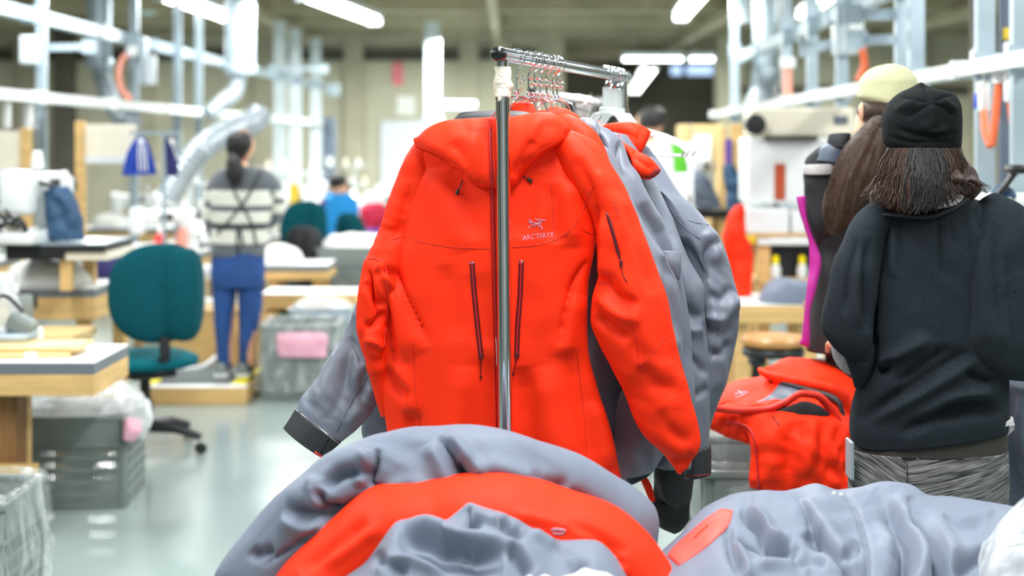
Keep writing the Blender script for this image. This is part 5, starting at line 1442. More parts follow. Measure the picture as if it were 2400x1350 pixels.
sh1 = cloth_tube('top', top_, 'charcoal_knit', w1, nr=110, nl=150, creases=tcr, wr=(.004, 5, 41), p=2.3)
cloth_tube('sleeve', [(2040, 500, 2120, 494, Y0 - .02, Y0 - .05, .05, .05), (1999, 524, 2090, 530, Y0 - .03, Y0 - .07, .06, .05), (1973, 573, 2072, 590, Y0 - .04, Y0 - .08, .065, .05), (1952, 615, 2060, 660, Y0 - .04, Y0 - .09, .065, .05), (1937, 690, 2050, 730, Y0 - .04, Y0 - .09, .06, .05), (1925, 757, 2043, 800, Y0 - .04, Y0 - .09, .05, .045), (1972, 778, 2041, 850, Y0 - .03, Y0 - .08, .04, .04), (1998, 850, 2036, 885, Y0 - .02, Y0 - .06, .03, .03), (2006, 903, 2020, 912, Y0 - .02, Y0 - .04, .012, .012)], 'charcoal_knit', w1, nr=64, nl=100, creases=[('v', .012, 9, [(2010, 560), (1990, 640), (1980, 740)]), ('v', .016, 10, [(2036, 560), (2025, 660), (2030, 780)]), ('r', .01, 10, [(2022, 600), (2010, 690), (2010, 770)])], wr=(.004, 7, 3))
cloth_tube('sleeve', [(2290, 476, 2335, 470, Y0 - .04, Y0 - .02, .04, .05), (2292, 520, 2410, 506, Y0 - .07, Y0 - .04, .055, .05), (2280, 600, 2448, 600, Y0 - .09, Y0 - .05, .06, .05), (2264, 700, 2462, 700, Y0 - .1, Y0 - .05, .062, .05), (2260, 780, 2466, 790, Y0 - .1, Y0 - .05, .06, .05), (2288, 848, 2462, 860, Y0 - .09, Y0 - .05, .05, .05), (2346, 886, 2450, 890, Y0 - .07, Y0 - .05, .025, .025)], 'charcoal_knit', w1, nr=64, nl=90, creases=[('v', .012, 10, [(2330, 520), (2335, 640), (2350, 780)]), ('r', .01, 12, [(2300, 560), (2300, 680), (2310, 800)]), ('v', .010, 9, [(2360, 600), (2370, 700), (2375, 820)])], wr=(.004, 7, 13))
cloth_tube('undershirt', [(1958, 700, 2012, 700, Y0 + .02, Y0 - .02, .04, .04), (1950, 770, 2012, 780, Y0 + .02, Y0 - .02, .04, .04), (1951, 812, 2008, 828, Y0 + .03, Y0, .038, .04), (1970, 842, 2012, 846, Y0 + .06, Y0 + .02, .034, .04), (1984, 854, 2016, 850, Y0 + .09, Y0 + .05, .03, .03)], 'light_jersey', w1, nr=40, nl=40, creases=[('v', .006, 4, [(1952, 785), (1980, 790)]), ('v', .006, 4, [(1952, 800), (1985, 808)]), ('v', .006, 4, [(1956, 816), (1990, 828)])])
cloth_tube('forearm', [(1983, 846, 2012, 842, Y0 + .07, Y0 + .04, .026, .028), (1996, 860, 2022, 858, Y0 + .1, Y0 + .07, .024, .026), (2012, 868, 2034, 866, Y0 + .15, Y0 + .12, .022, .024)], 'skin', w1, nr=28, nl=16)
cloth_tube('undershirt_hem', [(2290, 1000, 2356, 975, Y0 - .07, Y0, .05, .05), (2300, 1010, 2358, 1000, Y0 - .07, Y0, .05, .05), (2330, 1016, 2358, 1024, Y0 - .06, Y0, .04, .05)], 'light_jersey', w1, nr=32, nl=14)
cloth_tube('waistband', [(2000, 1010, 2356, 1000, Y0, Y0, .112, .11), (1996, 1030, 2356, 1030, Y0, Y0, .115, .11), (1994, 1054, 2357, 1054, Y0, Y0, .117, .11)], 'waistband', w1, nr=64, nl=12, p=2.3)
lg = cloth_tube('leggings', [(1994, 1050, 2357, 1050, Y0, Y0, .116, .11), (1990, 1110, 2358, 1110, Y0, Y0, .125, .11), (1990, 1190, 2357, 1190, Y0, Y0, .128, .11), (2000, 1262, 2350, 1262, Y0, Y0, .115, .1)], 'space_dye', w1, nr=90, nl=50, p=2.4, creases=[('v', .010, 9, [(2128, 1050), (2128, 1120), (2130, 1200)])])
lg.data.materials.append(MATS['space_dye_left'])
for q in lg.data.polygons:
    if PX(q.center)[0] < 2127: q.material_index = 1
ribbon('leggings_seam', bvh([lg]), [(2126, 1056), (2127, 1110), (2128, 1180)], 3, 'waistband', w1, h=.0012)
for (a, b) in ((2000, 2172), (2182, 2350)):
    cloth_tube('legging_leg', [(a, 1240, b, 1240, Y0, Y0, .095, .09), (a + 14, 1400, b - 14, 1400, Y0, Y0, .07, .07), (a + 34, 1540, b - 38, 1540, Y0, Y0, .055, .05), (a + 48, 1700, b - 48, 1700, Y0, Y0, .042, .04), (a + 52, 1762, b - 52, 1762, Y0, Y0, .036, .036)], 'space_dye', w1, nr=36, nl=40)
    c = P((a + b) / 2, 0, Y0).x
    s_ = MB().box(c - .05, c + .05, Y0 - .06, Y0 + .19, 0, .03, .012).build('shoe_sole', 'white_plastic', w1, True)
    heap('shoe', None, None, c, Y0 + .06, .028, .048, .12, .09, 'black_cloth', 3, parent=w1, amp=.004, freq=6, n=28)
# beanie, hair, scarf
bn = [(2094, 356, 2243, 360, 3.60, 3.60, .082, .085), (2080, 346, 2248, 350, 3.60, 3.60, .088, .09), (2070, 325, 2251, 330, 3.60, 3.60, .094, .096), (2068, 285, 2252, 290, 3.6, 3.6, .098, .1), (2076, 255, 2250, 255, 3.6, 3.6, .095, .1), (2092, 232, 2242, 232, 3.6, 3.6, .085, .09), (2112, 216, 2228, 217, 3.6, 3.6, .064, .07), (2136, 205, 2190, 208, 3.6, 3.6, .036, .04), (2150, 197, 2170, 199, 3.6, 3.6, .014, .016), (2157, 193, 2163, 194, 3.6, 3.6, .004, .005)]
bcr = [('V', 0.0096, 5, [(2183, 241), (2155, 257), (2122, 278)]), ('V', 0.0084, 5, [(2180, 240), (2140, 232), (2099, 224)]), ('V', 0.0084, 5, [(2186, 241), (2212, 252), (2237, 274)]), ('r', 0.0096, 6, [(2185, 243), (2187, 270), (2189, 300)]), ('V', 0.0072, 5, [(2190, 238), (2210, 228), (2232, 222)]), ('V', 0.0096, 6, [(2160, 198), (2172, 218), (2183, 240)]), ('r', 0.0084, 10, [(2150, 236), (2120, 250), (2100, 262)]), ('r', 0.0084, 10, [(2160, 285), (2190, 310), (2225, 300)]), ('v', 0.0084, 8, [(2100, 300), (2150, 318), (2190, 322), (2240, 310)]), ('v', 0.0060, 7, [(2080, 320), (2150, 335), (2240, 332)]), ('r', 0.0072, 9, [(2205, 232), (2222, 245), (2240, 262)])]
cloth_tube('beanie', bn, 'beanie_knit', w1, nr=90, nl=90, creases=bcr, wr=(.001, 9, 15))
hs = [(2090, 322, 2246, 322, 3.60, 3.60, .080, .07), (2074, 365, 2256, 362, 3.6, 3.6, .086, .06), (2062, 395, 2276, 392, 3.6, 3.6, .094, .06), (2048, 430, 2292, 424, 3.59, 3.59, .100, .05), (2036, 462, 2300, 446, 3.58, 3.58, .108, .04), (2040, 484, 2286, 464, 3.57, 3.57, .104, .03), (2070, 502, 2238, 490, 3.555, 3.555, .088, .03), (2110, 510, 2215, 502, 3.545, 3.545, .06, .03)]
hcr = [('v', .010, 6, [(2150, 365), (2148, 420), (2160, 490)]), ('V', .010, 5, [(2185, 365), (2178, 430), (2188, 495)]), ('v', .010, 6, [(2120, 365), (2105, 420), (2080, 470)]), ('v', .009, 6, [(2215, 365), (2225, 420), (2240, 470)]), ('r', .010, 8, [(2165, 365), (2162, 430), (2172, 495)]), ('r', .009, 8, [(2135, 365), (2125, 420), (2110, 480)]), ('v', .008, 6, [(2095, 370), (2075, 420), (2055, 460)]), ('v', .008, 6, [(2240, 370), (2265, 410), (2285, 440)])]
cloth_tube('hair', hs, 'hair_brown', w1, nr=90, nl=70, creases=hcr, wr=(.004, 14, 8, (1, 1, .2)))
rng = random.Random(5)
roots = []
for k in range(240):
    u = rng.random()
    xa = 2084 + u * 160
    xb = 2034 + u * 268 + rng.uniform(-5, 5)
    yb = 460 + 44 * math.sin(min(1, u * 1.15) * 3.14) ** .8 - 8 * u + rng.uniform(-14, 5)
    d0 = .078 + .015 * math.sin(u * 3.14)
    d1 = .035 + .078 * math.sin(u * 3.14)
    curl = (u - .5) * 26 + rng.uniform(-10, 10)
    wv = rng.uniform(-7, 7)
    roots.append([P(xa, 348, 3.6 - d0), P(xa * .65 + xb * .35 + wv, 388, 3.59 - d0 * .6 - d1 * .45), P(xa * .25 + xb * .75 - wv, 425, 3.585 - d1 - .006), P(xb + wv * .5, yb - 16, 3.578 - d1 - .008), P(xb + curl * .5, yb - 3, 3.575 - d1 - .010), P(xb + curl, yb - 2, 3.575 - d1 - .006)])
strands('hair_locks', roots[:210], 'hair_brown', w1, 3, r=.0034)
strands('hair_locks', [[p + Vector((0, -.004, 0)) for p in r] for r in roots if rng.random() < math.exp(-((PX(r[2])[0] - 2172) / 34) ** 2)][:60], 'hair_black', w1, 4, r=.0036)
cloth_tube('scarf', [(2196, 455, 2240, 440, 3.52, 3.52, .012, .03), (2200, 470, 2255, 452, 3.52, 3.54, .02, .03), (2192, 490, 2262, 470, 3.52, 3.54, .02, .03)], 'light_jersey', w1, nr=28, nl=20)
cloth_tube('collar', [(2040, 494, 2052, 500, 3.54, 3.54, .012, .012), (2100, 500, 2100, 510, 3.525, 3.525, .014, .012), (2170, 503, 2172, 514, 3.515, 3.515, .014, .012), (2220, 488, 2228, 498, 3.518, 3.518, .014, .012), (2260, 462, 2272, 472, 3.53, 3.53, .012, .012)], 'black_cloth', w1, nr=20, nl=50)
o = MB().box(P(1987, 0, 3.56).x, P(1996, 0, 3.56).x, 3.53, 3.59, P(0, 1120, 3.56).z, P(0, 1030, 3.56).z, .004).build('phone', 'galvanised')
tag(o, 'thin pale phone tucked at the hip of the person in the beanie', 'phone')

mat('hair_chestnut', (66, 45, 31), rough=0.36, var=0.7, vscale=14, stretch=(16, 16, 1), bump=0.6, bscale=34)
# --- woman in beige cap with long ponytail
Y1 = 4.25
wx = P(2078, 0, Y1 + .22).x
w2 = thing('person', 'person in pale beige cap with long brown ponytail and black jacket, facing away', 'person', (wx, Y1 + .25, 0))
person_body(w2, (wx, Y1 + .25, 0), 1.74, .1, arms=(((.10, .05, .62), (.06, .20, .60)), ((-.10, .05, .62), (-.06, .20, .60))))
Yc = Y1 + .22
cloth_tube('jacket', [(2015, 318, 2130, 318, Yc, Yc, .05, .05), (1975, 338, 2180, 338, Yc, Yc, .075, .06), (1915, 366, 2230, 366, Yc, Yc, .1, .08), (1895, 420, 2250, 420, Yc, Yc, .12, .1), (1897, 520, 2250, 520, Yc, Yc, .125, .11), (1912, 600, 2240, 600, Yc, Yc, .125, .11), (1905, 700, 2240, 700, Yc, Yc, .13, .12), (1895, 780, 2240, 780, Yc, Yc, .135, .12), (1892, 822, 2240, 822, Yc, Yc, .13, .12)], 'black_cloth', w2, nr=70, nl=80, creases=[('v', .012, 12, [(1920, 440), (1940, 520), (1950, 620)]), ('r', .012, 14, [(1900, 430), (1910, 500), (1925, 580)])], wr=(.006, 5, 31), p=2.3)
cloth_tube('sleeve', [(1950, 350, 2000, 352, Yc - .02, Yc - .05, .05, .05), (1890, 385, 1962, 390, Yc, Yc - .06, .06, .06), (1891, 430, 1960, 440, Yc, Yc - .07, .06, .06), (1893, 500, 1960, 510, Yc, Yc - .07, .06, .06), (1905, 560, 1960, 570, Yc + .04, Yc - .02, .055, .06), (1920, 610, 1965, 620, Yc + .1, Yc + .04, .05, .05)], 'black_cloth', w2, nr=44, nl=60, wr=(.005, 9, 3))
yk = cloth_tube('shoulder_panel', [(1952, 340, 1990, 342, Yc - .05, Yc - .09, .03, .03), (1920, 356, 1978, 362, Yc - .04, Yc - .09, .04, .04), (1900, 378, 1972, 385, Yc - .03, Yc - .09, .04, .04)], 'grey_panel', w2, nr=36, nl=24)
cloth_tube('reflective_band', [(1890, 386, 1960, 384, Yc - .01, Yc - .08, .062, .04), (1890, 396, 1960, 396, Yc - .01, Yc - .08, .064, .04), (1893, 406, 1958, 408, Yc - .01, Yc - .08, .062, .04)], 'light_jersey', w2, nr=36, nl=12)
cloth_tube('collar', [(1944, 316, 1992, 312, Yc - .06, Yc - .1, .03, .03), (1940, 330, 1992, 330, Yc - .06, Yc - .1, .032, .03), (1938, 343, 1990, 348, Yc - .06, Yc - .1, .03, .03)], 'black_panel', w2, nr=36, nl=16)
cloth_tube('magenta_lining', [(1867, 461, 1888, 459, Yc - .1, Yc - .1, .006, .006), (1874, 500, 1890, 498, Yc - .1, Yc - .1, .012, .008), (1884, 530, 1902, 545, Yc - .1, Yc - .1, .012, .01), (1895, 570, 1916, 580, Yc - .1, Yc - .1, .014, .01), (1897, 612, 1924, 610, Yc - .1, Yc - .1, .016, .01), (1891, 670, 1914, 670, Yc - .11, Yc - .11, .015, .01), (1884, 740, 1899, 740, Yc - .12, Yc - .12, .012, .01), (1880, 790, 1898, 800, Yc - .12, Yc - .12, .012, .01), (1872, 805, 1896, 816, Yc - .12, Yc - .12, .008, .008)], 'magenta_cloth', w2, nr=28, nl=70, wr=(.003, 10, 7))
for (a, b) in ((1935, 2070), (2078, 2210)):
    cloth_tube('trouser_leg', [(a, 800, b, 800, Yc, Yc, .1, .09), (a + 4, 1000, b - 4, 1000, Yc, Yc, .085, .08), (a + 14, 1200, b - 14, 1200, Yc, Yc, .07, .07), (a + 24, 1480, b - 24, 1480, Yc, Yc, .055, .055)], 'black_cloth', w2, nr=32, nl=30)
    c = P((a + b) / 2, 0, Yc).x
    heap('shoe', None, None, c, Yc + .06, .0, .05, .13, .1, 'black_plastic', 3, parent=w2, amp=.004, freq=6, n=28)
cp = [(2022, 238, 2150, 268, Yc, Yc, .095, .1), (2012, 224, 2153, 246, Yc, Yc, .1, .105), (2015, 195, 2149, 195, Yc, Yc, .1, .105), (2028, 172, 2138, 172, Yc, Yc, .085, .09), (2050, 157, 2120, 158, Yc, Yc, .055, .06), (2080, 150, 2098, 150, Yc, Yc, .01, .012)]
cloth_tube('cap', cp, 'cap_cotton', w2, nr=60, nl=60, wr=(.002, 8, 4))
brim = [(P(2030, 0, Yc).x + .155 * u, Yc + .09 + .075 * math.sin(math.pi * u), P(0, 226, Yc).z + .01 - .018 * math.sin(math.pi * u)) for u in np.linspace(0, 1, 14)]
bm_ = MB(); vv = []
for (x_, y_, z_2) in brim: vv += [(x_, Yc + .05, P(0, 226, Yc).z + .012), (x_, y_, z_2), (x_, y_, z_2 - .004), (x_, Yc + .05, P(0, 226, Yc).z + .008)]
bm_.add(vv, [(4 * i + j, 4 * i + (j + 1) % 4, 4 * i + 4 + (j + 1) % 4, 4 * i + 4 + j) for i in range(13) for j in range(4)])
bm_.build('cap_brim', 'cap_cotton', w2, True)
cloth_tube('head_hair', [(2030, 225, 2140, 225, Yc, Yc, .09, .09), (2008, 262, 2140, 262, Yc, Yc, .1, .06), (2030, 290, 2130, 292, Yc, Yc, .085, .05), (2045, 305, 2115, 308, Yc, Yc, .06, .04)], 'hair_brown', w2, nr=44, nl=30, wr=(.003, 14, 8, (1, 1, .2)))
MB().lathe([(.002, -.008), (.012, -.006), (.017, 0), (.012, .006), (.002, .008)], 16, T(P(2014, 0, Yc).x, Yc - .03, P(0, 262, Yc).z) @ RY(math.pi / 2) @ Matrix.Diagonal((1.7, 1, 1, 1))).build('ear', 'skin', w2, True)
pt = [(2040, 278, 2085, 290, Yc - .1, Yc - .1, .03, .03), (2015, 300, 2078, 330, Yc - .13, Yc - .13, .045, .04), (1981, 340, 2068, 370, Yc - .15, Yc - .15, .055, .05), (1955, 395, 2055, 410, Yc - .17, Yc - .17, .055, .05), (1935, 445, 2035, 455, Yc - .18, Yc - .18, .052, .045), (1927, 490, 2008, 500, Yc - .18, Yc - .18, .045, .04), (1934, 528, 1982, 538, Yc - .18, Yc - .18, .03, .03), (1946, 549, 1962, 551, Yc - .18, Yc - .18, .01, .01)]
pcr = [('v', .008, 6, [(2050, 310), (2010, 400), (1975, 500)]), ('v', .008, 6, [(2030, 310), (1990, 390), (1950, 490)]), ('r', .008, 8, [(2040, 320), (2000, 400), (1960, 500)]), ('v', .007, 5, [(2060, 330), (2035, 420), (2000, 510)]), ('v', .007, 5, [(2005, 330), (1965, 400), (1940, 470)])]
cloth_tube('ponytail', pt, 'hair_chestnut', w2, nr=64, nl=90, creases=pcr, wr=(.004, 16, 6, (1, 1, .25)))
roots = []
for k in range(150):
    u = rng.random()
    f = lambda a, b, c, d: (a + (c - a) * u, b + (d - b) * u)
    q = [f(2040, 282, 2080, 296), f(1981, 342, 2066, 372), f(1936, 446, 2032, 458), f(1930, 500, 2000, 512), (1940 + 30 * u + rng.uniform(-6, 6), 536 + rng.uniform(-16, 16))]
    bl = .045 * math.sin(u * 3.14)
    roots.append([P(a, b, Yc - dd - bl - .012) for (a, b), dd in zip(q, (.11, .15, .18, .18, .18))])
strands('hair_locks', roots, 'hair_chestnut', w2, 9)

# dark jacket draped over a chair back at the right edge
t = thing('draped_chair', 'black chair draped with dark blue-grey jacket at the right edge beside the leggings', 'chair', (P(2400, 0, 3.95).x, 3.95, 0))
cloth_tube('draped_jacket', [(2362, 880, 2500, 880, 3.95, 3.95, .05, .05), (2352, 900, 2510, 900, 3.95, 3.95, .07, .06), (2350, 1000, 2512, 1000, 3.95, 3.95, .075, .06), (2348, 1100, 2514, 1100, 3.95, 3.95, .075, .06), (2350, 1190, 2512, 1190, 3.95, 3.95, .07, .06)], 'grey_panel', t, nr=50, nl=60, creases=[('v', .016, 10, [(2370, 900), (2372, 1000), (2395, 1160)]), ('r', .014, 12, [(2385, 930), (2390, 1020), (2400, 1120)])], wr=(.01, 6, 44), round_end=(.1, 0))
cx = P(2430, 0, 3.95).x
MB().box(cx - .2, cx + .2, 3.98, 4.36, .42, .48, .02).build('seat', 'black_cloth', t, True)
for a in (-1, 1):
    for b in (0, 1):
        MB().tube([(cx + a * .17, 4.0 + b * .32, 0), (cx + a * .17, 4.0 + b * .32, .43 if b else .8)], .012, 10).build('leg', 'black_plastic', t, True)
# ------------------------------------------------------------------ overhead steel framing with trunking
AX = 0.027                    # the hall's long axis as seen from here
def gx(x0, Y): return x0 + AX * Y
XL, XR = -3.64, 1.82
def y_at(px, x0): return x0 / ((px - 1200) / FPX - AX)


def strut(px, x0, label, z0=0.0, z1=3.23, w=.062, dx=0.0, group='pale steel posts of the overhead frame', m='galvanised'):
    Y = y_at(px, x0)
    x = gx(x0, Y)
    t = thing('strut_post', label, 'post', (x, Y, z0), group)
    b = MB()                  # open C channel
    b.box(x - w / 2, x + w / 2, Y - .004, Y + .004, z0, z1).box(x - w / 2, x - w / 2 + .006, Y, Y + .05, z0, z1).box(x + w / 2 - .006, x + w / 2, Y, Y + .05, z0, z1)
    b.build('channel', m, t)
    MB().box(x - .09, x + .09, Y - .06, Y + .09, z0, z0 + .012).build('foot_plate', 'galvanised', t)
    for z in (1.9, 2.5):
        MB().box(x - w * .8, x + w * .8, Y - .012, Y - .004, z - .06, z + .06, .003).build('bracket', 'galvanised', t)
    POSTS.append(t)
    return t


POSTS = []
for k, (px, nm) in enumerate(((95, 'pale steel post furthest left carrying a grey box'), (313, 'pale steel post right of the first silver duct'), (415, 'pale steel post right of the salmon hose'), (465, 'pale steel post left of the second silver duct'), (655, 'pale steel post right of the second silver duct'), (692, 'pale steel post between its two far neighbours at left'), (740, 'rearmost pale steel post of the left frame'))):
    strut(px, XL, nm, w=.07 if px < 600 else .16, m='galvanised' if px < 600 else 'white_metal')
for k, (px, nm) in enumerate(((1722, 'rearmost pale steel post of the right frame'), (1845, 'pale steel post right of the far silver duct'), (1905, 'pale steel post above the white machine cabinet'), (1975, 'pale steel post with pale box behind the cap'), (2118, 'left post of the close pair behind the caps'), (2150, 'right post of the close pair behind the caps'), (2312, 'pale steel post above the black beanie at right'), (2398, 'nearest pale steel post at the right edge'))):
    strut(px, XR, nm, w=.072)


def run(x0, Ya, Yb, z, w, h, m, name, label, cat, group=None):
    a, b = Vector((gx(x0, Ya), Ya, z)), Vector((gx(x0, Yb), Yb, z))
    t = thing(name, label, cat, tuple(a), group)
    MB().bar(a, b, w, h).build('rail', m, t)
    n = int((Yb - Ya) / 1.5)
    for k in range(n + 1):
        c = a.lerp(b, k / max(1, n))
        MB().box(c.x - w * .7, c.x + w * .7, c.y - .03, c.y + .03, c.z - h * .65, c.z + h * .65).build('joint_cover', m, t)
    return t


run(XL + .10, 8.2, 22.5, 1.90, .09, .07, 'white_plastic', 'power_trunking', 'white power trunking running away along the left frame', 'trunking', 'white power trunking')
run(XR - .02, 4.6, 15.5, 1.90, .09, .06, 'white_plastic', 'power_trunking', 'white power trunking running away along the right frame', 'trunking', 'white power trunking')
run(XL - .08, 8.6, 22.5, 2.50, .08, .09, 'galvanised', 'strut_beam', 'upper steel beam running away along the left frame', 'beam', 'upper steel beams')
run(XR + .08, 4.6, 14.5, 2.44, .08, .09, 'galvanised', 'strut_beam', 'upper steel beam running away along the right frame', 'beam', 'upper steel beams')
# cross bars
for (pa, ya, pb, yb, Y, w, lb) in ((95, 112, 212, 110, 10.3, .05, 'short cross bar between left post and first duct'), (640, 160, 760, 162, 17.5, .045, 'cross bar between the far left posts'), (1890, 115, 2010, 92, 8.9, .06, 'cross bar above the white cabinet at right'), (2000, 94, 2120, 92, 7.6, .05, 'lower cross bar left of the close post pair'), (1995, 34, 2120, 34, 7.4, .06, 'upper cross bar left of the close post pair')):
    t = min(POSTS, key=lambda o: abs(o.location.y - Y) + abs(o.location.x - P((pa + pb) / 2, ya, Y).x))
    cb = MB().bar(P(pa, ya, Y), P(pb, yb, Y), w, w).build('cross_bar', 'galvanised', t)
    for q in ((pa, ya), (pb, yb)):
        c = P(q[0], q[1], Y); MB().box(c.x - .05, c.x + .05, c.y - .04, c.y - .03, c.z - .05, c.z + .05).build('end_plate', 'galvanised', cb)
# ducts
def duct(label, px, Y, r, z0, z1, flex=None):
    x = P(px, 0, Y).x
    t = thing('air_duct', label, 'duct', (x, Y, z0), 'silver air ducts')
    n = int((z1 - z0) / .06)
    pr = []
    for k in range(n):
        z = z0 + (z1 - z0) * k / n
        pr += [(r, z), (r, z + .045), (r * 1.025, z + .05), (r * 1.025, z + .055)]
    MB().lathe(pr, 28, T(x, Y, 0)).build('spiral_pipe', 'galvanised', t, True)
    MB().lathe([(r * 1.1, z0 - .04), (r * 1.12, z0 - .02), (r * 1.12, z0 + .04), (r * 1.05, z0 + .05)], 28, T(x, Y, 0)).build('collar', 'galvanised', t, True)
    if flex:
        pts, rf = flex
        p = path([tuple(P(*q)) for q in pts], 90)
        MB().tube(p, [rf * (1 + .07 * math.sin(i * 1.25)) for i in range(90)], 20).build('flexible_hose', 'flex_duct', t, True)
    return t


duct('first silver spiral duct from the left with bent flexible hose', 232, 12.6, .11, P(0, 150, 12.6).z, 3.23, ([(232, 150, 12.6), (246, 200, 12.6), (260, 240, 12.55), (282, 272, 12.5), (315, 290, 12.4)], .08))
duct('wide silver spiral duct behind the striped sweater', 563, 14.6, .15, P(0, 165, 14.6).z, 3.23, ([(563, 165, 14.6), (550, 215, 14.5), (515, 245, 14.4), (488, 268, 14.3)], .08))
duct('silver spiral duct left of the right frame', 1795, 13.8, .12, P(0, 175, 13.8).z, 3.23, ([(1795, 175, 13.8), (1788, 215, 13.8), (1774, 250, 13.7), (1766, 290, 13.6)], .12))
duct('short silver duct above the dark opening at right', 1738, 15.0, .08, P(0, 45, 15.0).z, 3.23)
t = thing('flexible_hose', 'thick grey flexible hose sweeping down behind the striped sweater', 'hose', tuple(P(420, 430, 10.6)), 'silver air ducts')
p = path([tuple(P(*q)) for q in ((390, 470, 10.6), (425, 410, 10.6), (470, 352, 10.6), (520, 316, 10.8), (565, 296, 11.0), (600, 280, 11.1), (612, 262, 11.15))], 120)
MB().tube(p, [.095 * (1 + .06 * math.sin(i * 1.25)) for i in range(120)], 20).build('hose', 'flex_duct', t, True)
MB().tube(p[:3], .11, 20).build('cuff', 'white_plastic', t, True)
# hoses, boxes, plugs on the frames
def hose(label, pts, r, m='orange_hose', cat='hose'):
    t = thing('air_hose', label, cat, tuple(P(*pts[0])), 'coloured air hoses')
    p = path([tuple(P(*q)) for q in pts], 40)
    MB().tube(p, r, 10).build('hose', m, t, True)
    MB().tube([p[0] + Vector((0, 0, .05)), p[0] - Vector((0, 0, .03))], r * 1.7, 12).build('coupling', 'white_plastic', t, True)
mat('salmon_hose', (238, 160, 140), rough=.5)
hose('salmon coloured hose curving beside the first duct', ((308, 122, 12), (290, 135, 12), (278, 170, 12), (285, 210, 11.9), (305, 232, 11.8)), .028, 'salmon_hose')
hose('orange hose looping below the right trunking', ((2342, 178, 5.76), (2337, 230, 5.76), (2330, 300, 5.76), (2322, 342, 5.76), (2312, 320, 5.8), (2306, 262, 5.88)), .016)
hose('orange hose at the right edge under the trunking', ((2372, 178, 5.7), (2368, 230, 5.7), (2372, 280, 5.7), (2380, 320, 5.7)), .014)
hose('dull orange hose crossing behind the beige cap', ((2010, 60, 7.9), (2020, 110, 7.9), (2026, 150, 7.9), (2012, 190, 7.9)), .022)
hose('pale red hose beside the far duct at right', ((1846, 150, 10.9), (1845, 190, 10.9), (1848, 240, 10.9)), .035, 'salmon_hose')
def box_on(label, x0, x1, y0, y1, Y, m, name='junction_box', cat='box', d=.1, cover=True, group='grey boxes on the frames'):
    a, b = P(x0, y1, Y), P(x1, y0, Y)
    if name == 'junction_box':
        t = min(POSTS, key=lambda o: abs(o.location.y - Y) + abs(o.location.x - a.x))
        c_ = MB().box(a.x, b.x, Y - d / 2, Y + d / 2, a.z, b.z, .008).build('junction_box', m, t, True)
        c_['label'] = label
        t = c_
    else:
        t = thing(name, label, cat, tuple(P((x0 + x1) / 2, y1, Y)), group)
        MB().box(a.x, b.x, Y - d / 2, Y + d / 2, a.z, b.z, .008).build('case', m, t, True)
    if cover: MB().box(a.x + .01, b.x - .01, Y - d / 2 - .006, Y - d / 2, a.z + .01, b.z - .01, .003).build('cover', m, t)
    return t
box_on('pale grey junction box on the furthest left post', 50, 88, 84, 150, 10.0, 'white_metal')
box_on('pale box hanging by the salmon hose', 345, 365, 130, 198, 12.2, 'white_metal')
box_on('stacked pale control box on the second left post', 318, 345, 90, 198, 12.2, 'galvanised')
box_on('pale boxy filter unit on the right frame above the cap', 1952, 2008, 60, 128, 8.8, 'white_metal')
box_on('small grey box on the far left post pair', 765, 795, 195, 225, 20, 'galvanised')
sp_ = box_on('large pale grey sheet panel behind the orange hoses at right', 2342, 2388, -20, 960, 6.3, 'grey_panel', 'sheet_panel', 'panel', .03, False, None)
a_, b_ = P(2352, 92, 6.28), P(2374, 66, 6.28)
MB().box(a_.x, b_.x, 6.272, 6.284, a_.z, b_.z).build('warning_label', 'yellow_label', sp_)
box_on('white sloped arm at the right edge above the trunking', 2356, 2384, 98, 152, 6.1, 'white_plastic', 'trunking_arm', 'trunking', .06, False, None)
box_on('blue plug on the right trunking beside the orange hose', 2284, 2296, 218, 256, 5.95, 'blue_plug', 'power_plug', 'plug', .04, False, 'plugs under the trunking')
for (a, b, y0, y1, Y, lb) in ((2294, 2318, 190, 262, 5.9, 'white plug socket hanging right of the blue plug'), (2356, 2370, 190, 240, 5.62, 'white plug socket hanging at the right edge'), (8, 24, 240, 302, 9.26, 'white plug socket hanging at the left edge'), (56, 76, 245, 308, 9.64, 'white plug socket hanging second from the left edge'), (2276, 2286, 112, 150, 6.2, 'lilac white plug on the dark cable at right')):
    t = thing('plug_socket', lb, 'plug', tuple(P(a, y1, Y)), 'plugs under the trunking')
    p, q = P(a, y1, Y), P(b, y0, Y)
    MB().box(p.x, q.x, Y - .03, Y + .03, p.z, q.z, .012).build('body', 'white_plastic', t, True)
    MB().tube([((p.x + q.x) / 2, Y, q.z), ((p.x + q.x) / 2, Y, 1.88 if y0 > 160 else q.z + .4)], .008, 8).build('cable', 'black_plastic' if y0 < 160 else 'white_plastic', t, True)
o = MB().bar(P(2284, 120, 6.2), P(2280, -40, 6.2), .03).build('cable_drop', 'dark_steel'); tag(o, 'dark cable drop hanging left of the grey sheet panel', 'cable')


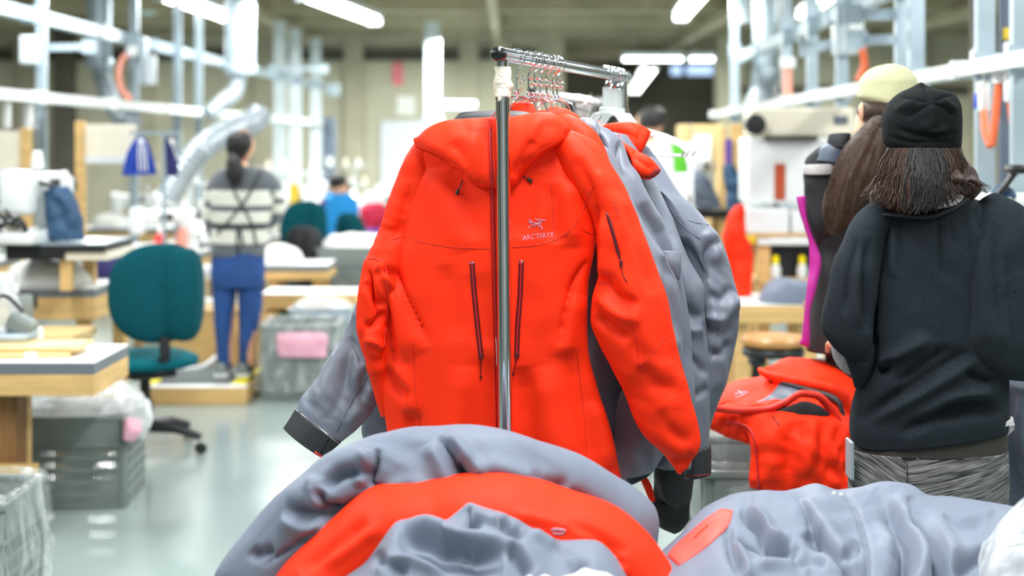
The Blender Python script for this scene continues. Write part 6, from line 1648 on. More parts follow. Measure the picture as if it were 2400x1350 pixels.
# ------------------------------------------------------------------ furniture
def table(label, x0, x1, y0, y1, z, rz=0.0, edge='table_edge', apron=.08, top='table_top', group='pine work tables', leg=.07, name='work_table', skip=()):
    cx, cy = (x0 + x1) / 2, (y0 + y1) / 2
    t = thing(name, label, 'table', (cx, cy, 0), group, rz=rz, local=True)
    w, d = (x1 - x0) / 2, (y1 - y0) / 2
    MB().box(-w, w, -d, d, z - .006, z, .002).build('top', top, t)
    MB().box(-w - .001, w + .001, -d - .001, d + .001, z - .05, z - .006, .003).build('edge_band', edge, t)
    if apron:
        for (a, b, c, e) in ((-w + .0, w, -d, -d + .035), (-w, w, d - .035, d), (-w, -w + .035, -d + .035, d - .035), (w - .035, w, -d + .035, d - .035)):
            MB().box(a, b, c, e, z - .05 - apron, z - .05, .003).build('apron_board', 'pine', t)
    for sx in (-1, 1):
        for sy in (-1, 1):
            if (sx, sy) in skip: continue
            lx, ly = sx * (w - .08), sy * (d - .08)
            MB().box(lx - leg / 2, lx + leg / 2, ly - leg / 2, ly + leg / 2, 0, z - .05, .004).build('leg', 'pine', t)
        if not skip: MB().box(sx * (w - .08) - .02, sx * (w - .08) + .02, -d + .1, d - .1, .12, .19, .004).build('stretcher', 'pine', t)
    return t


def sewing_machine(label, loc, rz=0.0, s=1.0, group='white sewing machines', m='white_plastic', clear=False):
    t = thing('sewing_machine', label, 'sewing machine', loc, group, rz=rz, local=True)
    MB().box(-.26 * s, .26 * s, -.09 * s, .09 * s, 0, .055 * s, .012 * s).build('bed', m, t, True)
    V = []
    b = MB()
    b.box(.12 * s, .25 * s, -.075 * s, .075 * s, .05 * s, .30 * s, .03 * s)
    b.box(-.24 * s, .25 * s, -.065 * s, .065 * s, .20 * s, .315 * s, .035 * s)
    b.box(-.25 * s, -.13 * s, -.07 * s, .07 * s, .13 * s, .33 * s, .03 * s)
    b.build('arm', m, t, True)
    MB().lathe([(.02 * s, 0), (.065 * s, .004), (.07 * s, .02 * s), (.05 * s, .03 * s), (.01 * s, .032 * s)], 22, T(.252 * s, 0, .25 * s) @ RY(math.pi / 2)).build('handwheel', 'black_plastic', t, True)
    MB().tube([(-.19 * s, 0, .14 * s), (-.19 * s, 0, .055 * s)], .006 * s, 8).build('needle_bar', 'chrome_soft', t, True)
    MB().box(-.21 * s, -.17 * s, -.03 * s, .03 * s, .055 * s, .062 * s, .002).build('presser_foot', 'chrome_soft', t)
    MB().tube([(.1 * s, .05 * s, .31 * s), (.1 * s, .05 * s, .52 * s), (.05 * s, .05 * s, .53 * s)], .006 * s, 8).build('thread_stand', 'chrome_soft', t, True)
    MB().lathe([(.028 * s, 0), (.03 * s, .01), (.022 * s, .08 * s), (.01 * s, .085 * s)], 14, T(.1 * s, .05 * s, .33 * s)).build('thread_cone', 'white_cloth', t, True)
    MB().box(-.02 * s, .08 * s, -.072 * s, -.064 * s, .235 * s, .285 * s, .004).build('control_panel', 'black_plastic', t)
    return t


def task_lamp(label, loc, h=.35, r=.045):
    t = thing('task_lamp', label, 'lamp', loc, 'small glowing task lamps', local=True)
    MB().lathe([(.05, 0), (.05, .012), (.012, .02)], 16).build('base', 'black_plastic', t, True)
    MB().tube(path([(0, 0, .01), (.02, 0, h * .6), (0, -.03, h)], 12), .007, 8).build('arm', 'chrome_soft', t, True)
    MB().lathe([(.015, .05), (r * 1.05, .012), (r * 1.1, 0), (r, -.004)], 18, T(0, -.03, h)).build('shade', 'white_plastic', t, True)
    MB().lathe([(.004, -r * .8), (r * .7, -r * .5), (r * .9, 0), (.004, .008)], 16, T(0, -.03, h)).build('bulb', 'lamp_glow', t, True)
    return t


# --- near left: low table A with crate and wrapped crate
ta = table('near work table with grey edge and wide dark wooden leg at the left', -2.75, -1.65, 5.62, 6.12, .718, apron=.085, skip=((1, -1), (1, 1)))
MB().box(.16, .20, .0, .06, .0, .582, .004).build('leg', 'pine', ta)
MB().box(.0, .20, -.12, .0, .0, .582, .004).build('side_panel', 'pine_dark', ta)
MB().box(.0, .29, -.16, -.12, .24, .29, .004).build('foot_rail', 'pine', ta)
x = P(90, 0, 5.8).x
b = thing('wooden_board', 'two pale wooden boards lying on the near left table', 'board', (x, 5.85, .72))
MB().box(x - .36, x + .14, 5.7, 5.95, .719, .738, .004, T(x, 5.8, 0) @ RZ(.12) @ T(-x, -5.8, 0)).build('board', 'ply', b)
MB().box(x - .34, x + .18, 5.74, 5.98, .739, .757, .004, T(x, 5.8, 0) @ RZ(.05) @ T(-x, -5.8, 0)).build('board', 'ply', b)
MB().box(x - .02, x + .03, 5.69, 5.70, .72, .745).build('tape', 'white_plastic', b)
x = P(28, 0, 5.95).x
t = thing('button_press', 'grey metal button press with clear jar on the near left table', 'machine', (x, 5.98, .758))
MB().box(x - .16, x + .08, 5.88, 6.08, .758, .79, .01).build('base', 'galvanised', t)
MB().box(x - .04, x + .075, 5.93, 6.03, .79, .87, .02, T(x, 5.98, .8) @ RY(.5) @ T(-x, -5.98, -.8)).build('wedge', 'crate_grey', t)
MB().lathe([(.02, .79), (.075, .80), (.08, .9), (.05, .96), (.03, 1.0)], 20, T(x - .06, 6.0, 0)).build('jar', 'clear_plastic', t, True)
MB().tube(path([(x - .1, 5.9, .8), (x - .12, 5.88, .9), (x - .02, 5.9, .95), (x + .06, 5.92, .88)], 20), .009, 8).build('cable', 'black_plastic', t, True)
MB().lathe([(.005, 0), (.012, .002), (.012, .05), (.004, .055)], 10, T(x + .12, 5.95, .758)).build('knob', 'white_plastic', t, True)

crate('grey slotted crate with white plastic bags under the near left table', (-1.985, 6.36, 0), .05, .6, .42, .40)
heap('plastic_bags', 'white plastic bags heaped on the slotted crate under the table', 'plastic bag', -1.96, 6.36, .402, .31, .23, .13, 'film_white', 8, amp=.03, freq=5)
o = cloth_tube('pink_fabric', [(296, 980, 330, 985, 6.12, 6.2, .02, .03), (292, 1005, 328, 1010, 6.1, 6.18, .025, .03), (290, 1032, 312, 1034, 6.1, 6.16, .012, .02)], 'pink_cloth', None, nr=24, nl=20, wr=(.006, 14, 3)); tag(o, 'pink fabric scrap spilling over the corner of the slotted crate', 'fabric')
o = cloth_tube('plastic_bag', [(300, 930, 350, 945, 6.2, 6.3, .04, .06), (290, 960, 352, 975, 6.15, 6.3, .05, .06), (300, 985, 345, 1005, 6.13, 6.28, .04, .05), (318, 1010, 336, 1030, 6.16, 6.25, .02, .02)], 'film_white', None, nr=30, nl=30, wr=(.014, 10, 4)); tag(o, 'white plastic bag hanging off the right end of the slotted crate', 'plastic bag')
crate('grey crate wrapped in clear plastic at the lower left corner', (-1.93, 4.78, 0), 0, .58, .42, .42)
film_wrap('plastic_wrap', 'clear glossy plastic wrapped round the crate at the lower left corner', -2.23, -1.63, 4.56, 5.0, .432, .06, 'film', 21, amp=.025)
heap('plastic_bags', 'crumpled clear plastic inside the wrapped crate at lower left', 'plastic bag', -1.93, 4.78, .34, .25, .17, .06, 'film', 18, amp=.02, freq=7)

# --- teal office chair
def office_chair(label, loc, rz, fab='teal_fabric', fab2='teal_light', base=True, s=1.0, seat_z=.50, back_h=.50, group='office chairs', back_w=.23):
    t = thing('office_chair', label, 'chair', loc, group, rz=rz, local=True)
    def pad(name, cx, cy, cz, rx, ry, rz_, m, e=2.6, curve=0.0):
        def f(th, ph):
            c, s_ = np.cos(th), np.sin(th)
            sp, cp = np.sin(ph), np.cos(ph)
            pw = lambda a: np.sign(a) * np.abs(a) ** (2 / e)
            X = rx * pw(c) * pw(sp); Z = rz_ * pw(s_) * pw(sp) if curve is None else rz_ * pw(cp); Yv = ry * pw(s_) * pw(sp)
            if curve: Yv = Yv + curve * (X / rx) ** 2
            return np.stack([cx + X, cy + Yv, cz + Z], -1)
        return blob(name, f, m, t, 40, 26)
    pad('seat', 0, 0, seat_z, .25, .25, .045, fab2, 3.0)
    pad('backrest', 0, -.22, seat_z + .11 + back_h / 2, back_w, .045, back_h / 2, fab, 2.5, .09)
    pad('backrest_cover', back_w * .42, -.27, seat_z + .10 + back_h / 2, back_w * .62, .06, back_h / 2 * .94, fab, 2.3, .12)
    MB().bar((0, -.18, seat_z - .05), (0, -.27, seat_z + .05), .05, .02).bar((0, -.27, seat_z + .05), (0, -.255, seat_z + .14), .05, .02).build('back_stem', 'black_plastic', t)
    MB().box(-.12, .12, -.14, .14, seat_z - .085, seat_z - .04, .015).build('seat_plate', 'black_plastic', t, True)
    MB().lathe([(.045, .12), (.04, .26), (.028, .27), (.026, seat_z - .08)], 18).build('gas_column', 'black_plastic', t, True)
    if base:
        for k in range(5):
            a = k * 2 * math.pi / 5 + .4
            d = Vector((math.cos(a), math.sin(a), 0))
            MB().tube([d * .03 + Vector((0, 0, .13)), d * .17 + Vector((0, 0, .125)), d * .31 + Vector((0, 0, .085))], [.035, .028, .018], 10).build('base_arm', 'black_plastic', t, True)
            c = d * .31
            w_ = MB()
            for q in (-1, 1):
                w_.lathe([(.006, -.008), (.026, -.007), (.028, 0), (.026, .007), (.006, .008)], 16, T(c.x, c.y, .029) @ RZ(a + .8) @ T(0, q * .014, 0) @ RX(math.pi / 2))
            w_.build('caster', 'black_plastic', t, True)
            MB().tube([c + Vector((0, 0, .03)), c + Vector((0, 0, .085))], .008, 8).build('caster_pin', 'chrome_soft', t, True)
    return t


office_chair('large teal office chair in the left aisle, black five-star base', (P(338, 0, 7.3).x, 7.32, 0), .62, back_h=.50, seat_z=.47, back_w=.245)
office_chair('black office chair behind the white bench', (P(712, 0, 11.4).x, 11.45, 0), .1, 'black_cloth', 'black_cloth', s=1, back_h=.36, seat_z=.46, back_w=.155)
office_chair('teal office chair half hidden left of the black chair', (P(694, 0, 12.0).x, 12.05, 0), .5, back_h=.5, back_w=.2)
office_chair('teal office chair right behind the blue vest', (P(832, 0, 12.4).x, 12.42, 0), -.2, back_h=.42, seat_z=.46, back_w=.14)
office_chair('far teal office chair beside the crimson cloth', (P(905, 0, 15.5).x, 15.5, 0), 0, back_h=.45, back_w=.16)
mat('crimson_cloth', (190, 16, 62), rough=.7, var=.08)
t = thing('crimson_garment', 'crimson garment draped over a chair behind the blue vest', 'garment', tuple(P(880, 556, 14)))
cloth_tube('garment', [(852, 476, 895, 474, 14, 14, .06, .06), (842, 490, 908, 490, 14, 14, .1, .08), (846, 515, 912, 515, 14, 14, .12, .1), (852, 540, 912, 542, 14, 14, .12, .1)], 'crimson_cloth', t, nr=36, nl=30, wr=(.01, 3, 4))
cloth_tube('lining', [(852, 535, 912, 535, 13.95, 13.95, .12, .1), (852, 570, 910, 570, 13.95, 13.95, .12, .1), (855, 712, 905, 712, 13.95, 13.95, .1, .1)], 'purple_cloth', t, nr=30, nl=16)

# --- platform the striped sweater stands on
t = thing('work_platform', 'low pine platform with grey mat and yellow edge tape', 'platform', (-2.0, 9.2, 0))
xa, xb, ya, yb = P(330, 0, 8.6).x, -1.61, 8.6, 9.5
MB().box(xa, xb, ya, ya + .035, 0, .105, .004).build('front_board', 'pine', t)
MB().box(xb - .035, xb, ya + .035, yb, 0, .105, .004).build('side_board', 'pine', t)
MB().box(xa, xb - .035, ya + .035, yb, .06, .100).build('deck', 'ply', t)
MB().box(xa, xb - .12, ya + .10, yb, .100, .108, .002).build('rubber_mat', 'mat_grey', t)
MB().box(xb - .115, xb - .01, ya + .1, yb - .02, .101, .105).build('yellow_tape', 'yellow_tape', t)
MB().box(xa, xa + .06, ya + .1, yb, .109, .111).build('yellow_tape', 'yellow_tape', t)
MB().box(xa, xb, ya + .0, ya + .09, .1055, .109).build('white_strip', 'table_top', t)
t = thing('pine_cabinet', 'open pine box stand behind the striped sweater', 'cabinet', (-1.9, 9.9, 0))
MB().box(-2.35, -1.62, 9.75, 9.79, 0, .42, .004).build('front_panel', 'pine', t); MB().box(-2.35, -1.62, 10.2, 10.24, 0, .42, .004).build('back_panel', 'pine', t)
MB().box(-1.66, -1.62, 9.79, 10.2, 0, .42, .004).build('side_panel', 'pine', t); MB().box(-2.35, -2.31, 9.79, 10.2, 0, .42, .004).build('side_panel', 'pine', t)
MB().box(-2.36, -1.6, 9.74, 10.25, .42, .45, .004).build('lid', 'ply', t)
sewing_machine('grey white motor unit on the pine box stand', (-2.05, 9.95, .451), .2, .9)
o = MB().tube(path([tuple(P(*q)) for q in ((430, 868, 9.3), (470, 862, 9.3), (510, 835, 9.4), (540, 815, 9.5))], 24), .016, 10).build('floor_hose', 'white_plastic', None, True); tag(o, 'pale cable curving on the platform behind the blue jeans', 'cable')

# --- mid left: table B with raised black machine shelf
table('white-topped pine table left of the teal chair', -3.3, -2.2, 7.5, 8.35, .82, apron=.12)
t = thing('machine_stand', 'black-edged machine stand on a pine post above the left table', 'stand', (-2.4, 7.6, .82))
MB().box(-2.60, -2.30, 7.30, 7.75, .985, 1.06, .004).build('black_case', 'black_plastic', t)
MB().box(-2.30, -2.09, 7.30, 7.85, 1.025, 1.06, .004).build('black_case', 'black_plastic', t)
MB().box(-2.30, -2.08, 7.32, 7.85, .98, 1.024, .004).build('white_drawer', 'cream_board', t)
MB().box(-2.335, -2.275, 7.34, 7.40, .82, .985, .004).build('pine_post', 'pine', t)
MB().box(-2.335, -2.275, 7.74, 7.80, .82, .985, .004).build('pine_post', 'pine', t)
MB().box(-2.60, -2.09, 7.3, 7.85, 1.06, 1.066).build('top', 'galvanised', t)
sewing_machine('white sewing machine on the black-edged stand at left', (-2.50, 7.5, 1.067), 1.45, 1.15)
t = thing('navy_bag', 'navy blue cloth bag hanging beside the left sewing machine', 'bag', tuple(P(150, 562, 7.4)))
cloth_tube('bag', [(118, 438, 160, 436, 7.42, 7.42, .03, .04), (104, 455, 170, 452, 7.42, 7.42, .05, .05), (106, 500, 188, 495, 7.42, 7.42, .06, .05), (112, 540, 196, 535, 7.42, 7.42, .065, .05), (122, 563, 200, 562, 7.42, 7.42, .06, .05)], 'navy_cloth', t, nr=48, nl=44, creases=[('v', .02, 10, [(110, 460), (140, 490), (150, 540)]), ('r', .015, 12, [(140, 450), (165, 490), (175, 540)])], wr=(.01, 6, 4))
MB().bar(P(15, 403, 7.36), P(122, 436, 7.36), .035, .02).build('black_strap', 'black_plastic', t)
heap('white_cloth_pile', 'white cloth pile on the pine table left of the teal chair', 'fabric', -2.52, 7.75, .822, .24, .2, .13, 'white_cloth', 3, amp=.02)
heap('navy_cloth_pile', 'dark blue cloth lying along the back of the left pine table', 'fabric', -2.45, 8.15, .822, .36, .16, .13, 'navy_dark', 9, amp=.02)
t = thing('cable_bundle', 'tangled black cables left of the navy bag', 'cable', tuple(P(20, 560, 7.3)))
for k in range(5):
    a = random.Random(k)
    MB().tube(path([tuple(P(-20 + 20 * a.random(), 470 + 20 * k, 7.25)), tuple(P(20 + 30 * a.random(), 510 + 30 * a.random(), 7.2)), tuple(P(55 + 12 * a.random(), 520 + 20 * a.random(), 7.2)), tuple(P(60, 560, 7.25))], 20), .008, 8).build('cable', 'black_plastic', t, True)
MB().lathe([(.03, 0), (.035, .01), (.035, .07), (.02, .08)], 16, T(*P(5, 575, 7.25))).build('motor', 'black_plastic', t, True)
t = thing('pine_stand', 'low pine stand under the near left table beside the crate', 'stand', (-2.4, 7.0, 0))
MB().box(-2.62, -2.56, 6.85, 6.91, 0, .62, .004).build('leg', 'pine', t); MB().box(-2.2, -2.14, 6.85, 6.91, 0, .62, .004).build('leg', 'pine', t)
MB().box(-2.66, -2.1, 6.8, 7.2, .62, .66, .004).build('shelf', 'ply', t)
MB().box(-2.62, -2.56, 7.1, 7.16, 0, .62, .004).build('leg', 'pine', t); MB().box(-2.2, -2.14, 7.1, 7.16, 0, .62, .004).build('leg', 'pine', t)
sewing_machine('grey motor on the low pine stand at left', (-2.5, 7.0, .661), .4, .55, m='crate_grey')

# cream boards and hanging blue garments
for (a, b, c, d, Y, lb) in ((188, 318, 292, 372, 9.1, 'cream board with pine edge under the left trunking'), (-40, 60, 308, 402, 8.8, 'white board with pine edge at the far left')):
    t = thing('partition_board', lb, 'board', tuple(P((a + b) / 2, d, Y)), 'boards on the left stations')
    p, q = P(a, d, Y), P(b, c, Y)
    MB().box(p.x, q.x, Y, Y + .02, p.z, q.z, .003).build('board', 'cream_board', t)
    e = p.x if a > 100 else q.x
    MB().box(e - .03, e + .03, Y - .02, Y + .04, .8, q.z + .02, .004).build('pine_post', 'pine', t)
    MB().box(p.x, q.x, Y - .005, Y + .0, p.z - .03, p.z + .02).build('lower_edge', 'white_plastic', t)
for (st, m1, lb) in (([(318, 322, 338, 320, 8.8, 8.8, .01, .01), (305, 345, 350, 342, 8.8, 8.8, .03, .03), (292, 380, 362, 380, 8.8, 8.8, .04, .04), (285, 412, 368, 408, 8.8, 8.8, .04, .04)], 'royal_blue', 'royal blue garment with white stripes hanging on the left rail'),
                     ([(388, 322, 410, 320, 8.8, 8.8, .02, .02), (388, 350, 414, 350, 8.8, 8.8, .03, .03), (390, 390, 418, 390, 8.8, 8.8, .03, .03), (392, 414, 417, 412, 8.8, 8.8, .03, .03)], 'navy_dark', 'dark blue garment hanging next to the striped blue one')):
    t = thing('hanging_garment', lb, 'garment', tuple(P(st[-1][0], st[-1][1], st[0][4])), 'blue garments on the left rail')
    g_ = cloth_tube('cloth', st, m1, t, nr=40, nl=40, wr=(.008, 8, 3))
    TG = bvh([g_])
    for k in range(3):
        ribbon('white_stripe', TG, [(st[0][0] + 9 + k * 3, 326), (st[1][0] + 20 + k * 8, 350), (st[2][0] + 34 + k * 9, 402)], 4, 'white_cloth', t, h=.004)
    MB().tube([P(st[0][0], st[0][1], st[0][4]), P(st[0][0] + 10, 300, st[0][4]), P(st[0][2], st[0][3], st[0][4])], .006, 6).build('loop', 'chrome_soft', t, True)
t = thing('garment_rail', 'thin steel rail carrying the blue garments', 'rail', tuple(P(330, 312, 8.8)))
MB().bar(P(305, 312, 8.8), P(425, 312, 8.8), .02).build('rail', 'galvanised', t)
MB().bar(P(385, 310, 8.81), (P(385, 0, 8.81).x, 8.81, 0), .018).build('upright', 'galvanised', t)

# rows of sewing stations further back
rng = random.Random(12)
rows = [(9.9, -4.7, -3.6, 'left of the blue garments'), (10.6, -3.0, -2.35, 'behind the teal chair'), (11.9, -2.9, -2.1, 'behind the striped sweater'), (12.6, -2.75, -1.98, 'left of the blue vest'), (13.9, -4.2, -3.3, 'far left below the trunking'), (14.3, -2.9, -1.95, 'under the wide duct'), (14.2, -1.78, -.75, 'in front of the blue vest'), (16.4, -3.6, -2.6, 'far behind the first duct'), (16.8, -1.9, -.9, 'before the whiteboard'), (18.6, -2.85, -1.95, 'near the steel locker'), (11.2, .95, 1.55, 'behind the rack at right'), (12.5, 1.9, 2.7, 'left of the white cabinet'), (14.5, 1.2, 2.1, 'far right by the pillar'), (17, 2.6, 3.6, 'far right below the frame'), (16.5, -.3, .6, 'far behind the rack')]
proto = None
for (Y, xa, xb, wh) in rows:
    table('white-topped pine sewing table ' + wh, xa, xb, Y, Y + .6, .76, apron=.09, group='far sewing tables')
    if proto is None:
        proto = sewing_machine('white sewing machine ' + wh, ((xa + xb) / 2, Y + .3, .761), .3)
    else:
        copy_tree(proto, ((xa + xb) / 2, Y + .3, .761), rng.uniform(-.6, .9), 'white sewing machine ' + wh)
    sp = rng.choice(['white_cloth', 'white_cloth', 'film_white', 'white_cloth'])
    heap('fabric_pile', 'white fabric pile on the sewing table ' + wh, 'fabric', xa + .2, Y + .25, .762, .18, .2, rng.uniform(.06, .16), sp, int(Y * 10), 'fabric piles on far tables', n=28, amp=.02)
    t = thing('thread_rack', 'white thread rack standing on the sewing table ' + wh, 'rack', (xb - .15, Y + .45, .761), 'thread racks on far tables', local=True)
    MB().box(-.012, .012, -.012, .012, 0, .55).box(-.17, .17, -.02, .02, .5, .52).box(-.17, .17, -.02, .02, .25, .27).build('stand', 'white_metal', t)
    for k in range(4):
        MB().lathe([(.03, 0), (.032, .01), (.02, .1), (.008, .105)], 12, T(-.13 + .085 * k, 0, .27 if k % 2 else .52)).build('thread_cone', 'white_cloth' if k % 3 else 'cream_board', t, True)
for q, lb in (((465, 548, 9.9), 'glowing task lamp left of the striped sweater'), ((830, 468, 14.6), 'glowing task lamp right of the blue vest'), ((628, 505, 12.7), 'glowing task lamp right of the striped sweater'), ((585, 64, 12.0), 'tiny bright lamp on the wide duct')):
    p = P(*q)
    if q[1] < 100:
        t = thing('spot_lamp', lb, 'lamp', tuple(p), 'small glowing task lamps')
        MB().lathe([(.004, -.03), (.03, -.02), (.035, 0), (.02, .03), (.008, .05)], 16, T(*p)).build('bulb', 'lamp_glow', t, True)
        MB().tube([p + Vector((0, 0, .04)), (p.x, p.y, 3.62)], .006, 6).build('cord', 'galvanised', t)
    else:
        zb = .451 if q[2] == 9.9 else .762; task_lamp(lb, (p.x, p.y, zb), p.z - zb + .05)
for (q, m, lb) in (((375, 560, 10.8), 'bottle_red', 'red spray bottle on the sewing table'), ((425, 545, 10.75), 'salmon_hose', 'pale pink spool box on the sewing table'), ((690, 440, 12.7), 'yellow_label', 'small yellow tin by the thread racks')):
    t = thing('bottle', lb, 'bottle', tuple(P(*q)), 'small bottles on far tables')
    c = P(*q); s = .05
    MB().lathe([(.045, .762 if m != 'x' else 0), (.048, .78), (.048, max(.86, c.z)), (.02, max(.9, c.z + .04))], 16, T(c.x, c.y, 0)).build('flask', m, t, True)
    MB().lathe([(.018, max(.9, c.z + .04)), (.02, max(.93, c.z + .07)), (.008, max(.94, c.z + .08))], 12, T(c.x, c.y, 0)).build('cap', 'white_plastic', t, True)

# benches, crates in the left middle distance
table('white-topped pine bench beside the blue jeans', P(612, 0, 9.55).x, P(838, 0, 9.55).x, 9.55, 9.95, .575, edge='pine', apron=.05, leg=.06, name='work_bench')
table('small white table with thick grey edge left of the slotted crate', P(615, 0, 10.5).x, P(770, 0, 10.5).x, 10.45, 10.95, .69, apron=.06)
heap('white_cloth_pile', 'white cloth heap on the small grey-edged table', 'fabric', P(655, 0, 10.6).x, 10.7, .692, .16, .18, .14, 'white_cloth', 13, amp=.02)
t = thing('black_bench', 'low black bench under the far slotted crate', 'bench', (-1.15, 11.2, 0))
MB().box(-1.42, -.7, 11.0, 11.6, .28, .345, .01).build('seat', 'black_plastic', t)
for a in (-1.4, -.78):
    for b_ in (11.05, 11.5): MB().box(a, a + .05, b_, b_ + .05, 0, .28).build('leg', 'black_plastic', t)
crate('grey slotted crate with white cloth on the low black bench', (P(840, 0, 11.2).x, 11.3, .346), 0, .62, .42, .42)
heap('white_cloth_pile', 'white cloth filling the crate on the black bench', 'fabric', P(840, 0, 11.2).x, 11.3, .768, .3, .2, .1, 'white_cloth', 16, amp=.02)
crate('grey crate with clear liner and pink cloth beside the platform', (P(708, 0, 8.9).x, 8.95, 0), 0, .46, .42, .46)
film_wrap('crate_liner', 'clear plastic liner over the crate with pink cloth', P(708, 0, 8.9).x - .235, P(708, 0, 8.9).x + .235, 8.735, 9.165, .468, .06, 'film', 31, amp=.014)
o = cloth_tube('pink_fabric', [(650, 782, 765, 782, 8.71, 8.71, .02, .05), (648, 800, 768, 800, 8.70, 8.70, .03, .04), (652, 836, 764, 838, 8.70, 8.70, .02, .03)], 'pink_cloth', None, nr=30, nl=20, wr=(.008, 7, 3)); tag(o, 'pink cloth hanging over the front of the lined crate', 'fabric')
crate('pale grey crate behind the lined one with pink cloth', (P(752, 0, 9.3).x, 9.42, 0), 0, .40, .3, .50, m='galvanised')
heap('plastic_bags', 'white plastic in the pale crate behind the pink cloth', 'plastic bag', P(752, 0, 9.3).x, 9.42, .503, .2, .14, .05, 'film_white', 33, amp=.015)
heap('green_fabric', 'green fabric heap below the white bench', 'fabric', P(655, 0, 9.8).x, 9.78, 0, .2, .16, .42, 'green_cloth', 19, amp=.04)
heap('grey_fabric', 'blue grey fabric bundle under the right end of the white bench', 'fabric', P(775, 0, 9.8).x, 9.8, 0, .14, .12, .4, 'navy_cloth', 20, amp=.03)
t = thing('pine_box', 'pine box beside the blue jeans next to the lined crate', 'box', (P(600, 0, 9.6).x, 9.6, 0))
MB().box(P(578, 0, 9.5).x, P(640, 0, 9.5).x, 9.52, 9.56, 0, .44, .004).build('front_board', 'pine', t); MB().box(P(578, 0, 9.5).x, P(590, 0, 9.5).x, 9.56, 9.9, 0, .44, .004).build('side_board', 'pine', t)
MB().box(P(628, 0, 9.5).x, P(640, 0, 9.5).x, 9.56, 9.9, 0, .44, .004).build('side_board', 'pine', t)


# ------------------------------------------------------------------ people further back
mat('stripe_sweater', (96, 102, 108), rough=.85, var=.1, vscale=50, sheen=.3)
mat('cream_knit', (226, 226, 214), rough=.85, var=.05, vscale=50)
mat('denim', (34, 74, 136), rough=.8, var=.22, vscale=7, bump=.1, bscale=300)
Y2 = 9.0
w3 = thing('person', 'person in grey and cream striped sweater and blue jeans standing at left, back turned', 'person', (P(562, 0, Y2).x, Y2, .108))
person_body(w3, (P(562, 0, Y2).x, Y2 + .0, .12), 1.55, -.2, arms=(((.125, .06, .62), (.07, .2, .64)), ((-.125, .06, .62), (-.07, .2, .64))), head_yaw=-.25)
swl = [(540, 388, 600, 390, Y2, Y2, .06, .05), (505, 402, 635, 404, Y2, Y2, .09, .07), (490, 430, 648, 430, Y2, Y2, .105, .09), (494, 480, 640, 480, Y2, Y2, .11, .1), (497, 530, 630, 530, Y2, Y2, .11, .1), (494, 570, 622, 570, Y2, Y2, .112, .1), (494, 600, 622, 598, Y2, Y2, .112, .1)]
cloth_tube('sweater', swl, 'stripe_sweater', w3, nr=50, nl=70, wr=(.004, 5, 3))
def band(st, y0, y1, m, nm='stripe', infl=1.04):
    S = np.asarray(st, float)
    ym = (S[:, 1] + S[:, 3]) / 2
    rows = []
    for y in (y0, (y0 + y1) / 2, y1):
        r = np.array([np.interp(y, ym, S[:, k]) for k in range(8)])
        c = (r[0] + r[2]) / 2; h = (r[2] - r[0]) / 2 * 1.012
        rows.append((c - h, y, c + h, y, r[4], r[5], r[6] * infl, r[7] * infl))
    cloth_tube(nm, rows, m, w3, nr=50, nl=10)
for a, b in ((446, 482), (495, 522), (538, 570)): band(swl, a, b, 'cream_knit')
for (A, rr) in (([(498, 408, 528, 412), (480, 450, 520, 455), (478, 500, 516, 505), (486, 545, 514, 548), (500, 560, 525, 555)], 0), ([(622, 410, 645, 412), (634, 440, 664, 445), (636, 475, 668, 480), (630, 510, 660, 515), (612, 530, 636, 535)], 1)):
    st = [(a, b, c, d, Y2 + .02 * k, Y2 + .02 * k, .055, .055) for k, (a, b, c, d) in enumerate(A)]
    cloth_tube('sleeve', st, 'stripe_sweater', w3, nr=30, nl=40)
    for k in ((1, 1.6), (2, 2.7)):
        q = resample(np.asarray(st, float), 50)
        cloth_tube('stripe', [tuple(np.concatenate([q[int(12.2 * u)][:6] + np.array([-1.2, 0, 1.2, 0, 0, 0]), [.058, .058]])) for u in np.linspace(k[0], k[1], 4)], 'cream_knit', w3, nr=30, nl=10)
TS = bvh([o_ for o_ in w3.children if o_.name.startswith(('sweater', 'stripe'))])
for pts in ([(528, 402), (560, 470), (592, 530), (600, 575)], [(612, 404), (575, 470), (535, 520), (510, 548)], [(500, 528), (560, 532), (620, 530)], [(558, 532), (556, 570), (560, 605)], [(562, 532), (570, 575)]):
    ribbon('apron_strap', TS, pts, 6, 'black_panel', w3, h=.006, off=.006)
cloth_tube('jeans', [(497, 592, 620, 592, Y2, Y2, .11, .1), (494, 640, 621, 640, Y2, Y2, .125, .1), (497, 670, 618, 672, Y2, Y2, .12, .1)], 'denim', w3, nr=44, nl=24)
for st in ([(496, 650, 560, 660), (500, 720, 548, 720), (502, 760, 544, 760), (507, 820, 540, 820), (508, 862, 540, 862)], [(556, 660, 619, 650), (558, 720, 614, 720), (560, 770, 604, 770), (560, 830, 596, 830), (560, 866, 592, 866)]):
    cloth_tube('jeans_leg', [(a, b, c, d, Y2, Y2, .085 - .012 * k, .08 - .012 * k) for k, (a, b, c, d) in enumerate(st)], 'denim', w3, nr=32, nl=40, wr=(.003, 12, 6))
for c in (522, 572):
    x = P(c, 0, Y2).x
    MB().box(x - .045, x + .045, Y2 - .08, Y2 + .16, .109, .135, .012).build('shoe_sole', 'white_plastic', w3, True)
    heap('shoe', None, None, x, Y2 + .04, .134, .045, .115, .085, 'crate_grey', 5, parent=w3, amp=.003, n=24)
    MB().lathe([(.036, .15), (.038, .19), (.036, .215)], 16, T(x, Y2, 0)).build('sock', 'teal_light', w3, True)
cloth_tube('hair', [(545, 308, 572, 306, Y2, Y2, .03, .03), (532, 322, 590, 320, Y2, Y2, .08, .09), (530, 342, 592, 340, Y2, Y2, .09, .075), (534, 362, 580, 364, Y2, Y2, .075, .05), (542, 374, 568, 378, Y2, Y2, .05, .03)], 'hair_black', w3, nr=36, nl=36)
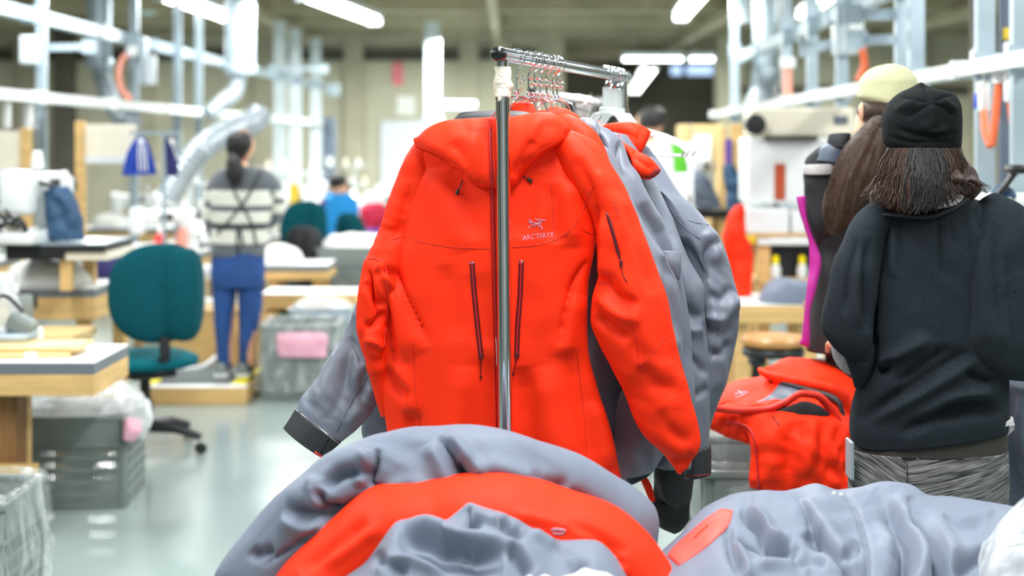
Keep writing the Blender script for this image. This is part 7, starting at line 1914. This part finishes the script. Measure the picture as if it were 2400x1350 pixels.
cloth_tube('ponytail', [(535, 362, 562, 366, Y2 - .09, Y2 - .09, .03, .03), (530, 385, 570, 390, Y2 - .12, Y2 - .12, .035, .03), (532, 410, 568, 412, Y2 - .13, Y2 - .13, .035, .03), (540, 432, 562, 434, Y2 - .13, Y2 - .13, .025, .02)], 'hair_black', w3, nr=30, nl=36)
# seated blue vest
Y3 = 13.0
w4 = thing('person', 'person with short black hair in bright blue vest seated at a sewing table', 'person', (P(795, 0, Y3).x, Y3, 0))
person_body(w4, (P(795, 0, Y3).x, Y3, -.40), 1.68, .1, sit=True, arms=(((.13, .04, .63), (.08, .2, .66)), ((-.13, .04, .63), (-.08, .2, .66))))
cloth_tube('vest', [(772, 452, 815, 452, Y3, Y3, .05, .05), (758, 466, 832, 464, Y3, Y3, .1, .07), (752, 490, 842, 488, Y3, Y3, .12, .1), (750, 530, 840, 530, Y3, Y3, .12, .1), (746, 565, 842, 565, Y3, Y3, .13, .12), (748, 620, 842, 620, Y3, Y3, .13, .12)], 'sky_blue_cloth', w4, nr=40, nl=40, wr=(.006, 4, 6))
cloth_tube('sleeve', [(752, 468, 775, 466, Y3 - .03, Y3 - .03, .05, .05), (744, 490, 764, 494, Y3 - .03, Y3 - .03, .05, .05), (734, 516, 756, 522, Y3 + .02, Y3 + .02, .045, .045), (728, 524, 748, 532, Y3 + .1, Y3 + .1, .04, .04)], 'purple_cloth', w4, nr=24, nl=24)
cloth_tube('hair', [(780, 406, 802, 406, Y3, Y3, .03, .03), (770, 418, 812, 416, Y3, Y3, .085, .06), (770, 430, 812, 430, Y3, Y3, .09, .06), (776, 440, 806, 441, Y3, Y3, .07, .04)], 'hair_black', w4, nr=30, nl=24)
t = thing('stool', 'plain stool under the person in the blue vest', 'stool', (P(795, 0, Y3).x, Y3, 0), local=True)
MB().lathe([(.16, .38), (.17, .40), (.17, .42), (.15, .43)], 20).build('seat', 'black_cloth', t, True)
for k in range(4):
    a = k * 1.57 + .78
    MB().tube([(.1 * math.cos(a), .1 * math.sin(a), .38), (.17 * math.cos(a), .17 * math.sin(a), 0)], .012, 8).build('leg', 'chrome_soft', t, True)
# two heads beyond the rack
for (px, py, Y, hm_, top, lb) in ((1530, 252, 10.8, 'hair_black', 'light_jersey', 'dark-haired person in pale top standing beyond the clear hangers'), (1420, 232, 8.6, 'hair_black', 'black_cloth', 'dark-haired person mostly hidden behind the far end of the rack')):
    H = HC - (py - HZ) * Y / FPX
    x = P(px, 0, Y).x
    w5 = thing('person', lb, 'person', (x, Y, 0), 'people half hidden beyond the rack')
    person_body(w5, (x, Y, 0), H, .9 if px > 1500 else .2, arms=(((.12, .05, .62), (.07, .2, .62)), ((-.12, .05, .62), (-.07, .2, .62))))
    k = FPX / Y
    yy = lambda z: HZ + (HC - z) * k
    wsh = .2 * k
    cloth_tube('top', [(px - .07 * k, yy(H * .85), px + .07 * k, yy(H * .85), Y, Y, .06, .06), (px - wsh, yy(H * .81), px + wsh, yy(H * .81), Y, Y, .1, .1), (px - wsh * 1.15, yy(H * .7), px + wsh * 1.15, yy(H * .7), Y, Y, .13, .13), (px - wsh, yy(H * .5), px + wsh, yy(H * .5), Y, Y, .13, .13)], top, w5, nr=36, nl=30, wr=(.005, 5, 4))
    cloth_tube('trousers', [(px - wsh * .95, yy(H * .52), px + wsh * .95, yy(H * .52), Y, Y, .12, .12), (px - wsh * .85, yy(H * .25), px + wsh * .85, yy(H * .25), Y, Y, .09, .09), (px - wsh * .8, yy(.02), px + wsh * .8, yy(.02), Y, Y, .07, .07)], 'navy_dark', w5, nr=30, nl=20)
    r = .108 * k
    cloth_tube('hair', [(px - r * .4, py - 2, px + r * .4, py - 2, Y, Y, .04, .04), (px - r, py + r * .45, px + r, py + r * .45, Y, Y, .115, .115), (px - r * 1.05, py + r * 1.0, px + r * 1.0, py + r * 1.0, Y, Y, .12, .12), (px - r * .9, py + r * 1.45, px + r * .55, py + r * 1.4, Y, Y, .115, .06)], hm_, w5, nr=30, nl=24)

# ------------------------------------------------------------------ right middle distance
Yc = 8.5
def bx(t, nm, a, b, c, d, y0, y1, m, bev=.008):
    p, q = P(a, d, Yc), P(b, c, Yc)
    return MB().box(p.x, q.x, y0, y1, p.z, q.z, bev).build(nm, m, t)
t = thing('white_machine', 'large white sewing workstation cabinet behind the women', 'machine', (P(1870, 0, Yc).x, Yc, 1.05))
bx(t, 'body', 1752, 1995, 322, 478, Yc, Yc + .35, 'white_plastic', .02)
bx(t, 'top_panel', 1762, 2010, 252, 318, Yc + .05, Yc + .3, 'cream_board', .02)
bx(t, 'drawer', 1745, 1843, 488, 545, Yc - .1, Yc + .35, 'white_plastic', .012)
bx(t, 'drawer', 1848, 1960, 492, 545, Yc - .1, Yc + .35, 'white_plastic', .012)
bx(t, 'dark_ledge', 1790, 1912, 318, 330, Yc - .06, Yc, 'dark_steel', .004)
bx(t, 'brown_strip', 1815, 1840, 384, 468, Yc - .012, Yc, 'brown_strip', .003)
bx(t, 'slot', 1958, 1990, 272, 290, Yc + .03, Yc + .05, 'grey_panel', .003)
MB().lathe([(.004, -.05), (.06, -.045), (.065, 0), (.06, .03), (.004, .035)], 24, T(*P(1770, 292, Yc - .03)) @ RX(math.pi / 2)).build('reel', 'black_plastic', t, True)
bx(t, 'slot_cover', 1985, 2010, 415, 450, Yc - .01, Yc, 'salmon_hose', .003)
t = thing('cabinet_stand', 'pine frame carrying the white workstation cabinet', 'stand', (P(1850, 0, Yc).x, Yc, 0))
for a in (1772, 1955, 2010):
    x = P(a, 0, Yc).x
    MB().box(x, x + .075, Yc - .06, Yc + .02, 0, P(0, 546, Yc).z, .004).build('post', 'pine', t)
    MB().box(x, x + .075, Yc + .25, Yc + .33, 0, P(0, 546, Yc).z, .004).build('post', 'pine', t)
bx(t, 'shelf', 1772, 2030, 650, 668, Yc - .08, Yc + .35, 'pine'); bx(t, 'white_rail', 1770, 2030, 556, 572, Yc - .10, Yc - .06, 'white_plastic')
bx(t, 'top_board', 1750, 2040, 545, 553, Yc - .1, Yc + .36, 'pine')
t = thing('black_bin', 'black open bin on the pine shelf under the white cabinet', 'bin', tuple(P(1860, 650, Yc)))
bx(t, 'front', 1806, 1945, 578, 650, Yc + .02, Yc + .06, 'black_plastic'); bx(t, 'back', 1806, 1945, 578, 650, Yc + .26, Yc + .3, 'black_plastic')
bx(t, 'base', 1806, 1945, 644, 650, Yc + .06, Yc + .26, 'black_plastic', 0)
o = MB().box(P(1748, 0, Yc).x, P(1766, 0, Yc).x, Yc - .1, Yc, P(0, 568, Yc).z, P(0, 550, Yc).z, .005).build('yellow_box', 'yellow_label'); tag(o, 'small yellow box hung left of the pine frame', 'box')
for (a, lb) in ((1818, 'small yellow bottle left on the pine shelf'), (1880, 'small yellow bottle right on the pine shelf')):
    t = thing('bottle', lb, 'bottle', tuple(P(a, 650, 8.45)), 'yellow bottles on the pine shelf')
    c = P(a, 650, 8.45)
    MB().lathe([(.03, 0), (.032, .05), (.02, .08)], 14, T(*c)).build('flask', 'white_plastic', t, True); MB().lathe([(.02, .08), (.02, .12), (.01, .13)], 12, T(*c)).build('cap', 'yellow_tape', t, True)
table('low white table in front of the pine frame at right', P(1700, 0, 7.7).x, P(1930, 0, 7.7).x, 7.6, 8.2, .72, edge='pine', apron=.05)
heap('grey_jacket_pile', 'grey jackets heaped on the low table behind the stool', 'garment', P(1850, 0, 7.4).x + .1, 7.75, .722, .2, .15, .12, 'grey_cloth', 21, amp=.02)
t = thing('red_garment', 'red jacket draped in a lump on the low table at right', 'garment', tuple(P(1730, 620, 8.0)))
cloth_tube('cloth', [(1722, 482, 1742, 480, 8.1, 8.1, .04, .04), (1708, 505, 1748, 500, 8.1, 8.1, .08, .06), (1698, 545, 1746, 545, 8.1, 8.1, .1, .08), (1696, 580, 1762, 578, 8.1, 8.1, .11, .08), (1698, 610, 1766, 600, 8.1, 8.1, .1, .08), (1702, 700, 1760, 700, 8.05, 8.05, .08, .08)], 'red_shell', t, nr=40, nl=50, wr=(.016, 5, 8))
# stool
x, y = P(1812, 0, 6.6).x, 6.6
t = thing('stool', 'round stool with worn tan seat and black frame behind the red jackets', 'stool', (x, y, 0), local=True)
MB().lathe([(.02, .635), (.13, .64), (.148, .655), (.148, .675), (.135, .69), (.02, .694)], 36).build('seat', 'tan_leather', t, True)
MB().lathe([(.14, .60), (.145, .625), (.14, .634)], 36).build('seat_ring', 'black_plastic', t, True)
for k in range(4):
    a = k * 1.5708 + .5
    MB().tube([(.10 * math.cos(a), .10 * math.sin(a), .60), (.18 * math.cos(a), .18 * math.sin(a), 0)], .013, 10).build('leg', 'black_plastic', t, True)
MB().tube([(.15 * math.cos(a), .15 * math.sin(a), .25) for a in np.linspace(0, 6.28, 28)[:-1]], .008, 8, closed=True).build('foot_ring', 'chrome_soft', t, True)
MB().tube([(.02 * math.cos(a), .02 * math.sin(a), .25 + .35 * a / 31.4) for a in np.linspace(0, 31.4, 60)], .006, 6).build('screw', 'chrome_soft', t, True)
MB().box(-.12, -.05, -.1, .0, .56, .60, .01).build('bracket', 'black_plastic', t); MB().box(.05, .13, -.08, .02, .56, .60, .01).build('bracket', 'black_plastic', t)
# left of the cabinet
Yd = 9.6
t = thing('machine_stand', 'black-edged machine stand with pine post left of the white cabinet', 'stand', (P(1680, 0, Yd).x, Yd, 0))
p, q = P(1600, 512, Yd), P(1716, 492, Yd)
MB().box(p.x, q.x, Yd, Yd + .5, p.z, q.z, .004).build('black_case', 'black_plastic', t)
for a in (1610, 1700):
    xx = P(a, 0, Yd).x
    MB().box(xx - .035, xx + .035, Yd + .05, Yd + .12, 0, p.z, .004).build('pine_post', 'pine', t); MB().box(xx - .035, xx + .035, Yd + .36, Yd + .43, 0, p.z, .004).build('pine_post', 'pine', t)
sewing_machine('white sewing machine on the stand left of the white cabinet', (P(1640, 0, Yd).x, Yd + .25, q.z + .001), 1.2, 1.1)
t = thing('grey_bag', 'dark grey cloth bag left of the navy one by the white cabinet', 'bag', tuple(P(1655, 488, 9.5)), 'cloth bags by the right machines')
cloth_tube('bag', [(1618, 402, 1645, 400, 9.5, 9.5, .03, .03), (1612, 425, 1662, 420, 9.5, 9.5, .06, .05), (1620, 460, 1680, 455, 9.5, 9.5, .07, .05), (1632, 490, 1690, 488, 9.5, 9.5, .06, .05)], 'grey_panel', t, nr=30, nl=30, wr=(.01, 6, 5))
t = thing('navy_bag', 'navy cloth bag hanging left of the white cabinet', 'bag', tuple(P(1722, 450, 9.4)), 'cloth bags by the right machines')
cloth_tube('bag', [(1694, 386, 1720, 384, 9.4, 9.4, .03, .03), (1694, 410, 1732, 408, 9.4, 9.4, .05, .05), (1698, 435, 1742, 432, 9.4, 9.4, .06, .05), (1702, 452, 1742, 450, 9.4, 9.4, .05, .05), (1702, 490, 1738, 490, 9.4, 9.4, .05, .05)], 'navy_cloth', t, nr=30, nl=30, wr=(.01, 6, 5))
t = thing('pine_upright', 'golden pine upright boards left of the white cabinet', 'board', (P(1728, 0, 9.9).x, 9.9, 0))
MB().box(P(1712, 0, 9.9).x, P(1742, 0, 9.9).x, 9.9, 9.94, 0, P(0, 290, 9.9).z, .004).build('board', 'pine', t); MB().box(P(1688, 0, 9.9).x, P(1702, 0, 9.9).x, 9.9, 9.94, 0, P(0, 300, 9.9).z, .004).build('board', 'pine', t)
MB().box(P(1700, 0, 9.9).x, P(1714, 0, 9.9).x, 9.88, 9.9, P(0, 400, 9.9).z, P(0, 325, 9.9).z).build('lilac_strip', 'purple_cloth', t)
t = thing('yellow_crate', 'pale yellow carton beyond the clear hangers', 'carton', (P(1645, 0, 11).x, 11.1, .762), 'cartons beyond the rack')
MB().box(P(1595, 0, 11).x, P(1698, 0, 11).x, 10.96, 11.3, .762, P(0, 292, 11).z, .01).build('carton', 'ply', t); MB().box(P(1625, 0, 11).x, P(1665, 0, 11).x, 10.95, 10.96, P(0, 372, 11).z, P(0, 315, 11).z).build('label', 'paper', t)
t = thing('white_cabinet', 'white box cabinet behind the fanned grey sleeves', 'cabinet', (P(1595, 0, 7.8).x, 7.8, 0))
MB().box(P(1548, 0, 7.8).x, P(1628, 0, 7.8).x, 7.8, 8.2, 0, P(0, 405, 7.8).z, .01).build('body', 'white_plastic', t)
MB().box(P(1552, 0, 7.8).x, P(1624, 0, 7.8).x, 7.785, 7.8, P(0, 520, 7.8).z, P(0, 412, 7.8).z, .004).build('door', 'white_plastic', t)
MB().box(P(1612, 0, 7.8).x, P(1618, 0, 7.8).x, 7.77, 7.785, P(0, 480, 7.8).z, P(0, 455, 7.8).z, .002).build('handle', 'chrome_soft', t)
heap('green_bag', 'bright green bag on the white cabinet behind the clear hangers', 'bag', P(1582, 0, 7.8).x, 7.98, P(0, 405, 7.8).z + .001, .09, .1, .16, 'bright_green', 4, amp=.01)
heap('white_bag', 'white bag beside the green one on the white cabinet', 'bag', P(1555, 0, 7.8).x, 7.9, P(0, 405, 7.8).z + .001, .07, .07, .2, 'white_cloth', 5, amp=.01)
# machine with black arm at the right edge
t = thing('sewing_station', 'white machine with black arm and blue cloth at the right edge', 'machine', (P(2400, 0, 4.9).x, 4.9, 0))
a = P(2385, 462, 4.9)
MB().box(a.x - .02, a.x + .5, 4.85, 5.3, a.z - .04, a.z, .01).build('top', 'white_plastic', t); MB().box(a.x - .02, a.x + .5, 4.84, 5.3, a.z - .09, a.z - .04, .004).build('edge', 'black_plastic', t)
for k in (0.02, .44): MB().box(a.x + k, a.x + k + .05, 4.9, 4.95, 0, a.z - .09).build('leg', 'galvanised', t); MB().box(a.x + k, a.x + k + .05, 5.2, 5.25, 0, a.z - .09).build('leg', 'galvanised', t)
MB().tube(path([tuple(P(2332, 462, 4.85)), tuple(P(2360, 430, 4.85)), tuple(P(2380, 405, 4.85)), tuple(P(2410, 395, 4.85))], 16), [.012] * 16, 10).build('arm', 'black_plastic', t, True)
MB().box(P(2362, 0, 4.85).x, P(2420, 0, 4.85).x, 4.8, 4.9, P(0, 408, 4.85).z, P(0, 386, 4.85).z, .012).build('lamp_head', 'black_plastic', t, True)
cloth_tube('blue_cloth', [(2335, 435, 2352, 428, 4.9, 4.9, .01, .01), (2325, 455, 2370, 440, 4.9, 4.9, .03, .03), (2326, 466, 2385, 460, 4.9, 4.9, .03, .03)], 'navy_cloth', t, nr=24, nl=20)
# garments hanging on the second rack
GS = 'garments on the second rack'
for k, (a, b, m1, lb) in enumerate(((1205, 5.62, 'grey_cloth', 'blue grey jacket shoulder on the second rack behind the hangers'), (1370, 6.3, 'red_lining', 'dark red jacket on the second rack left of the clear hangers'), (1385, 6.6, 'red_shell', 'bright red jacket on the second rack behind the dark red one'))):
    t = thing('hung_garment', lb, 'jacket', tuple(P(a, 700, b)), GS)
    yt = HZ + (HC - 1.66) * FPX / b
    w_ = .22 * FPX / b
    cloth_tube('body', [(a - 22, yt, a + 22, yt, b, b, .03, .03), (a - w_ * .6, yt + 22, a + w_ * .6, yt + 22, b, b, .05, .05), (a - w_, yt + 60, a + w_, yt + 60, b, b, .06, .05), (a - w_, yt + 300, a + w_, yt + 300, b, b, .06, .05), (a - w_ * 1.05, yt + 480, a + w_ * 1.05, yt + 480, b, b, .06, .05)], m1, t, nr=44, nl=50, wr=(.008, 5, k + 3))
    c = P(a, 0, b).x
    cloth_tube('hood', [(a - 26, yt - 8, a + 26, yt - 8, b, b, .04, .03), (a - 34, yt + 8, a + 34, yt + 8, b - .01, b - .01, .06, .04), (a - 30, yt + 34, a + 30, yt + 34, b - .02, b - .02, .06, .03)], m1, t, nr=36, nl=20)
    MB().tube(path([(c, b, 1.66), (c, b, 1.74), (c + .02, b, 1.79), (c + .035, b, 1.8)], 12), .003, 8).build('hanger_hook', 'chrome', t, True)
for k in range(5):
    y = 6.5 + .09 * k
    copy_tree(c0, (0.08 + .32 * (y - 5.5) / 1.5, y, 1.80), -.2, ['first', 'second', 'third', 'fourth', 'last'][k] + ' pale hanger on the second rack counted from its near side', 'pale hangers on the second rack')
